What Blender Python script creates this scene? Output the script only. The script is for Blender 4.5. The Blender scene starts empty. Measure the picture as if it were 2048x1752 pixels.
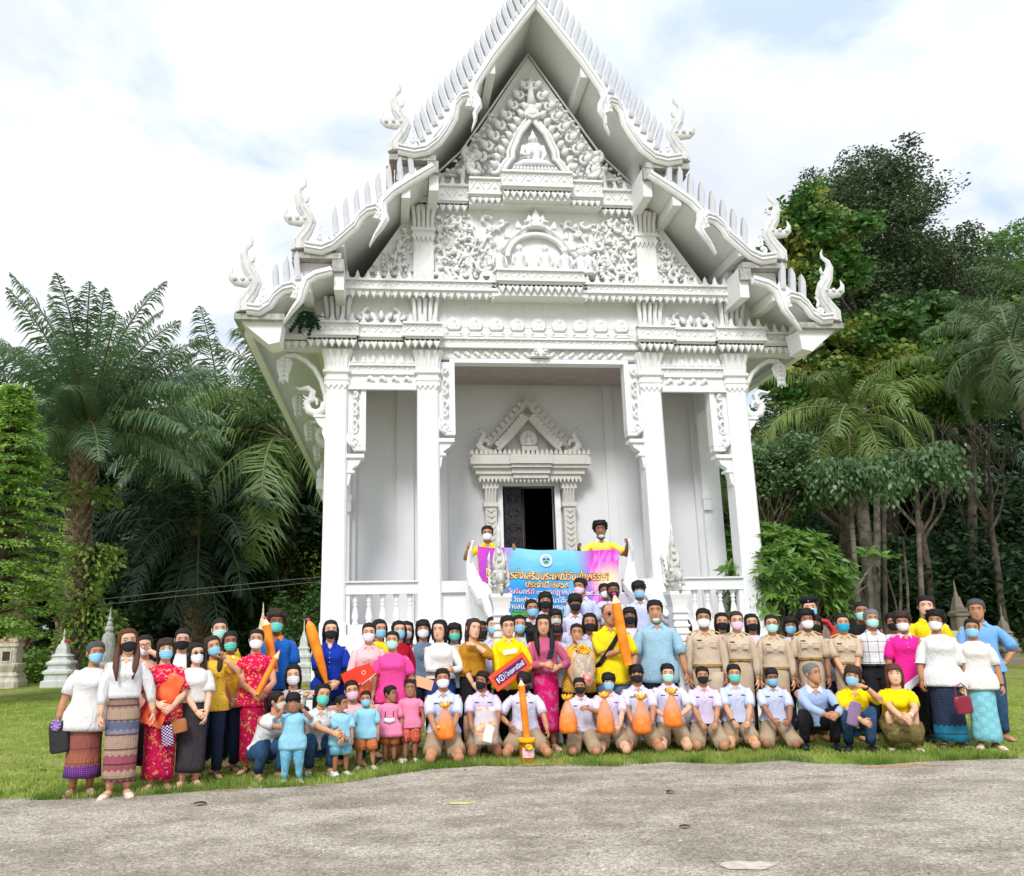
import bpy, math, random
import numpy as np
from mathutils import Vector
SC = bpy.context.scene
COL = SC.collection
PI = math.pi
rad = math.radians
# ---------------------------------------------------------------- camera
CAM = np.array([0.0, 0.0, 1.6])
YAW, PIT, ROL = rad(5.12), rad(12.53), rad(0.96)
Fv = np.array([math.sin(YAW)*math.cos(PIT), math.cos(YAW)*math.cos(PIT), math.sin(PIT)])
R0 = np.array([math.cos(YAW), -math.sin(YAW), 0.0]); U0 = np.cross(R0, Fv)
Rv = R0*math.cos(ROL)-U0*math.sin(ROL); Uv = U0*math.cos(ROL)+R0*math.sin(ROL)
camd = bpy.data.cameras.new('camera'); camo = bpy.data.objects.new('camera', camd); COL.objects.link(camo)
from mathutils import Matrix
mw = Matrix.Identity(4)
for i in range(3):
    mw[i][0] = Rv[i]; mw[i][1] = Uv[i]; mw[i][2] = -Fv[i]; mw[i][3] = CAM[i]
camo.matrix_world = mw
camd.sensor_fit = 'HORIZONTAL'; camd.sensor_width = 36.0; camd.lens = 36.0*1640/2048
camd.shift_x = (1024-920)/2048; camd.shift_y = (881-876)/2048
camd.clip_end = 3000; camd.clip_start = 0.05
SC.camera = camo
# ---------------------------------------------------------------- light
SC.view_settings.view_transform = 'Standard'; SC.view_settings.look = 'None'
SC.view_settings.gamma = 1.0; SC.view_settings.use_curve_mapping = False
SC.view_settings.exposure = 0.84
SUN_EL, SUN_AZ = rad(42), rad(198)          # azimuth measured clockwise from +Y: behind and left of the camera
world = bpy.data.worlds.new('World'); SC.world = world; world.use_nodes = True
def build_world():
    nt = world.node_tree; N = nt.nodes; L = nt.links
    bg = N['Background']; bg.inputs['Strength'].default_value = 0.1
    sky = N.new('ShaderNodeTexSky'); sky.sky_type = 'NISHITA'; sky.sun_disc = False
    sky.sun_elevation = SUN_EL; sky.sun_rotation = SUN_AZ
    tc = N.new('ShaderNodeTexCoord'); sep = N.new('ShaderNodeSeparateXYZ'); L.new(tc.outputs['Generated'], sep.inputs[0])
    # project the direction on a flat cloud deck
    mz = N.new('ShaderNodeMath'); mz.operation = 'MAXIMUM'; mz.inputs[1].default_value = 0.0; L.new(sep.outputs['Z'], mz.inputs[0])
    ad = N.new('ShaderNodeMath'); ad.operation = 'ADD'; ad.inputs[1].default_value = 0.16; L.new(mz.outputs[0], ad.inputs[0])
    dx = N.new('ShaderNodeMath'); dx.operation = 'DIVIDE'; L.new(sep.outputs['X'], dx.inputs[0]); L.new(ad.outputs[0], dx.inputs[1])
    dy = N.new('ShaderNodeMath'); dy.operation = 'DIVIDE'; L.new(sep.outputs['Y'], dy.inputs[0]); L.new(ad.outputs[0], dy.inputs[1])
    cb = N.new('ShaderNodeCombineXYZ'); L.new(dx.outputs[0], cb.inputs[0]); L.new(dy.outputs[0], cb.inputs[1])
    n1 = N.new('ShaderNodeTexNoise'); n1.inputs['Scale'].default_value = 1.9; n1.inputs['Detail'].default_value = 9; n1.inputs['Roughness'].default_value = 0.55
    n1.inputs['Distortion'].default_value = 0.35; L.new(cb.outputs[0], n1.inputs['Vector'])
    r1 = N.new('ShaderNodeValToRGB'); r1.color_ramp.elements[0].position = 0.37; r1.color_ramp.elements[1].position = 0.50
    L.new(n1.outputs['Fac'], r1.inputs[0])
    n2 = N.new('ShaderNodeTexNoise'); n2.inputs['Scale'].default_value = 1.0; n2.inputs['Detail'].default_value = 7; n2.inputs['Roughness'].default_value = 0.55
    mp = N.new('ShaderNodeMapping'); mp.inputs['Location'].default_value = (7.3, 2.1, 4.0); L.new(cb.outputs[0], mp.inputs[0]); L.new(mp.outputs[0], n2.inputs['Vector'])
    r2 = N.new('ShaderNodeValToRGB'); e = r2.color_ramp.elements
    e[0].position = 0.36; e[0].color = (0.74, 0.77, 0.83, 1); e[1].position = 0.55; e[1].color = (1.0, 1.0, 1.01, 1)
    L.new(n2.outputs['Fac'], r2.inputs[0])
    cm = N.new('ShaderNodeMix'); cm.data_type = 'RGBA'; cm.blend_type = 'MULTIPLY'; cm.inputs[0].default_value = 1.0
    L.new(r2.outputs[0], cm.inputs[6]); cm.inputs[7].default_value = (4.85, 4.95, 5.15, 1)
    # overcast gradient: brighter towards the zenith
    gr = N.new('ShaderNodeMapRange'); gr.inputs['From Min'].default_value = 0; gr.inputs['From Max'].default_value = 1
    gr.inputs['To Min'].default_value = 0.90; gr.inputs['To Max'].default_value = 1.75; L.new(mz.outputs[0], gr.inputs['Value'])
    sk = N.new('ShaderNodeMix'); sk.data_type = 'RGBA'; sk.blend_type = 'MIX'; sk.inputs[0].default_value = 0.62
    hv = N.new('ShaderNodeVectorMath'); hv.operation = 'SCALE'; hv.inputs['Scale'].default_value = 1.2; L.new(sky.outputs[0], hv.inputs[0])
    L.new(hv.outputs[0], sk.inputs[6]); sk.inputs[7].default_value = (3.7, 4.2, 4.85, 1)
    mx = N.new('ShaderNodeMix'); mx.data_type = 'RGBA'; L.new(r1.outputs[0], mx.inputs[0]); L.new(sk.outputs[2], mx.inputs[6]); L.new(cm.outputs[2], mx.inputs[7])
    sc = N.new('ShaderNodeVectorMath'); sc.operation = 'SCALE'; L.new(mx.outputs[2], sc.inputs[0]); L.new(gr.outputs[0], sc.inputs['Scale'])
    L.new(sc.outputs[0], bg.inputs['Color'])
build_world()
sund = bpy.data.lights.new('sun', 'SUN'); sund.energy = 1.5; sund.angle = rad(16); sund.color = (1.0, 0.98, 0.95)
suno = bpy.data.objects.new('sun', sund); COL.objects.link(suno)
sdir = Vector((math.sin(SUN_AZ)*math.cos(SUN_EL), math.cos(SUN_AZ)*math.cos(SUN_EL), math.sin(SUN_EL)))
suno.rotation_euler = sdir.to_track_quat('Z', 'Y').to_euler(); suno.location = (-8, -10, 25)
try:
    SC.cycles.max_bounces = 6; SC.cycles.diffuse_bounces = 4; SC.cycles.glossy_bounces = 2; SC.cycles.transparent_max_bounces = 8
    SC.cycles.use_denoising = True; SC.cycles.caustics_reflective = False; SC.cycles.caustics_refractive = False
except Exception: pass

# ---------------------------------------------------------------- sight-line helpers (measured points of the place)
def ray(x, y): return Fv + Rv*((x-920)/1640) - Uv*((y-881)/1640)
def atY(x, y, Y): d = ray(x, y); return CAM + d*(Y/d[1])
def ground(x, y, z=0.0): d = ray(x, y); return CAM + d*((z-1.6)/d[2])

# ---------------------------------------------------------------- mesh builder
class MB:
    def __init__(s): s.v = []; s.f = []; s.n = 0; s.mi = []; s.cur = 0
    def add(s, verts, faces):
        verts = [tuple(map(float, p)) for p in verts]
        n = s.n; s.v += verts; s.n += len(verts)
        s.f += [tuple(i+n for i in f) for f in faces]; s.mi += [s.cur]*len(faces)
    def box(s, x0, x1, y0, y1, z0, z1):
        if x0 > x1: x0, x1 = x1, x0
        if y0 > y1: y0, y1 = y1, y0
        s.add([(x0,y0,z0),(x1,y0,z0),(x1,y1,z0),(x0,y1,z0),(x0,y0,z1),(x1,y0,z1),(x1,y1,z1),(x0,y1,z1)],
              [(0,3,2,1),(4,5,6,7),(0,1,5,4),(1,2,6,5),(2,3,7,6),(3,0,4,7)])
    def prism(s, poly, y0, y1, bev=0.0):
        """poly in (x,z), extruded y0(front)..y1, optional chamfer on the front edge"""
        n = len(poly); V = []; c = np.mean(np.array(poly), axis=0)
        rings = []
        if bev > 0:
            P = np.array(poly, float); d = P-c; ln = np.linalg.norm(d, axis=1, keepdims=True)
            Q = P-d/np.maximum(ln, 1e-6)*np.minimum(bev, ln*0.4)
            rings.append([(a, y0, b) for a, b in Q]); rings.append([(a, y0+bev, b) for a, b in poly])
        else: rings.append([(a, y0, b) for a, b in poly])
        rings.append([(a, y1, b) for a, b in poly])
        for r in rings: V += r
        F = [tuple(range(n))] + [tuple(range((len(rings)-1)*n, len(rings)*n))[::-1]]
        for k in range(len(rings)-1):
            for i in range(n):
                j = (i+1) % n; F.append((k*n+j, k*n+i, (k+1)*n+i, (k+1)*n+j))
        s.add(V, F)
    def loft(s, rings, cap0=True, cap1=True):
        n = len(rings[0]); V = [p for r in rings for p in r]; F = []
        for k in range(len(rings)-1):
            for i in range(n):
                j = (i+1) % n; F.append((k*n+i, k*n+j, (k+1)*n+j, (k+1)*n+i))
        if cap0: F.append(tuple(range(n))[::-1])
        if cap1: F.append(tuple(range((len(rings)-1)*n, len(rings)*n)))
        s.add(V, F)
    def tube(s, pts, rs, n=8, flat=1.0, up=(0, 1, 0), caps=True):
        """tube along pts; rs radii (or (r_side, r_up) pairs); flat scales the section along 'up'"""
        P = [np.array(p, float) for p in pts]; up = np.array(up, float); rings = []
        for i, p in enumerate(P):
            t = P[min(i+1, len(P)-1)]-P[max(i-1, 0)]; t /= (np.linalg.norm(t)+1e-9)
            a = np.cross(t, up)
            if np.linalg.norm(a) < 1e-3: a = np.cross(t, (1, 0, 0.3))
            a /= np.linalg.norm(a); b = np.cross(a, t)
            r = rs[i] if hasattr(rs, '__len__') else rs
            ra, rb = (r if hasattr(r, '__len__') else (r, r*flat))
            rings.append([tuple(p+a*ra*math.cos(q)+b*rb*math.sin(q)) for q in [2*PI*k/n for k in range(n)]])
        s.loft(rings, caps, caps)
    def lathe(s, prof, cx, cy, n=12, sq=False):
        rings = []
        for r, z in prof:
            rings.append([(cx+r*math.cos(2*PI*(k+.5)/n)*(1.2 if sq else 1), cy+r*math.sin(2*PI*(k+.5)/n)*(1.2 if sq else 1), z) for k in range(n)])
        s.loft(rings)
    def ball(s, c, r, n=10, m=7):
        r = r if hasattr(r, '__len__') else (r, r, r); rings = []
        for j in range(1, m):
            a = PI*j/m-PI/2
            rings.append([(c[0]+r[0]*math.cos(a)*math.cos(2*PI*k/n), c[1]+r[1]*math.cos(a)*math.sin(2*PI*k/n), c[2]+r[2]*math.sin(a)) for k in range(n)])
        s.loft(rings)
    def mesh(s, name, mats, smooth=False, angle=None):
        me = bpy.data.meshes.new(name); me.from_pydata(s.v, [], s.f)
        for m in (mats if isinstance(mats, (list, tuple)) else [mats]): me.materials.append(m)
        if len(me.materials) > 1: me.polygons.foreach_set('material_index', s.mi)
        if smooth or angle:
            me.polygons.foreach_set('use_smooth', [True]*len(me.polygons))
            if angle:
                try: me.set_sharp_from_angle(angle=rad(angle))
                except Exception: pass
        me.update(); return me
    def build(s, name, mats, parent=None, smooth=False, angle=None, loc=None):
        return link(name, s.mesh(name, mats, smooth, angle), parent, loc)
def link(name, me, parent=None, loc=None, rot=None, scale=None):
    o = bpy.data.objects.new(name, me); COL.objects.link(o)
    if loc is not None: o.location = loc
    if rot is not None: o.rotation_euler = rot
    if scale is not None: o.scale = scale
    if parent: o.parent = parent
    return o
def empty(name, loc=(0, 0, 0), rz=0.0, parent=None):
    o = bpy.data.objects.new(name, None); COL.objects.link(o); o.location = loc; o.rotation_euler = (0, 0, rz)
    o.empty_display_size = 0.2
    if parent: o.parent = parent
    return o
def tag(o, label=None, cat=None, group=None, kind=None):
    if label: o['label'] = label
    if cat: o['category'] = cat
    if group: o['group'] = group
    if kind: o['kind'] = kind
    return o

# ---------------------------------------------------------------- materials
_M = {}
def srgb(h):
    h = h.lstrip('#'); c = [int(h[i:i+2], 16)/255 for i in (0, 2, 4)]
    return tuple(x/12.92 if x <= 0.04045 else ((x+0.055)/1.055)**2.4 for x in c)
def mat(name, col, rough=0.7, var=0.0, vscale=6.0, bump=0.0, bscale=40.0, spec=0.3, col2=None, trans=0.0, metal=0.0, sheen=0.0, alpha=None, detail=4, lo=0.4, hi=0.6):
    if name in _M: return _M[name]
    m = bpy.data.materials.new(name); m.use_nodes = True; nt = m.node_tree; N = nt.nodes; L = nt.links
    b = N['Principled BSDF']; b.inputs['Roughness'].default_value = rough; b.inputs['Base Color'].default_value = (*col, 1)
    b.inputs['Specular IOR Level'].default_value = spec; b.inputs['Metallic'].default_value = metal
    tc = N.new('ShaderNodeTexCoord')
    if var or col2:
        n = N.new('ShaderNodeTexNoise'); n.inputs['Scale'].default_value = vscale; n.inputs['Detail'].default_value = detail; L.new(tc.outputs['Object'], n.inputs['Vector'])
        r = N.new('ShaderNodeValToRGB'); r.color_ramp.elements[0].position = lo; r.color_ramp.elements[1].position = hi
        c2 = col2 if col2 else tuple(min(1, x*(1+var)) for x in col)
        c1 = col if col2 else tuple(x*(1-var) for x in col)
        r.color_ramp.elements[0].color = (*c1, 1); r.color_ramp.elements[1].color = (*c2, 1)
        L.new(n.outputs['Fac'], r.inputs[0]); L.new(r.outputs[0], b.inputs['Base Color'])
    if bump:
        n = N.new('ShaderNodeTexNoise'); n.inputs['Scale'].default_value = bscale; n.inputs['Detail'].default_value = 5; L.new(tc.outputs['Object'], n.inputs['Vector'])
        bp = N.new('ShaderNodeBump'); bp.inputs['Strength'].default_value = bump; bp.inputs['Distance'].default_value = 0.02
        L.new(n.outputs['Fac'], bp.inputs['Height']); L.new(bp.outputs[0], b.inputs['Normal'])
    if trans:
        tr = N.new('ShaderNodeBsdfTranslucent'); out = N['Material Output']; mx = N.new('ShaderNodeMixShader'); mx.inputs[0].default_value = trans
        if var or col2: L.new(r.outputs[0], tr.inputs[0])
        else: tr.inputs[0].default_value = (*col, 1)
        L.new(b.outputs[0], mx.inputs[1]); L.new(tr.outputs[0], mx.inputs[2]); L.new(mx.outputs[0], out.inputs[0])
    if alpha is not None: b.inputs['Alpha'].default_value = alpha
    _M[name] = m; return m
class NT:
    """small helper to write node materials"""
    def __init__(s, name, rough=0.8, spec=0.3):
        s.m = bpy.data.materials.new(name); s.m.use_nodes = True; s.N = s.m.node_tree.nodes; s.L = s.m.node_tree.links
        s.b = s.N['Principled BSDF']; s.b.inputs['Roughness'].default_value = rough; s.b.inputs['Specular IOR Level'].default_value = spec
        s.tc = s.N.new('ShaderNodeTexCoord'); s.obj = s.tc.outputs['Object']; _M[name] = s.m
        s.sep = s.N.new('ShaderNodeSeparateXYZ'); s.L.new(s.obj, s.sep.inputs[0]); s.x, s.y, s.z = s.sep.outputs
    def val(s, sock, v):
        if isinstance(v, (int, float)): sock.default_value = v
        elif isinstance(v, tuple): sock.default_value = (*v, 1) if len(v) == 3 and len(sock.default_value) == 4 else v
        else: s.L.new(v, sock)
    def math(s, op, a, b=0.0, c=0.0):
        n = s.N.new('ShaderNodeMath'); n.operation = op; s.val(n.inputs[0], a); s.val(n.inputs[1], b)
        if op in ('MULTIPLY_ADD', 'COMPARE', 'SMOOTH_MIN', 'PINGPONG', 'WRAP'): s.val(n.inputs[2], c)
        return n.outputs[0]
    def map(s, scale=(1, 1, 1), loc=(0, 0, 0), vec=None):
        n = s.N.new('ShaderNodeMapping'); n.inputs['Scale'].default_value = scale; n.inputs['Location'].default_value = loc
        s.L.new(vec or s.obj, n.inputs[0]); return n.outputs[0]
    def noise(s, scale, detail=4, rough=0.5, vec=None, dist=0.0, fac=True):
        n = s.N.new('ShaderNodeTexNoise'); n.inputs['Scale'].default_value = scale; n.inputs['Detail'].default_value = detail
        n.inputs['Roughness'].default_value = rough; n.inputs['Distortion'].default_value = dist; s.L.new(vec or s.obj, n.inputs['Vector'])
        return n.outputs['Fac'] if fac else n.outputs['Color']
    def voro(s, scale, out='Distance', vec=None, rnd=1.0):
        n = s.N.new('ShaderNodeTexVoronoi'); n.inputs['Scale'].default_value = scale; n.inputs['Randomness'].default_value = rnd
        s.L.new(vec or s.obj, n.inputs['Vector']); return n.outputs[out]
    def ramp(s, fac, stops, const=False):
        n = s.N.new('ShaderNodeValToRGB'); cr = n.color_ramp
        if const: cr.interpolation = 'CONSTANT'
        while len(cr.elements) < len(stops): cr.elements.new(0.5)
        for e, (p, c) in zip(cr.elements, stops):
            e.position = p; e.color = (*c, 1) if hasattr(c, '__len__') else (c, c, c, 1)
        s.L.new(fac, n.inputs[0]); return n.outputs[0]
    def mix(s, fac, a, b, mode='MIX'):
        n = s.N.new('ShaderNodeMix'); n.data_type = 'RGBA'; n.blend_type = mode; s.val(n.inputs[0], fac)
        s.val(n.inputs[6], a); s.val(n.inputs[7], b); return n.outputs[2]
    def bump(s, h, strength=0.5, dist=0.02):
        n = s.N.new('ShaderNodeBump'); n.inputs['Strength'].default_value = strength; n.inputs['Distance'].default_value = dist
        s.val(n.inputs['Height'], h); s.L.new(n.outputs[0], s.b.inputs['Normal'])
    def done(s, col): s.val(s.b.inputs['Base Color'], col); return s.m
ORD = ['leftmost', 'second from the left', 'third from the left', 'fourth from the left', 'fifth from the left', 'sixth from the left', 'seventh from the left', 'eighth from the left', 'ninth from the left', 'tenth from the left', 'eleventh from the left']
random.seed(11); RNG = np.random.default_rng(7)
# ---------------------------------------------------------------- ground
def grass_mat():
    t = NT('lawn', 0.95, 0.1)
    a = t.noise(0.55, 5, 0.6); b = t.noise(7.0, 5, 0.7); c = t.noise(90, 3, 0.7)
    c1 = t.ramp(a, [(0.35, (0.26, 0.36, 0.06)), (0.5, (0.38, 0.46, 0.10)), (0.66, (0.50, 0.50, 0.19))])
    c2 = t.ramp(b, [(0.3, (0.35, 0.35, 0.35)), (0.6, (1.0, 1.0, 1.0))])
    c3 = t.ramp(c, [(0.3, (0.5, 0.5, 0.5)), (0.65, (1.15, 1.15, 1.1))])
    col = t.mix(1.0, t.mix(1.0, c1, c2, 'MULTIPLY'), c3, 'MULTIPLY')
    t.bump(c, 0.8, 0.03); return t.done(col)
def road_mat():
    t = NT('gravel_road', 0.95, 0.15)
    big = t.noise(0.5, 4, 0.55, t.map((0.5, 1.0, 1))); mid = t.noise(2.2, 6, 0.65, t.map((0.7, 1.1, 1))); fine = t.noise(120, 3, 0.8); grit = t.voro(95); g2 = t.voro(60, 'Color')
    base = t.ramp(mid, [(0.32, (0.34, 0.30, 0.245)), (0.50, (0.44, 0.39, 0.32)), (0.68, (0.58, 0.525, 0.435))])
    dust = t.ramp(t.math('ADD', t.math('MULTIPLY', big, 0.6), t.math('MULTIPLY', mid, 0.45)), [(0.49, (0, 0, 0)), (0.60, (1, 1, 1))])
    col = t.mix(t.math('MULTIPLY', dust, 0.7), base, (0.68, 0.62, 0.52))
    sp = t.N.new('ShaderNodeSeparateColor'); t.L.new(g2, sp.inputs[0])
    st = t.ramp(sp.outputs[0], [(0.0, (0.35, 0.34, 0.32)), (0.3, (0.8, 0.8, 0.8)), (0.62, (1.0, 1.0, 1.0)), (0.8, (1.3, 1.28, 1.24)), (1.0, (1.7, 1.68, 1.6))])
    col = t.mix(0.7, col, t.mix(1.0, col, st, 'MULTIPLY'))
    col = t.mix(t.ramp(grit, [(0.3, (0, 0, 0)), (0.75, (0.35, 0.35, 0.35))]), col, (0.22, 0.19, 0.15))
    h = t.math('ADD', t.math('MULTIPLY', grit, -1.0), t.math('MULTIPLY', fine, 0.6))
    t.bump(h, 0.7, 0.02); return t.done(col)
def sheet(name, pts, z, m):
    mb = MB(); mb.add([(x, y, z) for x, y in pts], [tuple(range(len(pts)))])
    return tag(mb.build(name, m), kind='structure')
# lawn: one gently subdivided sheet to the horizon
G = MB(); S = 700
G.add([(-S, -S, 0), (S, -S, 0), (S, S, 0), (-S, S, 0)], [(0, 1, 2, 3)])
tag(G.build('ground', grass_mat()), kind='structure')
EDGE_PX = [(-900, 1655), (-300, 1615), (0, 1599), (150, 1596), (300, 1588), (430, 1578), (560, 1573), (680, 1566), (760, 1552), (850, 1538), (960, 1530), (1060, 1532), (1150, 1530), (1230, 1531), (1330, 1522), (1450, 1527), (1560, 1519), (1650, 1528), (1750, 1528), (1830, 1522), (1950, 1517), (2048, 1515), (2500, 1500), (3300, 1470)]
EDGE = [tuple(ground(x, y)[:2]) for x, y in EDGE_PX]
def edge_y(x):
    for (a, b), (c, d) in zip(EDGE, EDGE[1:]):
        if a <= x <= c: return b+(d-b)*(x-a)/(c-a)
    return EDGE[0][1] if x < EDGE[0][0] else EDGE[-1][1]
ep = []
xs = np.arange(-9, 16, 0.06)
for x in xs:
    ep.append((float(x), edge_y(float(x))+0.05*math.sin(x*3.1)+0.03*math.sin(x*9.7+1)+0.035*(random.random()-.5)))
road_pts = [(-60, -25)] + [(60, -25), (60, ep[-1][1]+6)] + ep[::-1] + [(-60, ep[0][1]-6)]
sheet('road', road_pts, 0.004, road_mat())
# loose stones lying on the road
stm = NT('road_stones', 0.9, 0.2); sc_ = stm.voro(17, 'Color'); sp_ = stm.N.new('ShaderNodeSeparateColor'); stm.L.new(sc_, sp_.inputs[0])
stm = stm.done(stm.ramp(sp_.outputs[0], [(0, (0.14, 0.115, 0.09)), (0.5, (0.42, 0.37, 0.30)), (0.85, (0.55, 0.51, 0.45)), (1, (0.68, 0.65, 0.6))]))
def pebbles():
    V = []; F = []; n = 0; base = np.array([(1, 0, 0), (-.5, .86, 0), (-.5, -.86, 0), (0, 0, 1), (0, 0, -.4)], float)
    tris = [(0, 1, 3), (1, 2, 3), (2, 0, 3), (1, 0, 4), (2, 1, 4), (0, 2, 4)]
    N = 16000
    for i in range(N):
        y = 4.6+7*random.random()**1.1; x = -5.5+14*random.random()
        if y > edge_y(x)+0.12*random.random(): continue
        s = 0.004+0.006*random.random()**3
        if random.random() < 0.006: s *= 2.2
        a = random.random()*6.28; ca, sa = math.cos(a), math.sin(a); asp = 0.6+0.8*random.random()
        for p in base: V.append((x+s*(p[0]*ca-p[1]*sa*asp), y+s*(p[0]*sa+p[1]*ca*asp), 0.005+s*p[2]*0.7+s*0.2))
        F += [(n+a_, n+b_, n+c_) for a_, b_, c_ in tris]; n += 5
    me = bpy.data.meshes.new('loose_stones'); me.from_pydata(V, [], F); me.materials.append(stm)
    tag(link('loose_stones', me), kind='stuff')
pebbles()
# grass blades
def blade_patch(name, pts, hmin, hmax, m, w=0.006, lean=0.5):
    n = len(pts); P = np.array(pts); h = RNG.uniform(hmin, hmax, n); a = RNG.uniform(0, 2*PI, n); b = RNG.uniform(0, 2*PI, n); ln = RNG.uniform(0, lean, n)
    V = np.zeros((n, 3, 3)); wx = np.cos(a)*w*RNG.uniform(.6, 1.4, n); wy = np.sin(a)*w
    V[:, 0] = np.stack([P[:, 0]-wx, P[:, 1]-wy, np.full(n, 0.0)], 1); V[:, 1] = np.stack([P[:, 0]+wx, P[:, 1]+wy, np.full(n, 0.0)], 1)
    V[:, 2] = np.stack([P[:, 0]+np.cos(b)*h*ln, P[:, 1]+np.sin(b)*h*ln, h], 1)
    me = bpy.data.meshes.new(name); me.from_pydata(V.reshape(-1, 3).tolist(), [], np.arange(n*3).reshape(-1, 3).tolist()); me.materials.append(m)
    return tag(link(name, me), kind='stuff')
gm = mat('grass_blade', (0.28, 0.40, 0.06), 0.8, col2=(0.48, 0.54, 0.16), vscale=2.2, trans=0.35, spec=0.1)
gm2 = mat('grass_blade_dark', (0.13, 0.24, 0.035), 0.8, col2=(0.34, 0.42, 0.10), vscale=3.0, trans=0.35, spec=0.1)
pts = []
while len(pts) < 120000:
    x = RNG.uniform(-9, 15, 4000); y = 8.2+12*RNG.random(4000)**1.5
    for a, b in zip(x, y):
        if b > edge_y(a)-0.02 and (a < -0.2 or a > 5.2 or b < 11.2): pts.append((a, b))
blade_patch('short_grass', pts, 0.02, 0.055, gm, 0.007, 0.7)
pts = []
for i in range(24000):
    x = RNG.uniform(-5.5, 9.5); e = edge_y(x)
    t = RNG.random()**2*0.6-.04
    if math.sin(x*2.3)+math.sin(x*5.7+1)+math.sin(x*11.1)*0.6 > -0.6+2.2*RNG.random()-1.0: pts.append((x, e-0.05+t))
blade_patch('verge_grass', pts, 0.03, 0.10, gm2, 0.006, 0.8)
# dry leaves fallen here and there
lfm = mat('dead_leaf', (0.09, 0.05, 0.025), 0.8, var=0.4)
def dead_leaf(x, y, s, label, z=0.012):
    mb = MB(); R = []
    for k in range(7):
        t = k/6; w = math.sin(PI*t)**0.8*0.35+0.01; R.append((t-.5, w, 0.12*math.sin(PI*t)))
    a = random.random()*6.28; ca, sa = math.cos(a), math.sin(a); V = []; F = []
    for t, w, h in R:
        for q in (-1, 0, 1):
            px, py, pz = t*s, q*w*s, (h+abs(q)*0.18)*s*0.5+0.004
            V.append((px*ca-py*sa, px*sa+py*ca, pz))
    for k in range(6):
        for q in (0, 1): F.append((k*3+q, k*3+q+1, k*3+q+4, k*3+q+3))
    mb.add(V, F); o = mb.build('dead_leaf', lfm, loc=(x, y, z)); tag(o, label, 'leaf')
for (px, py, s, lb) in [(1341, 1588, 0.16, 'curled dark leaf on the road below the kneeling boys'), (340+60, 1612, 0.2, 'dry brown leaf on the road below the woman in the black skirt'), (1370, 1658, 0.14, 'flat brown leaf in the middle of the road'), (86, 1544, 0.14, 'dead leaf on the grass left of the woman with the black bag'), (50, 1584, 0.1, 'small dead leaf at the grass edge far left')]:
    p = ground(px, py); dead_leaf(p[0], p[1], s*.62, lb)
soil = mat('bare_soil', (0.30, 0.20, 0.11), 0.95, col2=(0.42, 0.30, 0.18), vscale=14, bump=.6, bscale=30)
for (px, py, rx, ry) in [(1552, 1512, .42, .10), (1800, 1533, .55, .09), (1345, 1518, .3, .06), (1085, 1530, .35, .06), (600, 1572, .3, .05), (420, 1582, .35, .05)]:
    c = ground(px, py); mb = MB(); P = [(c[0]+rx*math.cos(a)*(1+.2*math.sin(3*a+px)+.1*math.sin(9*a)), c[1]+ry*math.sin(a)*(1+.25*math.sin(4*a+px)), .0065) for a in np.linspace(0, 2*PI, 41)[:-1]]; mb.add(P, [tuple(range(40))]); tag(mb.build('bare_soil', soil), kind='structure')
# flattened patches on the road
ym = mat('yellow_paint', (0.62, 0.56, 0.22), 0.8, var=0.12, vscale=30)
cm_ = mat('cement_patch', (0.52, 0.475, 0.40), 0.9, var=0.15, vscale=12, bump=0.3)
def patch(px, py, rx, ry, m, name, label, cat):
    c = ground(px, py); mb = MB(); P = [(c[0]+rx*math.cos(a)*(1+.12*math.sin(3*a+1)), c[1]+ry*math.sin(a)*(1+.15*math.sin(4*a)), 0.009) for a in np.linspace(0, 2*PI, 25)[:-1]]
    mb.add(P, [tuple(range(24))]); tag(mb.build(name, m), label, cat, kind='structure')
patch(924, 1608, 0.13, 0.05, ym, 'painted_spot', 'small faded yellow paint spot on the road', 'road mark')
patch(1495, 1733, 0.19, 0.10, cm_, 'cement_patch', 'smooth oval cement patch low in the road', 'patch')
# ---------------------------------------------------------------- temple (measured in its own frame, then brought to true size)
K = 1.10; XC = 2.5; YF = 12.8; BP = 12.0; FL = 1.45
def W(dx, y, z): return ((XC+dx)*K, y*K, 1.6+(z-1.6)*K)
class TB(MB):
    def build(s, name, mats, parent=None, smooth=False, angle=None, loc=None):
        s.v = [W(*p) for p in s.v]
        if parent is not None:
            lx, ly, lz = parent['wl']; s.v = [(a-lx, b-ly, c-lz) for a, b, c in s.v]
        o = link(name, s.mesh(name, mats, smooth, angle), parent); o['wl'] = (0.0, 0.0, 0.0) if parent is None else tuple(parent['wl'])
        return o
def tempty(name, dx, y, z):
    o = empty(name, W(dx, y, z)); o['wl'] = tuple(W(dx, y, z)); return o
def place(name, me, parent, dx, y, z, rot=None, scale=None):
    w = W(dx, y, z); l = parent['wl']; return link(name, me, parent, (w[0]-l[0], w[1]-l[1], w[2]-l[2]), rot, scale)
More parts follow.
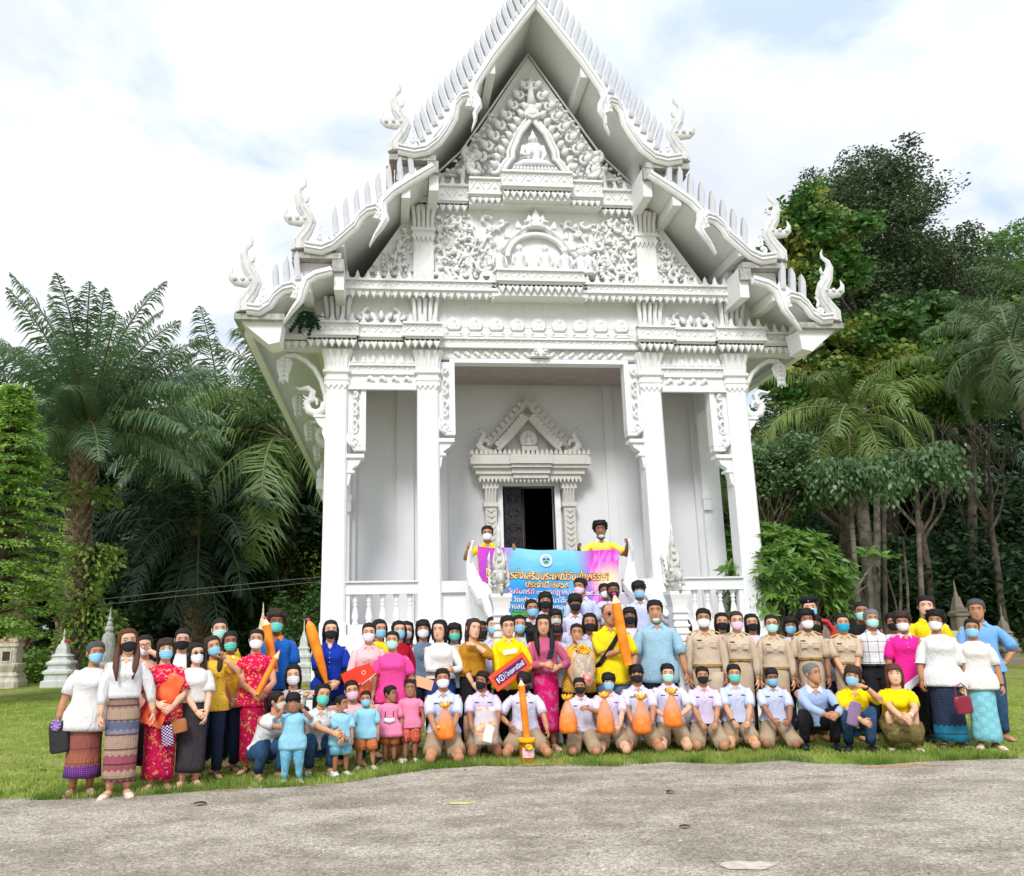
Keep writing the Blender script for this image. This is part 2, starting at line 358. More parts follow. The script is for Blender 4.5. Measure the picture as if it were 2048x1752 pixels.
def plaster(name, col, dirt=0.0, streak=False):
    t = NT(name, 0.75, 0.25)
    a = t.noise(1.3, 5, 0.6); b = t.noise(9, 6, 0.7); v = t.noise(3.0, 6, 0.7, t.map((3.5, 3.5, 0.5)))
    c = t.ramp(a, [(0.3, tuple(x*0.94 for x in col)), (0.7, col)])
    d = t.ramp(t.math('MULTIPLY', v, b), [(0.30-0.12*dirt, (0, 0, 0)), (0.46-0.14*dirt, (1, 1, 1))])
    c = t.mix(t.math('MULTIPLY', d, 0.10+0.5*dirt), c, (0.20, 0.20, 0.18))
    sp = t.ramp(t.noise(26, 5, 0.75), [(0.66-0.05*dirt, (0, 0, 0)), (0.72-0.04*dirt, (1, 1, 1))])
    c = t.mix(t.math('MULTIPLY', sp, 0.25+0.4*dirt), c, (0.07, 0.07, 0.06))
    t.bump(t.noise(45, 5, 0.7), 0.18, 0.01); return t.done(c)
WH = plaster('white_plaster', (0.84, 0.845, 0.85), 0.22)
WR = plaster('relief_plaster', (0.82, 0.825, 0.815), 0.22)
WS = plaster('soffit_paint', (0.84, 0.86, 0.84), 0.1)
WD = plaster('weathered_cap', (0.50, 0.49, 0.46), 1.1)
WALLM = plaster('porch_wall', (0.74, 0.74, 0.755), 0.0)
STN = plaster('stained_statue', (0.72, 0.71, 0.66), 0.9)
REDT = mat('roof_tile_red', (0.30, 0.07, 0.045), 0.6, var=0.3, vscale=8)
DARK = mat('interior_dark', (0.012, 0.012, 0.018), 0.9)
temple = tempty('temple', 0, YF, 0.15)
tag(temple, 'white Thai temple hall with tiered gable roof, carved pediments and square columns', 'temple')
# plinth, floor
b = TB(); b.box(-3.62, 3.62, 12.62, 26.3, 0.10, 1.23); b.box(-3.56, 3.56, 12.66, 26.2, 1.23, 1.32); b.box(-3.50, 3.50, 12.70, 26.1, 1.32, FL)
b.box(-3.10, -1.2, 12.70, 12.98, FL, 1.60); b.box(1.2, 3.10, 12.70, 12.98, FL, 1.60)
b.box(-3.70, 3.70, 12.56, 26.4, 0.10, 0.55)
b.build('plinth', WH, temple)
# columns
CX = [-3.33, -1.86, 1.86, 3.33]; CW = 0.175
for cx in CX:
    w = CW; c = TB()
    z0 = FL-0.12
    ring = lambda r, z, y=12.98: [(cx-r, y-r+0.03, z), (cx-r+0.03, y-r, z), (cx+r-0.03, y-r, z), (cx+r, y-r+0.03, z), (cx+r, y+r-0.03, z), (cx+r-0.03, y+r, z), (cx-r+0.03, y+r, z), (cx-r, y+r-0.03, z)]
    c.loft([ring(w+0.03, z0), ring(w+0.03, 1.62), ring(w+0.012, 1.64), ring(w-0.004, 5.60)])
    col = c.build('column', WH, temple)
    c = TB()
    c.loft([ring(w+0.005, 5.43), ring(w+0.03, 5.45), ring(w+0.03, 5.50), ring(w+0.012, 5.51), ring(w+0.012, 5.56), ring(w+0.05, 5.58), ring(w+0.05, 5.625), ring(w+0.02, 5.63), ring(w+0.01, 5.70), ring(w+0.035, 5.86), ring(w+0.07, 5.96)])
    # petals round the neck, fluting above
    for s_ in range(2):
        for k in range(4):
            u = -w+0.045+k*(2*w-0.09)/3
            P = [(-.045, 5.44), (.045, 5.44), (.05, 5.38), (.0, 5.30), (-.05, 5.38)]
            if s_ == 0: c.prism([(cx+u+a, z) for a, z in P], 12.98-w-0.022, 12.98-w+0.01, 0.01)
            else:
                for sg in (-1, 1):
                    V = [(cx+sg*(w+0.022), 12.98+u+a, z) for a, z in P]+[(cx+sg*(w-0.01), 12.98+u+a, z) for a, z in P]
                    c.add(V, [tuple(range(5)), tuple(range(5, 10))[::-1]]+[(i, (i+1) % 5, (i+1) % 5+5, i+5) for i in range(5)])
    for k in range(6):
        u = -w+0.02+k*(2*w-0.04)/5
        c.tube([(cx+u*0.98, 12.98-w-0.008, 5.64), (cx+u*1.04, 12.98-w-0.022, 5.8), (cx+u*1.25, 12.98-w-0.062, 5.95)], [0.017, 0.018, 0.024], 6)
        for sg in (-1, 1): c.tube([(cx+sg*(w+0.008), 12.98+u, 5.64), (cx+sg*(w+0.022), 12.98+u, 5.8), (cx+sg*(w+0.062), 12.98+u*1.2, 5.95)], [0.017, 0.018, 0.024], 6)
    c.build('capital', WR, col)
# balustrades
bm = MB(); prof = [(0.030, 0), (0.046, .01), (0.046, .04), (0.030, .055), (0.052, .09), (0.056, .12), (0.044, .18), (0.030, .25), (0.026, .275), (0.036, .285), (0.036, .30), (0.028, .31), (0.022, .33), (0.048, .355), (0.030, .37), (0.036, .40), (0.050, .43), (0.050, .46)]
bm.lathe([(r*K, z*K) for r, z in prof], 0, 0, 12)
bal = bm.mesh('baluster', WH, smooth=True)
for s in (-1, 1):
    r = TB(); r.box(s*3.15, s*2.03, 12.84, 13.02, 2.05, 2.235); r.box(s*3.15, s*2.03, 12.80, 13.06, 2.225, 2.25)
    r.box(s*3.15, s*3.02+s*0.06, 12.86, 13.0, 1.60, 2.05); r.build('balustrade_rail', WH, temple)
    for k in range(5): place('baluster', bal, temple, s*(2.16+0.21*k), 12.93, 1.595)
    r = TB(); r.box(s*1.70, s*1.22, 12.84, 13.02, 2.06, 2.235); r.box(s*1.70, s*1.22, 12.90, 12.98, 1.5, 2.06); r.box(s*1.30, s*1.22, 12.82, 13.04, 1.5, 2.06); r.build('porch_parapet', WH, temple)
# --- walls of the hall
b = TB()
for x0, x1, z0, z1 in [(-3.36, -0.47, FL, 6.4), (0.47, 3.36, FL, 6.4), (-0.47, 0.47, 3.97, 6.4)]: b.box(x0, x1, 14.4, 14.6, z0, z1)
for s in (-1, 1):
    b.box(s*3.36, s*3.2, 14.6, 26, FL, 6.9); b.box(s*3.28, s*3.06, 14.32, 14.4, FL, 5.95); b.box(s*2.35, s*2.05, 14.34, 14.4, FL, 5.95); b.box(s*1.62, s*1.45, 14.36, 14.4, FL, 5.95)
b.box(-3.36, 3.36, 25.9, 26.05, FL, 9)
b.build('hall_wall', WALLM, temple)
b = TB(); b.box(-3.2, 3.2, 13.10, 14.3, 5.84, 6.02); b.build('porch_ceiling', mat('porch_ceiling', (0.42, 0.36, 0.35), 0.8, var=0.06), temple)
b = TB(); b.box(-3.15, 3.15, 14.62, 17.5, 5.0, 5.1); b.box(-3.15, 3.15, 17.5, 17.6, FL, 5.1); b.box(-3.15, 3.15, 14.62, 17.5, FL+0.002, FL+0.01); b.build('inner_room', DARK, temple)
# pier and side bracket at the right rear of the porch
for s in (-1, 1):
    b = TB(); b.box(s*3.50, s*3.16, 14.22, 14.52, FL, 6.0); b.box(s*3.30, s*3.12, 14.15, 14.22, 3.7, 3.8); b.box(s*3.30, s*3.14, 14.16, 14.22, 3.5, 3.7)
    b.build('rear_pier', WH, temple)
    b = TB(); b.box(s*3.40, s*3.22, 13.16, 14.22, 5.3, 5.95); b.build('side_beam', WH, temple)
    b = TB(); b.box(s*3.38, s*3.24, 13.16, 14.22, 2.05, 2.235); b.box(s*3.38, s*3.24, 13.16, 14.22, FL, 1.6); b.build('side_rail', WH, temple)
# --- door
dr = TB(); dr.box(-0.47, -0.06, 14.50, 14.545, FL, 3.95)
DBLK = mat('door_lacquer', (0.022, 0.018, 0.022), 0.42, var=0.3, vscale=14, bump=0.3, bscale=25)
door = dr.build('door_leaf', DBLK, temple)
b = TB()
for k in range(9):
    z = 1.7+k*0.26
    for q in range(8):
        a = q*0.9+k; b.ball((-0.265+0.07*math.cos(a)*(1+0.1*q), 14.492, z+0.06*math.sin(a)), (0.02, 0.012, 0.035), 6, 5)
b.box(-0.46, -0.42, 14.485, 14.5, FL, 3.94); b.box(-0.11, -0.07, 14.485, 14.5, FL, 3.94); b.build('carved_relief', DBLK, door, smooth=True)
b = TB(); b.box(-0.57, -0.47, 14.34, 14.5, FL, 4.06); b.box(0.47, 0.57, 14.34, 14.5, FL, 4.06); b.box(-0.47, 0.47, 14.34, 14.5, 3.97, 4.06); b.build('door_frame', WH, temple)
DF = plaster('door_frame_stone', (0.62, 0.60, 0.56), 0.35)
for s in (-1, 1):
    b = TB(); b.box(s*0.60, s*0.80, 14.20, 14.39, FL, 3.98)
    b.box(s*0.57, s*0.83, 14.17, 14.385, 3.58, 3.66); b.box(s*0.56, s*0.84, 14.16, 14.38, 3.90, 4.05)
    for k in range(20):
        z = 1.6+k*0.1; b.tube([(s*0.63, 14.195, z+0.03), (s*0.70, 14.185, z-0.015), (s*0.77, 14.195, z+0.03)], [0.008, 0.014, 0.008], 5)
    for k in range(4): b.tube([(s*(0.62+0.05*k), 14.19, 3.67), (s*(0.615+0.055*k), 14.17, 3.9)], [0.012, 0.02], 5)
    b.build('door_pilaster', DF, temple)
# stepped lintel
b = TB()
for (z0, z1, e, y0) in [(4.06, 4.14, 0.90, 14.10), (4.14, 4.24, 0.97, 14.06), (4.24, 4.30, 1.02, 14.0), (4.30, 4.42, 1.07, 13.96), (4.42, 4.47, 1.04, 13.99)]:
    b.box(-e, e, y0, 14.39, z0, z1); b.box(-e*0.35, e*0.35, y0-0.05, y0, z0+0.004, z1-0.004)
for k in range(26):
    x = -1.04+k*2.08/25; b.prism([(x-.035, 4.47), (x+.035, 4.47), (x+.03, 4.52), (x, 4.58), (x-.03, 4.52)], 13.98, 14.02, 0.01)
    b.prism([(x*0.86-.03, 4.07), (x*0.86+.03, 4.07), (x*0.86+.025, 4.03), (x*0.86, 3.98), (x*0.86-.025, 4.03)], 14.08, 14.12, 0.01)
b.build('door_lintel', DF, temple)
b = TB()
def gable(b, w, z0, zt, y, th=0.06, n=10, cur=0.12, r=0.05):
    for s in (-1, 1):
        pts = []
        for k in range(n+1):
            t = k/n; x = w*(1-t); z = z0+(zt-z0)*(t**(1+cur)); pts.append((s*x, y, z))
        b.tube(pts, [r]*(n+1), 6, flat=0.7)
        for k in range(1, n):
            x, _, z = pts[k]; nx, nz = s*0.8, 0.6
            b.prism([(x-s*0.035, z+0.02), (x+s*0.05, z-0.01), (x+s*0.115, z+0.06), (x+s*0.085, z+0.115), (x+s*0.02, z+0.11)], y-0.02, y+0.03, 0.008)
gable(b, 0.80, 4.6, 5.48, 14.22); gable(b, 0.56, 4.58, 5.2, 14.12, r=0.04)
b.tube([(0, 14.2, 5.40), (0, 14.2, 5.55), (0, 14.2, 5.74)], [0.075, 0.05, 0.005], 7)
b.ball((0, 14.2, 5.46), (0.1, 0.05, 0.07)); b.ball((0, 14.2, 5.56), (0.07, 0.04, 0.05))
b.prism([(-0.5, 4.5), (0.5, 4.5), (0.3, 4.85), (0, 5.2), (-0.3, 4.85)], 14.28, 14.36)
disc = [(0.16*math.cos(a), 4.78+0.17*math.sin(a)) for a in np.linspace(0, 2*PI, 25)[:-1]]
b.prism(disc, 14.14, 14.2, 0.02)
b.ball((0, 14.12, 4.86), (0.035, 0.03, 0.045)); b.ball((0, 14.12, 4.75), (0.06, 0.035, 0.075)); b.ball((0, 14.11, 4.68), (0.10, 0.04, 0.03)); b.box(-.14, .14, 14.06, 14.2, 4.56, 4.64)
for s in (-1, 1):
    b.tube([(s*0.66, 14.15, 4.50), (s*0.82, 14.13, 4.55), (s*0.90, 14.13, 4.66), (s*0.84, 14.13, 4.77), (s*0.74, 14.13, 4.74), (s*0.72, 14.13, 4.66)], [.09, .085, .075, .06, .045, .03], 8)
    b.tube([(s*0.86, 14.12, 4.74), (s*0.80, 14.1, 4.86), (s*0.88, 14.1, 4.93), (s*1.02, 14.1, 4.90)], [.06, .05, .04, .008], 7)
    for q in range(4): b.tube([(s*(0.90-0.07*q), 14.1, 4.92), (s*(0.86-0.07*q), 14.1, 5.02)], [.022, .004], 5)
b.build('door_pediment', DF, temple, angle=40)

# --- ornament generators
def leaf(b, x, z, ang, ln, w, y, curl=0.5, th=0.035):
    P = []; a = ang; px, pz = x, z; n = 5
    for k in range(n+1):
        P.append((px, y-th*math.sin(PI*min(1, k/n*0.9+0.1)), pz)); a += curl/n; px += math.cos(a)*ln/n; pz += math.sin(a)*ln/n
    w = w*1.75; R = [w*0.35, w*0.85, w, w*0.75, w*0.42, w*0.05]
    b.tube(P, [(r, r*0.7) for r in R], 6)
def curlf(b, x, z, ang, size, y, s=1, w=0.03):
    """a flame scroll: a spiral with flame leaves on its back"""
    P = []; R = []; n = 13
    for k in range(n+1):
        t = k/n; rr = size*(1-t)**1.2; a = ang+s*t*4.6; P.append((x+rr*math.cos(a), y-0.03-0.02*t, z+rr*math.sin(a))); R.append(w*(0.5+0.9*t) if t < 0.85 else w*1.1)
    b.tube(P, [(r*1.25, r*0.9) for r in R], 6)
    for k in range(1, 9):
        t = k/n; p = P[k]; a = ang+s*t*4.6
        leaf(b, p[0], p[2], a+s*0.9, size*0.62*(1-t*0.5), w*0.95, y-0.02, -s*0.9)
def stem(b, pts, w, y, lf=0.14, s=1):
    P = np.array(pts, float); L = len(P); Q = []
    for i in range(L-1):
        for t in (0, .5): Q.append(P[i]*(1-t)+P[i+1]*t)
    Q.append(P[-1]); b.tube([(q[0], y-0.03, q[1]) for q in Q], [(w*(1-0.55*i/len(Q)), w*0.8) for i in range(len(Q))], 6)
    for i in range(1, len(Q)-1):
        d = Q[i+1]-Q[i-1]; a = math.atan2(d[1], d[0])
        for sg in (-1, 1):
            if (i+(sg > 0)) % 2 == 0: leaf(b, Q[i][0], Q[i][1], a+sg*0.7, lf*(1-0.3*i/len(Q)), w*0.75, y-0.02, sg*0.9)
def inside(p, poly):
    x, z = p; c = False; n = len(poly)
    for i in range(n):
        (x1, z1), (x2, z2) = poly[i], poly[(i+1) % n]
        if (z1 > z) != (z2 > z) and x < (x2-x1)*(z-z1)/(z2-z1+1e-9)+x1: c = not c
    return c
def fill(b, poly, y, step=0.12, size=0.11, seed=0, w=0.016):
    rr = random.Random(seed); P = np.array(poly); x0, z0 = P.min(0); x1, z1 = P.max(0); z = z0+step*0.5; row = 0
    while z < z1:
        x = x0+step*0.5*(row % 2)
        while x < x1:
            q = (x+rr.uniform(-.02, .02), z+rr.uniform(-.02, .02))
            if inside(q, poly):
                a = math.pi/2+0.9*math.sin(q[0]*7+row)+rr.uniform(-.4, .4)
                leaf(b, q[0], q[1], a, size*rr.uniform(.8, 1.3), w*rr.uniform(.8, 1.3), y, rr.choice([-1.6, 1.6]), 0.03)
            x += step
        z += step*0.8; row += 1
def zigzag(b, x0, x1, z0, z1, y):
    """diamond moulding between two fillets"""
    b.box(x0, x1, y-0.03, y+0.1, z0, z0+0.03); b.box(x0, x1, y-0.045, y+0.1, z1-0.035, z1); b.box(x0, x1, y, y+0.1, z0, z1)
    n = max(1, round((x1-x0)/(0.30))); L = (x1-x0)/n; zc = (z0+z1)/2; h = (z1-z0)/2-0.035
    for k in range(n):
        c = x0+L*(k+.5)
        for (a, e) in (((-L/2, -h), (0, h)), ((0, h), (L/2, -h))):
            b.tube([(c+a[0], y-0.005, zc+a[1]), (c+e[0], y-0.005, zc+e[1])], [0.011, 0.011], 4)
        b.add([(c-0.045, y-.004, zc-h*.35), (c, y-.004, zc-h*.35-0.035), (c+.045, y-.004, zc-h*.35), (c, y-.004, zc-h*.35+.035), (c, y-0.03, zc-h*.35)], [(0, 1, 4), (1, 2, 4), (2, 3, 4), (3, 0, 4)])
        for d in (-1, 1):
            e = c+d*L*0.36; b.add([(e-0.03, y-.004, zc+h*.5), (e, y-.004, zc+h*.5-0.028), (e+.03, y-.004, zc+h*.5), (e, y-.004, zc+h*.5+.028), (e, y-0.02, zc+h*.5)], [(0, 1, 4), (1, 2, 4), (2, 3, 4), (3, 0, 4)])
def mk_small(kind):
    m = MB()
    if kind == 'pendant': P = [(-.045, 0), (.045, 0), (.05, -.035), (.032, -.07), (0, -.125), (-.032, -.07), (-.05, -.035)]
    else: P = [(-.05, 0), (.05, 0), (.055, .03), (.028, .055), (.03, .09), (0, .16), (-.03, .09), (-.028, .055), (-.055, .03)]
    P = [(a*K, z*K) for a, z in P]; m.prism(P, -0.045, 0.02, 0.02)
    return m.mesh('lotus_pendant' if kind == 'pendant' else 'antefix', WR)
ME_P, ME_A = mk_small('pendant'), mk_small('antefix')
def cornice(x0, x1, zb, zm, zt, y, ante=True, name='cornice'):
    """zb..zm pendant strip, zm..zt diamond band, stepping out"""
    b = TB(); b.box(x0+0.02, x1-0.02, y+0.02, 12.95, zb+0.1, zm-0.02)
    b.box(x0, x1, y-0.03, 12.95, zb+0.115, zb+0.155); b.box(x0+0.01, x1-0.01, y-0.05, 12.95, zm-0.03, zm)
    n = int((x1-x0)/0.075)
    for k in range(n):
        c = x0+(k+.5)*(x1-x0)/n; b.prism([(c-.034, zm-0.03), (c-.03, zm-0.065), (c, zm-0.085), (c+.03, zm-0.065), (c+.034, zm-0.03)], y-0.03, y+0.03)
    zigzag(b, x0-0.03, x1+0.03, zm+0.02, zt, y-0.06); b.box(x0-0.05, x1+0.05, y-0.09, 12.95, zm, zm+0.02)
    o = b.build(name, WR, temple)
    n = max(2, round((x1-x0)/0.115))
    for k in range(n): place('lotus_pendant', ME_P, o, x0+(k+.5)*(x1-x0)/n, y-0.01, zb+0.125)
    if ante:
        n = max(2, round((x1-x0)/0.17))
        for k in range(n): place('antefix', ME_A, o, x0+(k+.5)*(x1-x0)/n, y-0.04, zt)
    return o
for s in (-1, 1):
    A = lambda a, c: (min(s*a, s*c), max(s*a, s*c))
    # first entablature
    for (a, c, yy) in [(1.66, 2.24, 12.66), (2.25, 3.0, 12.74), (3.01, 3.80, 12.66)]:
        cornice(*A(a, c), 5.95, 6.14, 6.38, yy)
    o = cornice(*A(3.81, 4.42), 5.95, 6.12, 6.32, 12.74, True)
    # panels between
    b = TB(); x0, x1 = A(2.05, 3.14); b.box(x0, x1, 12.86, 12.98, 5.33, 5.98); b.box(*A(2.03, 3.15), 12.82, 12.9, 5.56, 5.60); zigzag(b, x0, x1, 5.60, 5.74, 12.85)
    b.box(x0, x1, 12.80, 12.86, 5.30, 5.35)
    b.build('beam_panel', WR, temple)
    for k in range(7): place('antefix', ME_A, temple, s*(2.12+k*0.157), 12.85, 5.74)
    # frieze block and small pilasters
    b = TB(); b.box(*A(1.68, 3.7), 12.84, 12.98, 6.3, 6.9)
    for (c0, w0) in ((1.90, .22), (3.33, .22)):
        cx = s*c0; b.box(cx-w0, cx+w0, 12.74, 12.9, 6.38, 6.44)
        for k in range(5):
            u = -w0+0.04+k*(2*w0-0.08)/4; b.tube([(cx+u*0.92, 12.76, 6.44), (cx+u, 12.74, 6.68), (cx+u*1.12, 12.70, 6.84)], [.036, .036, .04], 6)
    cx0, cx1 = A(2.18, 3.06)
    b.build('frieze_block', WR, temple)
    b = TB()
    for k in range(-3, 4):
        leaf(b, s*2.62+k*0.11, 6.46, PI/2-0.35*k/3*(1), 0.24-0.03*abs(k), 0.03, 12.83, -0.5*np.sign(k), 0.04)
    for q in (-1, 1):
        curlf(b, s*2.62+q*0.22, 6.56, PI/2+q*0.4, 0.11, 12.83, -q, 0.018); curlf(b, s*2.62+q*0.34, 6.52, PI/2, 0.07, 12.83, q, 0.015)
    tag(b.build('frieze_relief', WR, temple, smooth=True), kind='stuff')
# centre beam with nine medallions
b = TB(); b.box(-1.68, 1.68, 12.865, 13.02, 5.87, 6.9); zigzag(b, -1.66, 1.66, 6.06, 6.2, 12.80)
b.box(-1.68, 1.68, 12.77, 12.84, 6.02, 6.06); b.build('centre_beam', WR, temple)
mm = MB()
ring = [(0.125*math.cos(a)*K, 0.125*math.sin(a)*K) for a in np.linspace(0, 2*PI, 21)[:-1]]
mm.prism(ring, -0.02, 0.02, 0.012)
for sc_, c_, in ((1, (0, -.03, 0.07)),):
    mm.ball((0, -.03, .06*K), (.03*K, .025, .037*K), 8, 6); mm.ball((0, -.03, .105*K), (.012*K, .015, .02*K), 6, 5); mm.ball((0, -.03, -.025*K), (.05*K, .03, .06*K), 8, 6)
    mm.ball((0, -.035, -.09*K), (.095*K, .04, .028*K), 8, 6)
mm.box(-.12*K, .12*K, -.05, .02, -.165*K, -.14*K); mm.box(-.09*K, .09*K, -.045, .02, -.19*K, -.165*K); mm.box(-.11*K, .11*K, -.05, .02, -.215*K, -.19*K)
for s in (-1, 1): mm.tube([(s*.1*K, -.03, -.215*K), (s*.13*K, -.03, -.16*K), (s*.17*K, -.03, -.2*K)], [.015, .012, .004], 5)
MED = mm.mesh('buddha_medallion', WR, smooth=False)
for k in range(9): place('buddha_medallion', MED, temple, -1.42+k*0.355, 12.835, 6.44)
# carved frames of the openings
def frame(px, z_top, z_bot, x_in, z_in, s, closed=False, cx0=0.0):
    """ornate strip: vertical from z_bot to z_top at |x| px.., inner edge x_in"""
for s in (-1, 1):
    A = lambda a, c: (min(s*a, s*c), max(s*a, s*c))
    b = TB()
    # centre opening: vertical leg
    b.box(*A(1.42, 1.50), 12.84, 13.04, 4.62, 5.78); b.box(*A(1.50, 1.69), 12.88, 13.02, 4.75, 5.80)
    b.prism([(s*1.42, 4.63), (s*1.42, 4.56), (s*1.58, 4.56), (s*1.62, 4.66), (s*1.69, 4.78), (s*1.5, 4.8)][::s], 12.832, 13.015)
    b.box(*A(1.44, 1.70), 12.82, 13.06, 4.44, 4.50); b.prism([(s*1.47, 4.44), (s*1.69, 4.44), (s*1.69, 4.0), (s*1.66, 4.04), (s*1.63, 4.22), (s*1.61, 4.30), (s*1.52, 4.36)][::s], 12.86, 13.02)
    b.box(*A(1.58, 1.70), 12.84, 13.04, 4.22, 4.26)
    # side opening: leg on the outer column
    b.box(*A(2.86, 2.94), 12.84, 13.04, 4.38, 5.36); b.box(*A(2.94, 3.16), 12.88, 13.02, 4.45, 5.36)
    b.box(*A(2.88, 3.16), 12.82, 13.06, 4.18, 4.24); b.prism([(s*2.92, 4.18), (s*3.15, 4.18), (s*3.15, 3.72), (s*3.12, 3.76), (s*3.08, 3.95), (s*3.06, 4.02), (s*2.97, 4.08)][::s], 12.86, 13.02)
    b.box(*A(3.03, 3.16), 12.84, 13.04, 3.94, 3.98); b.prism([(s*2.86, 4.39), (s*2.86, 4.30), (s*3.05, 4.30), (s*3.1, 4.4), (s*3.16, 4.55), (s*2.94, 4.6)][::s], 12.832, 13.015)
    b.box(*A(2.03, 2.94), 12.845, 13.03, 5.345, 5.42)
    b.box(*A(0, 1.50), 12.84, 13.04, 5.78, 5.85); b.box(*A(0, 1.69), 12.88, 13.0, 5.85, 6.03)
    b.build('opening_frame', WH, temple)
    b = TB()
    for (xa, z0, z1) in ((1.60, 4.66, 5.75), (3.05, 4.42, 5.3)):
        n = 6
        for k in range(n):
            z = z0+(z1-z0)*(k+.3)/n; curlf(b, s*xa, z, PI/2 if k % 2 else -PI/2, 0.065, 12.875, s*(1 if k % 2 else -1), 0.013); leaf(b, s*(xa-0.03), z, PI/2, 0.13, 0.016, 12.875, -s*0.8)
        b.ball((s*(xa-0.06), 12.85, z0-0.03), (.04, .03, .04)); b.ball((s*(xa-0.1), 12.84, z0-.03), (.025, .02, .025))
        b.tube([(s*(xa+0.06), 12.86, z0+0.2), (s*(xa+0.095), 12.85, z0+0.1), (s*(xa+0.07), 12.85, z0), (s*(xa-0.02), 12.85, z0-0.08)], [.012, .03, .035, .03], 6)
    for k in range(8):
        x = 0.16+k*0.165; leaf(b, s*x, 5.88, 0.5 if s > 0 else PI-0.5, 0.15, 0.02, 12.875, s*0.9); leaf(b, s*(x+0.04), 5.99, -0.4 if s > 0 else PI+0.4, 0.12, 0.016, 12.875, -s*0.9)
    for k in range(4):
        x = 2.12+k*0.2; leaf(b, s*x, 5.43, 0.5 if s > 0 else PI-0.5, 0.17, 0.02, 12.86, s*0.9); leaf(b, s*(x+0.06), 5.53, -0.4 if s > 0 else PI+0.4, 0.12, 0.016, 12.86, -s*0.9)
    tag(b.build('frame_scrollwork', WR, temple, smooth=True), kind='stuff')
b = TB(); b.prism([(-.17, 5.87), (.17, 5.87), (.13, 5.95), (.05, 6.0), (0, 6.13), (-.05, 6.0), (-.13, 5.95)], 12.76, 12.9, 0.02)
for s in (-1, 1): curlf(b, s*0.07, 5.92, 0.5 if s > 0 else PI-.5, 0.05, 12.76, s, 0.014)
b.build('keystone', WR, temple)
# second entablature
cornice(-3.26, -0.72, 6.78, 6.92, 7.10, 12.62); cornice(0.72, 3.26, 6.78, 6.92, 7.10, 12.62); cornice(-0.70, 0.70, 6.86, 7.06, 7.27, 12.50, ante=False)
b = TB(); b.box(-0.70, 0.70, 12.52, 12.95, 6.84, 6.98)
for s in (-1, 1): b.box(min(s*.70, s*.80), max(s*.70, s*.80), 12.56, 12.95, 6.84, 7.22)
b.build('cornice_core', WR, temple)
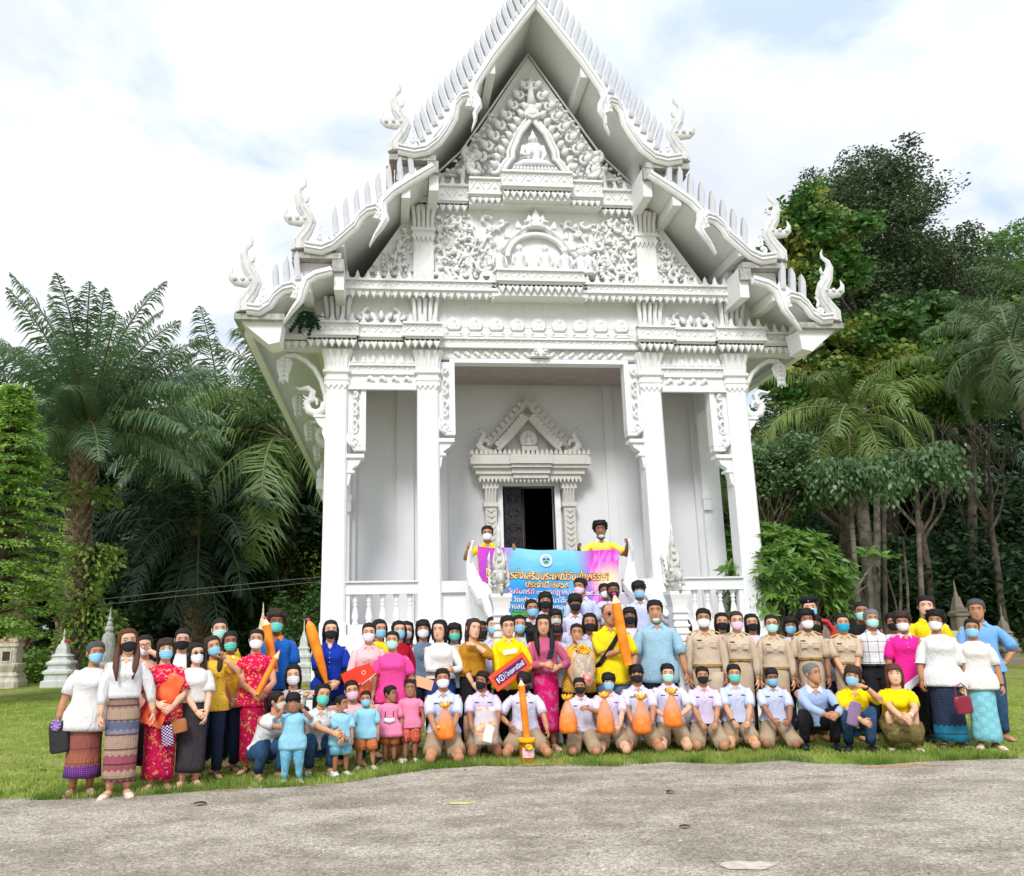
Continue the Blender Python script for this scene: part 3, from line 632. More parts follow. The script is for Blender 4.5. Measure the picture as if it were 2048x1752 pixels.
# gable walls (tympana)
b = TB(); b.prism([(-3.05, 7.05), (3.05, 7.05), (2.05, 8.6), (-2.05, 8.6)], 12.84, 13.0); b.prism([(-2.05, 8.6), (2.05, 8.6), (2.0, 8.95), (1.35, 9.35), (0, 11.6), (-1.35, 9.35), (-2.0, 8.95)], 12.84, 13.0)
b.prism([(-3.6, 6.4), (3.6, 6.4), (3.5, 7.1), (-3.5, 7.1)], 12.86, 13.0)
b.prism([(-4.4, 5.96), (4.4, 5.96), (3.6, 6.62), (-3.6, 6.62)], 12.88, 13.0)
b.build('gable_wall', WR, temple)
for s in (-1, 1):
    cx = s*1.92; b = TB(); b.box(cx-.17, cx+.17, 12.74, 12.86, 7.10, 7.95)
    b.box(cx-.20, cx+.20, 12.71, 12.86, 7.95, 8.0); b.box(cx-.18, cx+.18, 12.72, 12.86, 8.0, 8.06); b.box(cx-.21, cx+.21, 12.70, 12.86, 8.06, 8.12)
    b.box(cx-.15, cx-.11, 12.73, 12.75, 7.12, 7.85); b.box(cx+.11, cx+.15, 12.73, 12.75, 7.12, 7.85)
    for k in range(5):
        u = -.15+k*.075; b.tube([(cx+u, 12.75, 8.12), (cx+u*1.02, 12.74, 8.3), (cx+u*1.2, 12.70, 8.5)], [.033, .033, .04], 6)
        b.prism([(cx+u-.035, 7.95), (cx+u+.035, 7.95), (cx+u, 7.86)], 12.705, 12.74)
    b.build('gable_pilaster', WR, temple)
    # big flame scrolls of the middle panel
    b = TB()
    stem(b, [(s*1.62, 7.18), (s*1.70, 7.4), (s*1.55, 7.65), (s*1.68, 7.95), (s*1.58, 8.25), (s*1.66, 8.42)], 0.035, 12.83, 0.16)
    stem(b, [(s*1.25, 7.15), (s*1.42, 7.35), (s*1.28, 7.6), (s*1.42, 7.85), (s*1.25, 8.1), (s*1.45, 8.38)], 0.035, 12.83, 0.17)
    stem(b, [(s*1.0, 7.15), (s*0.98, 7.4), (s*1.12, 7.65), (s*1.02, 7.95), (s*1.12, 8.3)], 0.03, 12.83, 0.15)
    stem(b, [(s*0.98, 7.75), (s*0.85, 8.0), (s*0.70, 8.18), (s*0.45, 8.30)], 0.035, 12.83, 0.16)
    stem(b, [(s*0.95, 7.6), (s*0.85, 7.8), (s*0.68, 7.92)], 0.028, 12.83, 0.12)
    curlf(b, s*1.26, 7.36, PI/2, 0.17, 12.83, s, 0.028); curlf(b, s*1.60, 7.5, 0, 0.12, 12.83, -s, 0.022); curlf(b, s*1.12, 7.9, PI, 0.11, 12.83, s, 0.022)
    curlf(b, s*1.5, 8.22, PI/2, 0.13, 12.83, s, 0.024); curlf(b, s*0.86, 8.3, 0, 0.11, 12.83, -s, 0.022); curlf(b, s*1.3, 8.0, 1.0, 0.10, 12.83, s, 0.02)
    fill(b, [(s*0.92, 7.13), (s*1.76, 7.13), (s*1.76, 8.38), (s*1.1, 8.38)], 12.835, 0.105, 0.10, 3, 0.014)
    for q_, (a_, c_, r_) in enumerate([(1.05, 7.3, .09), (1.5, 7.28, .1), (1.66, 7.75, .09), (1.4, 7.68, .1), (1.15, 7.55, .09), (1.62, 8.1, .09), (1.36, 8.28, .09), (1.2, 8.18, .08), (.75, 8.12, .08), (.6, 8.28, .08)]): curlf(b, s*a_, c_, PI/2+q_, r_, 12.82, s*(-1)**q_, .02)
    tag(b.build('gable_scrollwork', WR, temple, smooth=True), kind='stuff')
    # side triangles
    b = TB(); stem(b, [(s*2.85, 7.2), (s*2.6, 7.28), (s*2.4, 7.45), (s*2.38, 7.7), (s*2.22, 7.95), (s*2.2, 8.2)], 0.035, 12.83, 0.15)
    curlf(b, s*2.42, 7.34, PI/2, 0.13, 12.83, s, 0.026); curlf(b, s*2.27, 7.75, PI/2, 0.10, 12.83, -s, 0.02); curlf(b, s*2.7, 7.26, PI/2, 0.08, 12.83, s, 0.018)
    fill(b, [(s*2.14, 7.13), (s*2.95, 7.13), (s*2.14, 8.2)], 12.835, 0.10, 0.09, 5, 0.014); curlf(b, s*2.55, 7.4, 1, .09, 12.82, s, .02); curlf(b, s*2.25, 7.5, 2, .09, 12.82, -s, .02)
    tag(b.build('gable_scrollwork', WR, temple, smooth=True), kind='stuff')
# arch with worshippers
b = TB()
for s in (-1, 1):
    P = [(s*(0.50*math.cos(a)), 12.72, 7.62+0.42*math.sin(a)) for a in np.linspace(0.0, PI/2, 9)]; b.tube(P, [(.05, .05)]*9, 6)
    P = [(s*0.92, 12.74, 7.32), (s*0.80, 12.72, 7.42), (s*0.78, 12.72, 7.58), (s*0.62, 12.72, 7.72), (s*0.5, 12.72, 7.92), (s*0.3, 12.72, 8.1), (s*0.1, 12.72, 8.22), (0, 12.72, 8.32)]
    b.tube(P, [.045]*8, 6, flat=0.8)
    for k, p in enumerate(P[1:-1]): b.prism([(p[0]-s*.045, p[2]+.02), (p[0]+s*.045, p[2]+.02), (p[0]+s*.06, p[2]+.1), (p[0]+s*.02, p[2]+.17), (p[0]-s*.04, p[2]+.1)][::s], 12.66, 12.74, 0.015)
    curlf(b, s*0.13, 8.18, 0.4 if s > 0 else PI-.4, 0.08, 12.72, s, 0.022); curlf(b, s*0.92, 7.38, PI/2, 0.12, 12.74, -s, 0.03); curlf(b, s*0.86, 7.6, PI/2, 0.09, 12.74, s, 0.024)
b.prism([(-.16, 8.16), (.16, 8.16), (.1, 8.3), (0, 8.52), (-.1, 8.3)], 12.66, 12.8, 0.03)
b.prism([(-.5, 7.3), (.5, 7.3), (.5, 7.62), (.43, 7.85), (.25, 8.02), (0, 8.08), (-.25, 8.02), (-.43, 7.85), (-.5, 7.62)], 12.80, 12.85)
b.box(-0.95, 0.95, 12.66, 12.86, 7.24, 7.33)
b.build('gable_arch', WR, temple, angle=45)
ff = MB(); k_ = K
ff.loft([[(r*math.cos(a)*k_, r*0.8*math.sin(a)*k_, z*k_) for a in np.linspace(0, 2*PI, 11)[:-1]] for r, z in [(.10, 0), (.115, .03), (.10, .06), (.072, .10), (.068, .16), (.088, .25), (.095, .29), (.06, .325), (.028, .34), (.028, .37)]])
ff.ball((0, 0, .42*k_), (.058*k_, .06*k_, .065*k_), 10, 7)
for s in (-1, 1): ff.tube([(s*.09*k_, 0, .295*k_), (s*.125*k_, -.01, .20*k_), (s*.12*k_, -.03, .10*k_)], [.026*k_, .024*k_, .018*k_], 7)
for q in range(7): ff.ball((math.cos(q*PI/3.5+1)*.1*k_, math.sin(q*PI/3.5+1)*.08*k_, .02*k_), (.035*k_, .03*k_, .028*k_), 6, 5)
FIG = ff.mesh('worshipper_figure', WH, smooth=True)
for dx, z, rz in [(-0.66, 7.27, 0.3), (-0.32, 7.3, 0.15), (0.12, 7.3, 0), (0.45, 7.28, -0.15), (0.72, 7.25, -0.4), (0.84, 7.26, -0.6)]:
    place('worshipper_figure', FIG, temple, dx, 12.60, z, (0, 0, rz), (1, 1, 1.0))
# third entablature, stepped
cornice(-2.02, -1.16, 8.42, 8.60, 8.90, 12.74); cornice(1.16, 2.02, 8.42, 8.60, 8.90, 12.74)
cornice(-1.12, -0.60, 8.50, 8.66, 8.97, 12.60, False); cornice(0.60, 1.12, 8.50, 8.66, 8.97, 12.60, False); cornice(-0.58, 0.58, 8.56, 8.76, 9.05, 12.48, False)
b = TB(); b.box(-1.14, 1.14, 12.62, 12.95, 8.52, 8.95); b.box(-.58, .58, 12.5, 12.95, 8.56, 9.0); b.build('cornice_core', WR, temple)
# upper pediment
b = TB()
for s in (-1, 1):
    P = [(s*0.50, 12.66, 9.02), (s*0.52, 12.66, 9.22), (s*0.42, 12.66, 9.38), (s*0.36, 12.66, 9.44), (s*0.36, 12.66, 9.58), (s*0.22, 12.66, 9.92), (0, 12.66, 10.22)]
    b.tube(P, [(.05, .05)]*7, 6); P2 = [(p[0]+s*.08, 12.69, p[2]+.02) for p in P]; b.tube(P2, [(.035, .04)]*7, 6)
    for t in range(9):
        u = (t+.5)/9; x = 1.12*(1-u)+0.06*u; z = 9.10*(1-u)+10.95*u
        leaf(b, s*x, z, PI/2+s*0.1, 0.26-0.06*u, 0.042, 12.74, -s*1.2, 0.06); curlf(b, s*(x-0.03), z+0.03, PI/2, 0.10-0.02*u, 12.74, s, 0.024)
        x = 0.72*(1-u)+0.06*u; z = 9.15*(1-u)+10.45*u
        leaf(b, s*x, z, PI/2, 0.20, 0.036, 12.70, -s*1.0, 0.06); b.ball((s*(x+0.02), 12.68, z+0.05), (.05, .04, .06), 7, 5)
    curlf(b, s*0.98, 9.22, PI/2, 0.20, 12.72, -s, 0.042); curlf(b, s*1.12, 9.5, PI/2, 0.13, 12.74, -s, 0.03); curlf(b, s*0.72, 9.2, PI/2, 0.14, 12.72, s, 0.034)
    stem(b, [(s*1.25, 9.0), (s*1.22, 9.25), (s*1.10, 9.45), (s*1.20, 9.65)], 0.05, 12.74, 0.16)
    fill(b, [(s*0.0, 10.3), (s*0.3, 9.9), (s*0.55, 9.4), (s*0.60, 9.0), (s*1.2, 9.0), (s*1.2, 9.6), (s*0.05, 11.2)], 12.78, 0.13, 0.11, 8, 0.02)
    b.box(min(s*1.28, s*1.55), max(s*1.28, s*1.55), 12.75, 12.84, 9.12, 9.15)
    fill(b, [(s*1.3, 9.0), (s*1.75, 9.0), (s*1.3, 9.5)], 12.8, 0.11, 0.08, 9, 0.016)
    b.tube([(s*1.86, 12.80, 9.0), (s*1.25, 12.8, 9.62), (s*0.6, 12.8, 10.66), (0, 12.8, 11.62)], [.02]*4, 4)
b.ball((0, 12.66, 10.30), (.15, .06, .14)); b.ball((0, 12.62, 10.30), (.08, .05, .06)); b.ball((0, 12.68, 10.48), (.09, .05, .12)); b.tube([(0, 12.7, 10.5), (0, 12.7, 10.72), (0, 12.7, 11.2)], [.09, .06, .01], 7)
for q in range(6): b.ball((-.1+.04*q, 12.60, 10.20+.02*abs(q-2.5)), (.03, .03, .04), 6, 5)
tag(b.build('pediment_scrollwork', WR, temple, smooth=True), kind='stuff')
# seated Buddha relief
b = TB(); b.ball((0, 12.66, 9.83), (.062, .06, .085), 12, 9); b.ball((0, 12.67, 9.93), (.035, .035, .04)); b.tube([(0, 12.67, 9.9), (0, 12.67, 10.01)], [.02, .003], 6)
b.loft([[(r*math.cos(a), 12.69+r*.55*math.sin(a), z) for a in np.linspace(0, 2*PI, 15)[:-1]] for r, z in [(.13, 9.3), (.12, 9.4), (.135, 9.55), (.165, 9.66), (.13, 9.72), (.045, 9.745), (.04, 9.79)]])
b.tube([(-.16, 12.68, 9.68), (-.215, 12.64, 9.5), (-.10, 12.56, 9.45), (-.04, 12.56, 9.58)], [.045, .04, .032, .025], 8); b.tube([(.16, 12.68, 9.68), (.20, 12.64, 9.5), (.12, 12.58, 9.36), (.0, 12.56, 9.34)], [.045, .04, .032, .025], 8)
b.tube([(-.34, 12.64, 9.27), (-.18, 12.58, 9.30), (.0, 12.56, 9.29), (.18, 12.58, 9.30), (.34, 12.64, 9.27)], [.045, .065, .06, .065, .045], 8)
for s in (-1, 1): b.tube([(s*.06, 12.67, 9.86), (s*.075, 12.66, 9.76)], [.012, .008], 5)
b.box(-.38, .38, 12.56, 12.8, 9.10, 9.15); b.box(-.42, .42, 12.54, 12.8, 9.03, 9.10)
for q in range(13): b.ball((-.36+.06*q, 12.56, 9.19), (.032, .03, .04), 6, 5); b.ball((-.39+.065*q, 12.54, 9.13), (.032, .03, .03), 6, 5)
b.build('buddha_relief', WH, temple, smooth=True)

# --- roof tiers
TIERS = [  # underside profile (dx, z) of the roof at the bargeboard, top to eave
    [(0, 11.98), (0.78, 10.80), (1.25, 10.10), (1.75, 9.42), (2.40, 9.02)],
    [(1.72, 8.80), (2.21, 8.42), (2.75, 8.00), (3.25, 7.55), (3.90, 7.27)],
    [(3.25, 7.02), (3.75, 6.78), (4.10, 6.58), (4.40, 6.36), (4.74, 6.25)]]
YB = 26.6
for ti, T in enumerate(TIERS):
    for s in (-1, 1):
        b = TB(); up = 0.10; y0 = BP+0.05
        Q = T if ti else [(0, T[0][1])]+T[1:]
        bot = [(s*x, z) for x, z in Q]; top = [(s*x, z+up) for x, z in Q][::-1]
        poly = bot+top
        n = len(poly); V = [(x, y0, z) for x, z in poly]+[(x, YB, z) for x, z in poly]
        m_ = len(Q); F = []
        for i in range(m_-1): F.append((i, i+1, n+i+1, n+i)); F.append((m_+i, m_+i+1, n+m_+i+1, n+m_+i))
        F.append((m_-1, m_, n+m_, n+m_-1)); F.append((0, n, 2*n-1, n-1))
        for base_ in (0, n):
            for i in range(m_-1): F.append((base_+i, base_+i+1, base_+n-2-i, base_+n-1-i))
        b.add(V, F); slab = b.build('roof_slab', WS, temple)
        # tiles on top
        b = TB(); tq = [(s*x, z+up+0.012) for x, z in Q]
        for i in range(m_-1): b.add([(tq[i][0], y0+.05, tq[i][1]), (tq[i+1][0], y0+.05, tq[i+1][1]), (tq[i+1][0], YB, tq[i+1][1]), (tq[i][0], YB, tq[i][1])], [(0, 1, 2, 3)])
        b.build('tile_covering', REDT, slab)
        # purlins under the slab
        b = TB()
        for i in (1,) if ti == 0 else ((1, 3) if ti == 1 else (1,)):
            x, z = Q[i]; b.box(min(s*(x-.05), s*(x+.09)), max(s*(x-.05), s*(x+.09)), BP-0.02, 26, z-0.22+(0.05 if ti else 0.0), z-0.0)
        b.build('purlin', WS, slab)
        # eave beam, weathered cap
        ex, ez = T[-1]
        b = TB()
        if ti < 2:
            b.box(*sorted((s*(ex-0.70), s*(ex-0.55))), BP+0.06, 26, ez-0.58, ez-0.08)       # inner beam
            b.box(*sorted((s*(ex-0.54), s*(ex-0.02))), BP+0.16, 26, ez-0.36, ez-0.10)
        else: b.prism([(s*(ex-0.62), ez-0.08), (s*(ex+0.02), ez-0.08), (s*(ex-0.06), ez-0.16), (s*(ex-0.42), ez-0.46), (s*(ex-0.58), ez-0.42)], BP+0.08, 12.5); b.box(*sorted((s*(ex-0.10), s*(ex+0.02))), 12.5, 26.4, ez-0.2, ez-0.08)
        b.build('eave_beam', WS, temple)
        b = TB(); b.box(*sorted((s*(ex-0.66), s*(ex+0.10))), BP-0.02, BP+0.30, ez-0.095, ez+0.0)
        b.box(*sorted((s*(ex+0.02), s*(ex+0.10))), BP+0.30, 26.4, ez-0.09, ez+0.02)
        if ti < 2: b.box(*sorted((s*(ex-0.70), s*(ex-0.52))), BP-0.01, BP+0.06, ez-0.30, ez-0.095)
        b.build('eave_cap', WD, temple)
        # red tile ends peeping past the eave
        tm_ = MB(); tm_.box(-.05, .10, -.09, .09, -.012, .012)
        tme = tm_.mesh('roof_tile', REDT)
        for k in range(14 if s < 0 else 6): place('roof_tile', tme, slab, s*(ex+0.10), BP+0.45+k*0.21, ez+0.02, (0, s*0.35, 0))
# vertical walls between tiers (seen from the side)
for s in (-1, 1):
    b = TB(); b.box(*sorted((s*1.75, s*1.85)), 12.6, 26, 8.75, 9.5); b.box(*sorted((s*3.25, s*3.35)), 12.6, 26, 6.9, 7.7); b.build('clerestory', WS, temple)
# lamyong bargeboards, teeth and finials
BAND = [([(1.17, 9.90), (1.14, 10.02), (1.20, 10.11), (1.32, 10.07), (1.41, 9.94), (1.45, 9.70), (1.56, 9.48), (1.70, 9.26), (1.90, 9.08), (2.10, 9.03), (2.35, 9.08)],
         [(0.0, 12.0), (0.40, 11.42), (0.78, 10.86), (0.95, 10.56), (1.08, 10.34), (1.12, 10.18), (1.05, 10.04), (1.02, 9.92), (1.09, 9.79), (1.09, 9.65), (1.15, 9.48)], [(0.06, 12.0), (0.78, 10.86), (1.45, 9.92), (1.95, 9.2)], 19, 0.44),
        ([(2.68, 7.84), (2.64, 7.94), (2.71, 8.02), (2.85, 7.98), (2.97, 7.86), (3.04, 7.72), (3.18, 7.58), (3.38, 7.38), (3.55, 7.30), (3.80, 7.34)],
         [(1.78, 8.79), (2.20, 8.50), (2.45, 8.31), (2.60, 8.14), (2.60, 7.98), (2.55, 7.85), (2.62, 7.71), (2.71, 7.57), (2.80, 7.38)], [(1.98, 8.70), (2.72, 8.06), (3.35, 7.48)], 8, 0.42),
        ([(3.93, 6.48), (3.89, 6.60), (3.97, 6.67), (4.12, 6.63), (4.24, 6.52), (4.32, 6.38), (4.46, 6.28), (4.64, 6.30)],
         [(3.38, 6.95), (3.62, 6.88), (3.76, 6.78), (3.81, 6.62), (3.85, 6.45), (3.97, 6.28), (4.09, 6.08)], [(3.76, 6.86), (4.02, 6.66), (4.24, 6.50)], 3, 0.42)]
FIN = [(0, -.02), (-.02, .12), (.10, .30), (.16, .45), (.10, .58), (.02, .70), (-.045, .92), (-.02, 1.02), (.065, 1.09), (.075, 1.16), (.045, 1.24)]
FR = [.15, .135, .115, .105, .115, .10, .07, .05, .034, .022, .004]
FINM = plaster('finial_plaster', (0.68, 0.68, 0.67), 0.55); TOOM = plaster('tooth_plaster', (0.60, 0.61, 0.645), 0.4)
def finial(s, dx, z, y, parent):
    b = TB(); P = [(s*(dx-a), y, z+c) for a, c in FIN]
    b.tube(P, [(r*.92, r*0.55) for r in FR], 9)
    for o_ in (-.35, .35): b.tube([(p[0]+o_*r, y-r*.5, p[2]) for p, r in zip(P[:6], FR[:6])], [.014]*6, 5)
    # mouth flame outward and small crest flames inward
    q = [(.12, .47), (-.02, .45), (-.14, .46), (-.21, .52), (-.23, .60), (-.20, .70)]
    b.tube([(s*(dx-a), y, z+c) for a, c in q], [.09, .085, .07, .055, .035, .004], 8, flat=0.6)
    for o_ in (-.16, -.04, .08): b.ball((s*(dx-o_), y-.055, z+.50), (.035, .025, .035), 8, 5)
    for h in (.68, .82):
        b.tube([(s*(dx-.03), y, z+h-.03), (s*(dx-.10), y, z+h-.005), (s*(dx-.115), y, z+h+.05), (s*(dx-.10), y, z+h+.11)], [.035, .035, .026, .003], 6, flat=0.7)
    b.build('naga_finial', FINM, parent, angle=50)
tooth = MB(); tp = [(-.046, 0), (.046, 0), (.048, .36), (.046, .42), (.036, .52), (.0, .47), (-.032, .41), (-.046, .32)]
tooth.prism([(a*K, z*K) for a, z in tp], -.05, .05, 0.015)
tooth.prism([(a*K*.5+.002, (z*.78+.05)*K) for a, z in tp], -.056, -.049)
ME_TL = tooth.mesh('roof_tooth', TOOM)
tooth = MB(); tooth.prism([(-a*K, z*K) for a, z in tp][::-1], -.05, .05, 0.015); tooth.prism([(-(a*K*.5+.002), (z*.78+.05)*K) for a, z in tp][::-1], -.056, -.049)
ME_TR = tooth.mesh('roof_tooth', TOOM)
for ti, (path, hook, tl, nt, th) in enumerate(BAND):
    for s in (-1, 1):
        b = TB(); P = [(s*x, BP-0.04, z) for x, z in path]
        b.tube(P, [(.085, .055)]*len(P), 8); b.tube([(p[0]+0.0, BP-0.10, p[2]+0.065) for p in P], [.022]*len(P), 6); b.tube([(p[0], BP-0.105, p[2]-0.01) for p in P], [.013]*len(P), 5)
        H = [(s*x, BP-0.05, z) for x, z in hook]; b.tube(H, [(.085-.075*(i/(len(H)-1))**3, .055) for i in range(len(H))], 8); b.tube([(p[0], BP-0.11, p[2]) for p in H[:-1]], [.014]*(len(H)-1), 5)
        # backing board behind the teeth
        up_ = [(s*x, z) for x, z in tl]; o_ = TB()
        for i in range(len(tl)-1):
            (x0, z0), (x1, z1) = tl[i], tl[i+1]; nx, nz = 0.10, 0.10
            b.add([(s*x0, BP+0.01, z0-.08), (s*x1, BP+0.01, z1-.08), (s*(x1+nx), BP+0.01, z1+nz), (s*(x0+nx), BP+0.01, z0+nz), (s*x0, BP+.05, z0-.08), (s*x1, BP+.05, z1-.08), (s*(x1+nx), BP+.05, z1+nz), (s*(x0+nx), BP+.05, z0+nz)],
                  [(0, 1, 2, 3), (7, 6, 5, 4), (3, 2, 6, 7), (0, 4, 5, 1)])
        # spiral at the lower end and blocks
        ex, ez = path[-1]
        sx = ex-0.22; SP = [(s*(sx+0.10*(1-t)*math.cos(5.5*t+3.6)), BP-0.08, ez+0.13+0.10*(1-t)*math.sin(5.5*t+3.6)) for t in np.linspace(0, 1, 10)]
        b.tube(SP, [.032]*10, 6); b.tube([(s*sx, BP-.06, ez+.2), (s*(sx+.02), BP-.06, ez+.3), (s*(sx-.03), BP-.06, ez+.37)], [.03, .02, .012], 6)
        b.ball((s*sx, BP-.08, ez+.13), (.03, .03, .03), 8, 6)
        board = b.build('bargeboard', WH, temple, angle=45)
        kx, kz = path[2] if ti == 0 else path[0 if ti else 2]
        # teeth
        seg = [math.dist(tl[i], tl[i+1]) for i in range(len(tl)-1)]; tot = sum(seg)
        for k in range(nt):
            d = tot*(k+.6)/nt; i = 0
            while i < len(seg)-1 and d > seg[i]: d -= seg[i]; i += 1
            t = d/seg[i]; x = tl[i][0]*(1-t)+tl[i+1][0]*t; z = tl[i][1]*(1-t)+tl[i+1][1]*t
            lean = 0.30 if ti == 0 else 0.10
            place('roof_tooth', ME_TL if s < 0 else ME_TR, board, s*(x+0.04), BP+0.02, z+0.02, (0, s*lean, 0))
        ex, ez = [(2.42, 9.10), (3.92, 7.34), (4.72, 6.30)][ti]
        finial(s, ex-0.03, ez, BP, board)
# ridge finial base
b = TB(); b.tube([(0, BP-0.02, 11.9), (0, BP-.02, 12.3), (.0, BP-.02, 12.7), (0, BP-.1, 13.3)], [(.12, .08), (.13, .09), (.1, .07), (.03, .03)], 8); b.build('ridge_finial', WH, temple, smooth=True)

# eave brackets along both sides
def bracket(s, y, parent):
    b = TB(); X = 3.5
    P = [(.0, 4.98), (.02, 5.25), (.09, 5.48), (.20, 5.68), (.34, 5.82), (.52, 5.92), (.68, 5.90)]
    b.tube([(s*(X+a), y, z) for a, z in P], [(.045, .05)]*7, 7)
    P = [(.04, 5.12), (.05, 5.0), (.16, 4.93), (.28, 4.98), (.32, 5.10), (.24, 5.20), (.16, 5.16), (.15, 5.08)]
    b.tube([(s*(X+a), y, z) for a, z in P], [.05, .07, .075, .07, .06, .05, .035, .02], 8)
    P = [(.26, 5.14), (.22, 5.30), (.30, 5.36), (.44, 5.34), (.50, 5.38)]
    b.tube([(s*(X+a), y, z) for a, z in P], [.06, .055, .05, .028, .004], 7)
    for q in range(4): b.tube([(s*(X+.31), y, 5.0+.06*q), (s*(X+.39), y, 5.04+.07*q)], [.03, .003], 5)
    # hanging leaf
    L = [(.68, 5.92), (.69, 5.80), (.70, 5.66), (.71, 5.55), (.71, 5.42)]; b.tube([(s*(X+a), y, z) for a, z in L], [(.03, .03), (.13, .04), (.11, .04), (.06, .035), (.004, .004)], 8)
    for q in range(5): 
        for r_ in (-1, 1): leaf(b, s*(X+.69), 5.86-.08*q, -PI/2+r_*1.0, .13, .022, y-.03, -r_*.7, .02)
    b.box(*sorted((s*(X-.0), s*(X+.20))), y-.08, y+.08, 4.86, 4.90); b.prism([(s*X, 4.86), (s*(X+.18), 4.86), (s*(X+.13), 4.76), (s*(X+.05), 4.68), (s*(X+.06), 4.6), (s*X, 4.45)][::s], y-.06, y+.06)
    b.build('eave_bracket', WR, parent, angle=50)
for s in (-1, 1):
    for y in (12.98, 15.2, 17.4, 19.6, 21.8): bracket(s, y, temple)
    # window canopies on the side walls
    for y in (16.3, 20.7):
        b = TB(); b.box(*sorted((s*3.36, s*3.75)), y-.8, y+.8, 3.9, 4.1); b.box(*sorted((s*3.36, s*3.85)), y-.9, y+.9, 4.1, 4.3)
        for k in range(12): b.ball((s*3.78, y-.8+k*.145, 4.4), (.07, .07, .12), 6, 5)
        b.prism([(s*3.36, 4.3), (s*3.7, 4.3), (s*3.6, 5.0), (s*3.45, 5.5), (s*3.36, 5.6)][::s], y-.35, y+.35)
        b.build('window_canopy', WR, temple)
    b = TB(); b.box(*sorted((s*3.36, s*3.45)), 15.0, 15.4, FL, 6.2); b.box(*sorted((s*3.36, s*3.45)), 17.2, 17.6, FL, 6.2); b.build('side_pilaster', WH, temple)
# fern growing out of the eave crack
fm = mat('fern_green', (0.03, 0.09, 0.05), 0.6, var=0.4, trans=0.3)
b = TB()
for q in range(26):
    a = -PI/2+random.uniform(-1.4, 1.4); x0, z0 = -3.75+random.uniform(-.16, .12), 6.44+random.uniform(-.06, .08); ln = random.uniform(.12, .32)
    for k in range(5):
        t = k/5; b.add([(x0+ln*t*math.cos(a), 12.5, z0+ln*t*math.sin(a)), (x0+ln*(t+.2)*math.cos(a)+.04, 12.46, z0+ln*(t+.2)*math.sin(a)), (x0+ln*(t+.3)*math.cos(a), 12.5, z0+ln*(t+.3)*math.sin(a)), (x0+ln*(t+.2)*math.cos(a)-.04, 12.47, z0+ln*(t+.2)*math.sin(a)+.02)], [(0, 1, 2, 3)])
fe = b.build('fern', fm); tag(fe, 'small green fern sprouting from the cornice under the left eave', 'fern')

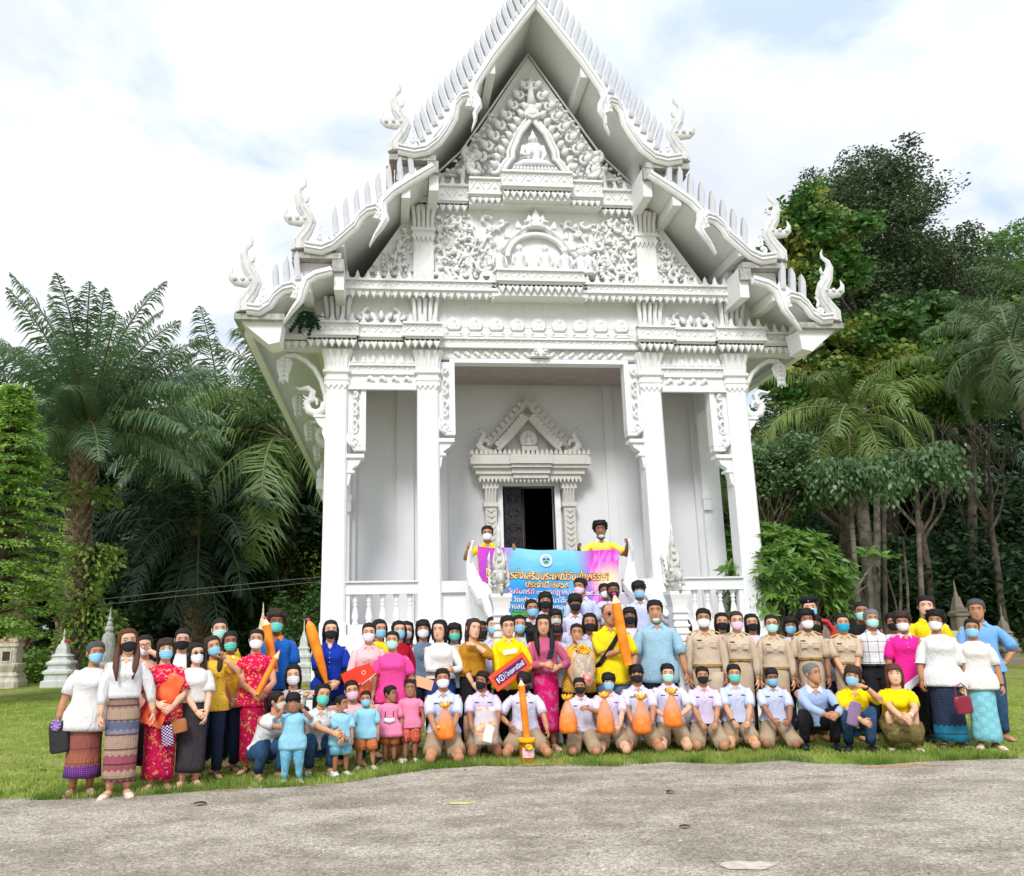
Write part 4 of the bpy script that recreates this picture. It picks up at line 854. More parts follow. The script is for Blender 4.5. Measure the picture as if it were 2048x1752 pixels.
# --- stairs and naga balustrades
st = tempty('stone_staircase', 0, 10.4, 0.15); tag(st, 'white steps rising to the temple porch behind the crowd', 'stairs')
NS = 9; RZ = (FL-0.145)/NS
for k in range(NS):
    b = TB(); b.box(-1.02, 1.02, 10.45+k*0.24, 12.65 if k == NS-1 else 10.45+(k+1)*0.24+0.02, 0.145+k*RZ if k else 0.10, 0.145+(k+1)*RZ); b.build('step', WH, st)
def stair_z(Yw, Xw=None):
    y = Yw/K; k = (y-10.45)/0.24
    if k < 0: return 0.0
    k = min(NS, int(k)+1); return 1.6+((0.145+k*RZ)-1.6)*K
for s in (-1, 1):
    r = tempty('naga_balustrade', s*1.12, 10.25, 0.15); tag(r, ('left' if s < 0 else 'right')+' white naga serpent balustrade with open jawed head beside the temple steps', 'statue', 'naga balustrades flanking the temple steps')
    b = TB(); b.prism([(0, 0), (1, 0)], 0, 0) if False else None
    V = []; prof = [(10.12, 1.62), (10.45, 1.62), (11.0, 1.72), (11.7, 1.85), (12.3, 1.98), (12.62, 2.02)]
    for x in (s*1.04, s*1.20): V += [(x, y, 0.10) for y, _ in prof]+[(x, y, z) for y, z in prof]
    n = len(prof); F = []
    for o_ in (0, 2*n): 
        for i in range(n-1): F.append((o_+i, o_+i+1, o_+n+i+1, o_+n+i))
    for i in range(n-1): F.append((n+i, n+i+1, 3*n+i+1, 3*n+i))
    F.append((0, n, 3*n, 2*n)); b.add(V, F); b.build('side_wall', WH, r)
    b = TB(); P = [(s*1.12, 10.35, 1.60), (s*1.12, 10.7, 1.70), (s*1.12, 11.1, 1.86), (s*1.12, 11.5, 1.86), (s*1.13, 11.85, 1.95), (s*1.15, 12.15, 2.06), (s*1.18, 12.35, 2.10), (s*1.22, 12.5, 2.28), (s*1.25, 12.55, 2.48), (s*1.25, 12.5, 2.66), (s*1.21, 12.48, 2.82)]
    b.tube(P, [.13, .14, .14, .14, .14, .14, .13, .10, .065, .035, .006], 10, up=(1, 0, 0))
    for i in range(len(P)-1):
        for t in np.linspace(0, 1, 7)[:-1]:
            q = np.array(P[i])*(1-t)+np.array(P[i+1])*t; b.ball((q[0], q[1]-(.0 if i < 7 else .05), q[2]+(.12 if i < 7 else 0)), (.03, .03, .035), 5, 4)
            for g in ((-1, 1) if i < 6 else ()): b.ball((q[0]+g*.11, q[1], q[2]+.05), (.035, .045, .04), 5, 4)
    b.build('serpent_body', WR, r, smooth=True)
    # head on its post
    b = TB(); c = s*1.12; y = 10.22
    b.loft([[(c+dx, y+dy, z) for dx, dy in ((-w, -w), (w, -w), (w, w), (-w, w))] for w, z in [(.14, .14), (.14, 1.0), (.11, 1.2), (.09, 1.5), (.09, 1.75), (.11, 1.84), (.13, 1.90), (.13, 1.94)]])
    for q in range(9): b.box(c-.105, c+.105, y-.118, y-.08, 1.0+q*.085, 1.03+q*.085)
    b.build('post', WR, r)
    b = TB()
    b.tube([(c, y+.15, 1.96), (c, y+.08, 2.00), (c, y-.04, 2.01), (c, y-.16, 1.985)], [(.09, .05), (.11, .045), (.10, .035), (.07, .02)], 10, up=(1, 0, 0))
    b.tube([(c, y+.16, 2.02), (c, y+.07, 2.15), (c, y-.05, 2.14), (c, y-.15, 2.11), (c, y-.19, 2.17)], [(.085, .10), (.11, .085), (.10, .055), (.075, .035), (.035, .02)], 10, up=(1, 0, 0))
    b.tube([(c, y+.13, 1.92), (c, y+.16, 2.1)], [.085, .09], 8)
    for g in (-1, 1):
        b.ball((c+g*.06, y-.03, 2.20), (.028, .03, .032), 8, 6)
        for q in range(5): b.tube([(c+g*.075, y-.13+.05*q, 2.10), (c+g*.075, y-.13+.05*q, 2.055)], [.010, .002], 5); b.tube([(c+g*.07, y-.13+.05*q, 2.01), (c+g*.07, y-.13+.05*q, 2.05)], [.010, .002], 5)
        for q in range(6): b.tube([(c+g*(.08+.004*q), y+.05+.02*q, 2.02+.06*q), (c+g*(.12-.002*q), y+.07+.02*q, 2.06+.065*q), (c+g*(.125-.006*q), y+.08+.02*q, 2.13+.07*q)], [.026, .02, .003], 6)
        b.tube([(c+g*.045, y+.02, 2.22), (c+g*.06, y+.04, 2.36), (c+g*.04, y+.04, 2.50)], [.032, .024, .003], 7)
        b.tube([(c+g*.03, y-.02, 2.18), (c+g*.035, y, 2.30), (c+g*.02, y, 2.38)], [.03, .02, .003], 7)
    b.tube([(c, y+.02, 2.18), (c+.01, y+.05, 2.34), (c-.008, y+.04, 2.50), (c+.01, y+.05, 2.66), (c, y+.03, 2.84)], [.07, .058, .042, .026, .003], 9)
    for q in range(4): b.ball((c, y-.02+.01*q, 2.26+.09*q), (.035-.005*q, .03, .03), 7, 5)
    b.ball((c, y-.15, 2.045), (.03, .03, .02), 8, 5)
    b.build('naga_head', STN, r, smooth=True)
# ---------------------------------------------------------------- vegetation
def leafmesh(name, C, size, m, aspect=0.45, up=0.5, droop=0.0, mats=None, mi=None, dirs=None):
    """one leaf (folded rhombus) per centre"""
    n = len(C); C = np.asarray(C, float)
    a = RNG.uniform(0, 2*PI, n)
    d = np.stack([np.cos(a), np.sin(a), RNG.normal(0, .45, n)-droop], 1) if dirs is None else np.asarray(dirs, float)
    d /= np.linalg.norm(d, axis=1, keepdims=True)
    nrm = RNG.normal(0, 1, (n, 3))*(1-up)+np.array([0, 0, 1.0])*up; w = np.cross(d, nrm); w /= np.linalg.norm(w, axis=1, keepdims=True)+1e-9
    s = np.asarray(size)*RNG.uniform(.65, 1.3, n) if np.ndim(size) == 0 else size
    s = s[:, None] if np.ndim(s) else s
    V = np.zeros((n, 4, 3)); V[:, 0] = C; V[:, 1] = C+d*s*.45+w*s*aspect*.5; V[:, 2] = C+d*s; V[:, 3] = C+d*s*.45-w*s*aspect*.5
    V[:, 2, 2] -= s[:, 0]*droop*.3 if np.ndim(s) else 0
    me = bpy.data.meshes.new(name); me.vertices.add(n*4); me.vertices.foreach_set('co', V.reshape(-1).astype(np.float32))
    me.loops.add(n*4); me.loops.foreach_set('vertex_index', np.arange(n*4, dtype=np.int32)); me.polygons.add(n)
    me.polygons.foreach_set('loop_start', np.arange(0, n*4, 4, dtype=np.int32))
    for mm_ in (mats or [m]): me.materials.append(mm_)
    if mi is not None: me.polygons.foreach_set('material_index', np.asarray(mi, dtype=np.int32))
    me.update(); me.validate(); return me
def leafmat(name, c1, c2, vs=0.8, tr=0.3, rough=0.55, spec=0.3, lo=.35, hi=.65):
    t = NT(name, rough, spec); a = t.noise(vs, 3, 0.6); b = t.noise(9, 2)
    col = t.ramp(t.math('ADD', t.math('MULTIPLY', a, 0.7), t.math('MULTIPLY', b, 0.3)), [(lo, c1), (hi, c2)]); m = t.done(col)
    trn = t.N.new('ShaderNodeBsdfTranslucent'); t.L.new(col, trn.inputs[0]); mx = t.N.new('ShaderNodeMixShader'); mx.inputs[0].default_value = tr
    t.L.new(t.b.outputs[0], mx.inputs[1]); t.L.new(trn.outputs[0], mx.inputs[2]); t.L.new(mx.outputs[0], t.N['Material Output'].inputs[0]); return m
BARK = mat('bark', (0.13, 0.10, 0.075), 0.9, col2=(0.055, 0.045, 0.035), vscale=5, bump=0.6, bscale=14)
BARKG = mat('bark_grey', (0.17, 0.145, 0.115), 0.9, col2=(0.08, 0.07, 0.058), vscale=4, bump=0.5, bscale=10)
PALMBARK = mat('palm_bark', (0.16, 0.11, 0.08), 0.95, col2=(0.32, 0.24, 0.17), vscale=7, bump=0.8, bscale=9)
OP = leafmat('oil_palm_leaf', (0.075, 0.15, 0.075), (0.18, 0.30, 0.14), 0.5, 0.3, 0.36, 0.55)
OPD = leafmat('shaded_palm_leaf', (0.018, 0.042, 0.024), (0.042, 0.085, 0.042), 0.5, 0.2, 0.5, 0.4)  # palm leaf darkened: shade among the rear palms is put into its colour
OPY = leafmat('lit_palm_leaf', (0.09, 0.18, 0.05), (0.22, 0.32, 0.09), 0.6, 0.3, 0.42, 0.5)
CP = leafmat('coconut_leaf', (0.05, 0.12, 0.03), (0.24, 0.34, 0.07), 0.45, 0.3, 0.45, 0.45)
def frond_pts(L, e0, curve, n=14):
    p = np.zeros(3); P = [p.copy()]; e = e0
    for k in range(n): p = p+np.array([math.cos(e), 0, math.sin(e)])*L/n; P.append(p.copy()); e -= curve/n*(0.6+0.9*k/n)
    return np.array(P)
def frond(L, e0, curve, nl, ll, az, origin, out, droop=0.55, spread=0.0, w=0.035, start=0.14):
    P = frond_pts(L, e0, curve); n = len(P); P = P.copy(); P[:, 1] += random.uniform(-.12, .12)*L*np.linspace(0, 1, n)**2; ca, sa = math.cos(az), math.sin(az)
    rot = lambda v: np.array([v[0]*ca-v[1]*sa, v[0]*sa+v[1]*ca, v[2]])
    out['rach'].append([origin+rot(p) for p in P])
    for k in range(nl):
        t = start+(1-start)*(k+.5)/nl; f = t*(n-1); i = min(n-2, int(f)); q = P[i]+(P[i+1]-P[i])*(f-i); tan = P[i+1]-P[i]; tan /= np.linalg.norm(tan)
        le = ll*(math.sin(PI*min(1, (t-start)/(1-start)*0.86+0.14))**0.6)*random.uniform(.8, 1.1)
        for s in (-1, 1):
            side = np.array([0, s, 0]); dr = random.uniform(.6, 1.3)*droop
            d1 = side*0.85+tan*0.55+np.array([0, 0, random.uniform(-.5, .55)*spread]); d1 /= np.linalg.norm(d1)
            m = q+d1*le*.5+np.array([0, 0, -dr*le*.12]); e = q+d1*le*.85+np.array([0, 0, -dr*le*.62])
            wv = tan*w
            out['leaf'].append([origin+rot(v) for v in (q-wv*.5, q+wv*.5, m+wv, m-wv, e)])
def crown_mesh(name, out, m, rm):
    V = []; F = []; mi = []
    n = 0
    for q in out['leaf']:
        V += [tuple(v) for v in q]; F += [(n, n+1, n+2, n+3), (n+3, n+2, n+4)]; mi += [0, 0]; n += 5
    mb = MB()
    for r in out['rach']: mb.tube(r, [max(.012, .05*(1-i/len(r))) for i in range(len(r))], 4)
    V += mb.v; F += [tuple(i+n for i in f) for f in mb.f]; mi += [1]*len(mb.f)
    me = bpy.data.meshes.new(name); me.from_pydata(V, [], F); me.materials.append(m); me.materials.append(rm); me.polygons.foreach_set('material_index', mi); return me
RACH = mat('frond_rib', (0.16, 0.17, 0.06), 0.6, var=.2)
def palm_crown(nf, L, ll, m, seed, emin=-0.5, emax=1.35, curve=1.3, nl=44, droop=.6, w=.035):
    random.seed(seed); out = {'leaf': [], 'rach': []}
    for k in range(nf):
        t = k/nf; e = emax-(emax-emin)*t**0.85+random.uniform(-.12, .12)
        frond(L*random.uniform(.85, 1.08)*(1-.12*t), e, curve*random.uniform(.8, 1.2)*(0.7+.5*(1-abs(e)/1.4)), nl, ll, k*2.39996+random.uniform(-.2, .2), np.zeros(3), out, droop, 1.0, w)
    return crown_mesh('crown', out, m, RACH)
def palm_trunk(h, r0, r1, boots=True, seed=1, lean=0.0):
    random.seed(seed); b = MB(); n = 12
    P = [(lean*(k/n)**2*h, 0, h*k/n) for k in range(n+1)]; b.tube(P, [r0+(r1-r0)*k/n for k in range(n+1)], 10, up=(0, 1, 0))
    if boots:
        N = int(h*34)
        for k in range(N):
            z = h*(k+.5)/N; a = k*2.4; r = r0+(r1-r0)*z/h; x = lean*(z/h)**2*h
            b.tube([(x+r*.8*math.cos(a), r*.8*math.sin(a), z), (x+(r+.10)*math.cos(a), (r+.10)*math.sin(a), z+.10), (x+(r+.15)*math.cos(a), (r+.15)*math.sin(a), z+.22)], [.08, .06, .03], 4)
    else:
        for k in range(int(h*7)):
            z = h*(k+.5)/int(h*7); r = r0+(r1-r0)*z/h+.012; x = lean*(z/h)**2*h
            b.tube([(x, 0, z), (x, 0, z+.03)], [r, r*.97], 10)
    return b
VF = 1.38
def palm(label, px, pyc, Y, crown, trunk=(.32, .28), boots=True, scale=1.0, rz=0.0, group=None, lean=0.0, cat='palm tree', name='palm_tree', seed=1, bark=None):
    Y *= VF; scale *= VF; trunk = tuple(q*VF for q in trunk)
    c = atY(px, pyc, Y); h = c[2]
    e = empty(name, (c[0]-lean*h, Y, 0)); tag(e, label, cat, group)
    palm_trunk(h, *trunk, boots, seed, lean).build('trunk', bark or PALMBARK, e, angle=50)
    o = link('crown', crown, e, (lean*h, 0, h), (0, 0, rz), (scale,)*3); return e
def limb(b, p, d, L, r, depth, ends, rr, spread=.7):
    P = [p]; q = np.array(p, float); d = np.array(d, float)
    for k in range(4):
        d = d+np.array([rr.uniform(-.18, .18), rr.uniform(-.18, .18), rr.uniform(-.05, .14)]); d /= np.linalg.norm(d); q = q+d*L/4; P.append(tuple(q))
    b.tube(P, [r, r*.92, r*.84, r*.76, r*.68], 6)
    if depth == 0: ends.append(q); return
    for k in range(rr.choice([2, 3, 3])):
        nd = d+np.array([rr.uniform(-1, 1), rr.uniform(-1, 1), rr.uniform(-.3, .6)])*spread; nd /= np.linalg.norm(nd)
        limb(b, tuple(q), nd, L*rr.uniform(.62, .85), r*.6, depth-1, ends, rr, spread)
    if depth >= 2: ends.append(np.array(P[2]))
def crown_pts(cx, cy, cz, rx, ry, rz, nclump, per, cr, seed, shell=.55, flat=.7, lobes=None):
    g = np.random.default_rng(seed); C = []
    for k in range(nclump):
        v = g.normal(0, 1, 3); v /= np.linalg.norm(v); rad_ = (shell+(1-shell)*g.random())*(1+.16*math.sin(v[0]*5+seed)+.12*math.sin(v[2]*7+v[1]*4+seed))
        c = np.array([cx+rx*v[0]*rad_, cy+ry*v[1]*rad_, cz+rz*v[2]*rad_]); r = cr*g.uniform(.6, 1.35); n = int(per*g.uniform(.6, 1.3))
        q = g.normal(0, 1, (n, 3)); q /= np.linalg.norm(q, axis=1, keepdims=True); q *= g.random((n, 1))**.4*r; q[:, 2] *= flat
        C.append(q+c)
    return np.concatenate(C)
def tree(label, px, pyc, Y, rx, ry, rz, m, leaf_s, nclump, per, cr, seed, trunk_r=.25, bark=BARK, base=None, shell=.5, flat=.7, name='broadleaf_tree', aspect=.5, group=None, depth=3, th=None, droop=.15, cat='tree', L=None):
    q_ = VF if Y > 16 else 1.0; Y *= q_; rx, ry, rz, cr, trunk_r = rx*q_, ry*q_, rz*q_, cr*q_, trunk_r*q_; leaf_s *= q_*.88; per = int(per*1.25); th = th and th*q_; L = L and L*q_
    c = atY(px, pyc, Y); bx = c[0] if base is None else base; e = empty(name, (bx, Y, 0)); tag(e, label, cat, group); rr = random.Random(seed)
    b = MB(); ends = []; h = th if th else max(.5, c[2]-rz*.75); dx = c[0]-bx
    b.tube([(0, 0, 0), (dx*.3+rr.uniform(-.1, .1), 0, h*.35), (dx*.6+rr.uniform(-.15, .15), 0, h*.7), (dx, 0, h)], [trunk_r*1.3, trunk_r, trunk_r*.9, trunk_r*.8], 9)
    for k in range(5): limb(b, (dx, 0, h*(.85+.04*k)), (rr.uniform(-.8, .8), rr.uniform(-.8, .8), 1), (L or (rx+rz)*.36), trunk_r*.5, depth, ends, rr, .6)
    b.build('trunk', bark, e, angle=60)
    C = crown_pts(dx, 0, c[2], rx, ry, rz, nclump, per, cr, seed, shell, flat)
    link('crown', leafmesh('crown', C, leaf_s, m, aspect, .45, droop), e); return e
random.seed(5)
# --- oil palms on the left
CR1 = palm_crown(58, 3.95, .72, OP, 3, -.02, 1.48, 1.05, 90, .8, .019)
CR2 = palm_crown(46, 4.5, .9, OP, 4, -.7, 1.4, 1.3, 74, .8, .026)
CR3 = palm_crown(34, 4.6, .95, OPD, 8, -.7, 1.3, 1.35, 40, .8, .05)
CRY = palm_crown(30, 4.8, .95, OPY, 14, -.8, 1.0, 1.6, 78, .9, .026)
palm('tall oil palm with bushy dark crown and creeper clad trunk, left of the temple', 172, 868, 19.5, CR1, (.21, .19), seed=2, rz=.4)
palm('oil palm with upright fronds behind the drooping palm left of the temple eave', 448, 890, 27, CR2, (.33, .3), seed=3, scale=1.05, rz=1.1)
palm('oil palm with long drooping yellow green fronds reaching towards the temple wall', 578, 880, 25.5, CRY, (.30, .28), seed=4, scale=1.22, rz=2.3)
palm('leafy oil palm close behind the left eave of the temple', 600, 840, 33, CR2, (.3, .28), seed=5, scale=1.1, rz=4.3)
GP = 'dark oil palms of the plantation behind'
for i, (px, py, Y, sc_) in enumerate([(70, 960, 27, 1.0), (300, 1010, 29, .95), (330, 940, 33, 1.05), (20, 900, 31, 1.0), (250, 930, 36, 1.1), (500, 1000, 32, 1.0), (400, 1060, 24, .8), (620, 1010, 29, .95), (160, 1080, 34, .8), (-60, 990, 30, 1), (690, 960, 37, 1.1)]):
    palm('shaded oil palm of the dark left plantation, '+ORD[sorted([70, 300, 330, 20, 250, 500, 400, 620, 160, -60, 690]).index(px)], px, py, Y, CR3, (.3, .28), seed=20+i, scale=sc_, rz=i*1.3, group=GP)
# --- right side palms
CC1 = palm_crown(26, 2.9, .66, CP, 31, -.65, 1.3, 1.9, 84, .9, .015)
CC2 = palm_crown(28, 3.6, .8, leafmat('right_palm_leaf', (0.06, 0.12, 0.05), (0.16, 0.24, 0.11), .5, .3, .45, .45), 33, -.5, 1.35, 1.8, 80, .75, .017)
palm('coconut palm with broad arching yellow green fronds right of the temple', 1708, 835, 19, CC1, (.16, .13), False, 1.0, .5, lean=.02, bark=BARKG)
palm('tall palm at the right edge with grey green fronds and slender ringed trunk', 2022, 700, 17.0, CC2, (.13, .10), False, .66, 1.0, lean=-.02, bark=BARKG)
palm('second palm leaning beside the right edge palm', 2110, 640, 19.5, CC2, (.15, .12), False, .8, 2.6, lean=.03, bark=BARK)
palm('small coconut palm peeping out behind the right columns of the temple', 1500, 905, 21, CC1, (.15, .13), False, .85, 2.1, bark=BARKG)
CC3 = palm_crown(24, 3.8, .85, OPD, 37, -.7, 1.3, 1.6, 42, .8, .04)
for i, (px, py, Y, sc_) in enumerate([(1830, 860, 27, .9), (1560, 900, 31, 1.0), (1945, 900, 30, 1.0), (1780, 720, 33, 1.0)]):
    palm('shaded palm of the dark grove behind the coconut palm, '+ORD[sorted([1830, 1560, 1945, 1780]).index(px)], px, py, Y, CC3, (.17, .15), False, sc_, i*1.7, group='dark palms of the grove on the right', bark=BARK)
# fishtail palms: slender trunks and hanging ragged leaves
FT = leafmat('fishtail_leaf', (0.045, 0.11, 0.04), (0.11, 0.20, 0.07), 1.2, .25, .4, .5)
def fishtail(px, pyc, Y, R, seed, label, pyb=None, pb=None, group=None):
    Y *= 1.25; R *= 1.25
    c = atY(px, pyc, Y); bx = ground(pb or px, 1262)[0]; g = np.random.default_rng(seed)
    bx = atY(pb or px, 1250, Y)[0]
    e = empty('fishtail_palm', (bx, Y, 0)); tag(e, label, 'palm tree', group); b = MB(); h = c[2]; dx = c[0]-bx
    b.tube([(0, 0, 0), (dx*.4, 0, h*.4), (dx*.8, 0, h*.8), (dx, 0, h)], [.09, .075, .065, .06], 9)
    for k in range(int(h*3)): z = k/3; b.tube([(dx*z/h, 0, z), (dx*z/h, 0, z+.02)], [.088, .08], 9)
    b.build('trunk', BARKG, e, angle=60)
    C = []; D = []; rb = MB()
    for f in range(13):
        a = f*2.4+g.uniform(-.3, .3); el = g.uniform(.2, 1.2); P = frond_pts(R*1.35, el, 2.2, 10)
        ca, sa = math.cos(a), math.sin(a); Q = [np.array([dx+p[0]*ca, p[0]*sa, h+p[2]]) for p in P]; rb.tube(Q, [.03*(1-i/12) for i in range(11)], 4)
        for q in Q[2:]:
            for k in range(26):
                o = g.normal(0, .16, 3); o[2] = -abs(g.normal(0, .32)); C.append(q+o); D.append((o[0]*1.5, o[1]*1.5, -1.0))
    rb.build('frond_ribs', RACH, e); link('crown', leafmesh('crown', np.array(C), .17, FT, .55, .1, .2, dirs=np.array(D)+RNG.normal(0, .35, (len(C), 3))), e)
fishtail(1695, 945, 17.5, .75, 5, 'fishtail palm with hanging ragged leaves below the coconut palm', pb=1716)
fishtail(1830, 925, 18.0, .85, 6, 'fishtail palm with yellowing leaf tips, nearer the right edge', pb=1838)
fishtail(1765, 880, 21, .8, 7, 'dark fishtail palm standing between the two lit ones', pb=1762)
# --- right side broadleaf trees
T1 = leafmat('tall_tree_leaf', (0.045, 0.08, 0.038), (0.11, 0.16, 0.075), .35, .2, .5, .3)
T2 = leafmat('bright_tree_leaf', (0.075, 0.17, 0.035), (0.19, 0.31, 0.07), .5, .3)
T3 = leafmat('flowering_tree_leaf', (0.07, 0.18, 0.04), (0.42, 0.43, 0.09), .5, .3, lo=.48, hi=.60)
T4 = leafmat('teak_leaf', (0.045, 0.12, 0.035), (0.13, 0.24, 0.06), .5, .25)
T5 = leafmat('dark_grove_leaf', (0.018, 0.045, 0.02), (0.055, 0.11, 0.042), .4, .2)  # very dark leaf tone, with the shade under the trees painted in
tree('tall dark tree with open branching crown, highest on the right', 1725, 480, 27, 3.1, 3.0, 3.3, T1, .16, 300, 170, .72, 2, .28, BARK, shell=.45, base=atY(1760, 1000, 27*VF)[0], th=atY(1745, 700, 27)[2], depth=3, L=2.1)
tree('dark tree with airy crown right of the tallest tree', 1865, 600, 28, 2.6, 2.4, 2.6, T1, .16, 160, 140, .7, 12, .2, BARK, shell=.4, th=atY(1870, 750, 28)[2], L=1.7)
tree('light green tree at the right edge beyond the palms', 1995, 590, 31, 3.4, 2.6, 2.6, T2, .2, 170, 140, .8, 13, .22, BARK, shell=.4, L=1.6)
tree('tree with yellow blossom clusters beside the right roof finials', 1628, 500, 22, 1.45, 1.3, 1.8, T3, .2, 110, 130, .5, 22, .2, BARK, shell=.5, th=4, aspect=.7, L=1.2)
tree('leafy tree with patches of yellow blossom behind the lowest right eave', 1650, 720, 23, 1.9, 1.8, 1.8, T3, .22, 120, 130, .55, 42, .2, BARK, shell=.5, th=3.6, aspect=.7, L=1.2)
tree('large leaved green tree left of the right hand palms', 1790, 690, 24, 2.3, 2.0, 1.5, T4, .26, 80, 110, .6, 17, .12, BARK, shell=.45, th=4, aspect=.75, L=1.2)
tree('bright green tree behind the right edge palm', 1930, 730, 23, 2.2, 2.0, 1.6, T2, .22, 80, 110, .6, 18, .1, BARK, shell=.45, th=4, aspect=.6, L=1.2)
tree('small leaved tree just behind the right temple columns', 1545, 960, 17.5, 1.35, 1.2, .95, leafmat('small_tree_leaf', (0.055, 0.13, 0.045), (0.16, 0.26, 0.10), 1.5, .25, .4, .5), .11, 110, 120, .32, 19, .1, BARK, shell=.35, th=1.8, aspect=.7, L=.9)
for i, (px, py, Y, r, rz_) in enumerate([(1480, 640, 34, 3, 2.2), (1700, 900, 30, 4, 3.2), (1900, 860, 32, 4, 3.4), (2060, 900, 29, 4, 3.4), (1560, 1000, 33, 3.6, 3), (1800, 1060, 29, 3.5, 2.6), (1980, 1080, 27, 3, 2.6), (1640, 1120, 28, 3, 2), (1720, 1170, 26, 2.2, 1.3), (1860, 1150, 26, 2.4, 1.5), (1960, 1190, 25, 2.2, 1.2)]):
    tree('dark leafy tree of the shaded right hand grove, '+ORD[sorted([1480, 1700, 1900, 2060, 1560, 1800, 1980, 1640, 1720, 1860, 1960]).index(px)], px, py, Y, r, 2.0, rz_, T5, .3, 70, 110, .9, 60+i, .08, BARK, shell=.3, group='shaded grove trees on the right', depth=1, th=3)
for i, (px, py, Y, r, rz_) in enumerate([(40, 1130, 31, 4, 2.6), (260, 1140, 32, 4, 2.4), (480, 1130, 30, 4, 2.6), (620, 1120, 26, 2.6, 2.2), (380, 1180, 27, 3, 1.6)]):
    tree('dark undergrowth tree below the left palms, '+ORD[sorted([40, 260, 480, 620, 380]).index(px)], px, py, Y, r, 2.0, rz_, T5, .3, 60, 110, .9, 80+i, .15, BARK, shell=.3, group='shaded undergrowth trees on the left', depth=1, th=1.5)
# far wood closing the view
g = np.random.default_rng(4); N = 70000; X = g.uniform(-55, 75, N); Yw = g.uniform(52, 60, N)
top = 9.5+1.8*np.sin(X*.45)+1.3*np.sin(X*1.1+1)+np.where(X > 12, 3.0, 0); Z = g.random(N)**.8*top
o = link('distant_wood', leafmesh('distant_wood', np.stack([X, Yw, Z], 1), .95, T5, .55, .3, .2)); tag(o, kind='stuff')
# --- layered tree on the left
LT = leafmat('layered_tree_leaf', (0.22, 0.42, 0.07), (0.44, 0.62, 0.15), 1.1, .5, .5, .3)
c = atY(-22, 1300, 20.0); e = empty('layered_tree', (c[0], 20.0, 0)); e.scale = (1.34, 1.34, 1.30); tag(e, 'bright green layered tree with flat drooping sprays at the left edge', 'tree')
b = MB(); b.tube([(0, 0, 0), (.05, 0, 2.5), (0, 0, 5.2)], [.14, .1, .04], 8); C = []; D = []; g = np.random.default_rng(9)
for z in np.arange(1.15, 5.6, .19):
    R = 1.15*min(1, (5.9-z)/3.2)**.8
    for k in range(10):
        a = g.uniform(0, 2*PI); r0 = R*g.uniform(.35, .7); L_ = R*g.uniform(.35, .6); b.tube([(0, 0, z), (math.cos(a)*r0, math.sin(a)*r0, z+.12), (math.cos(a)*(r0+L_), math.sin(a)*(r0+L_), z)], [.018, .012, .005], 4)
        n = 110; t = g.random(n); s_ = g.normal(0, .16, n)*(1-.5*t)
        rr_ = r0*.4+(r0*.6+L_)*t; C.append(np.stack([np.cos(a)*rr_-np.sin(a)*s_, np.sin(a)*rr_+np.cos(a)*s_, z+.12-.16*t**2+g.normal(0, .025, n)], 1))
        D.append(np.stack([np.cos(a)+g.normal(0, .7, n), np.sin(a)+g.normal(0, .7, n), g.normal(-.25, .2, n)], 1))
b.build('trunk', BARK, e); C = np.concatenate(C); link('crown', leafmesh('crown', C, .085, LT, .5, .8, .3, dirs=np.concatenate(D)), e)
# --- vine on the tall palm's trunk
VM = leafmat('vine_leaf', (0.08, 0.19, 0.03), (0.34, 0.42, 0.09), 2.5, .35, lo=.4, hi=.62)
def vine(px, y0, y1, Y, r, n, label, seed, s=.16):
    Y *= VF; r *= VF; s *= VF*.85; n = int(n*1.3)
    g = np.random.default_rng(seed); a = atY(px, y0, Y); b_ = atY(px, y1, Y); t = g.random(n); an = g.uniform(0, 2*PI, n)
    R = r*(.7+.6*g.random(n))*(1+.4*np.sin(t*9+an)); C = np.stack([a[0]+(b_[0]-a[0])*t+R*np.cos(an), Y+R*np.sin(an), np.maximum(.05, a[2]+(b_[2]-a[2])*t)], 1)
    e = empty('climbing_vine', (a[0], Y, 0)); tag(e, label, 'vine'); C -= np.array([a[0], Y, 0]); D = np.stack([np.cos(an)+g.normal(0, .4, n), np.sin(an)+g.normal(0, .4, n), g.normal(-.5, .5, n)], 1)
    link('foliage', leafmesh('foliage', C, s, VM, .5, .2, .3, dirs=D), e)
    st_ = MB()
    for q in range(3): st_.tube([(.3*math.cos(k*.9+q*2), .3*math.sin(k*.9+q*2), a[2]*k/8) for k in range(9)], [.015]*9, 4)
    st_.build('stem', BARK, e)
vine(165, 1085, 1290, 19.4, .50, 1500, 'leafy creeper covering the foot of the tall oil palm', 3)
vine(170, 965, 1010, 19.4, .5, 240, 'tuft of bright creeper halfway up the tall oil palm trunk', 4, .2)
vine(430, 1090, 1262, 26.5, .7, 900, 'dark creeper around the foot of the second oil palm', 5, .2)
vine(585, 1080, 1262, 25.0, .65, 1300, 'shrubby creeper below the drooping palm beside the temple', 6, .14)
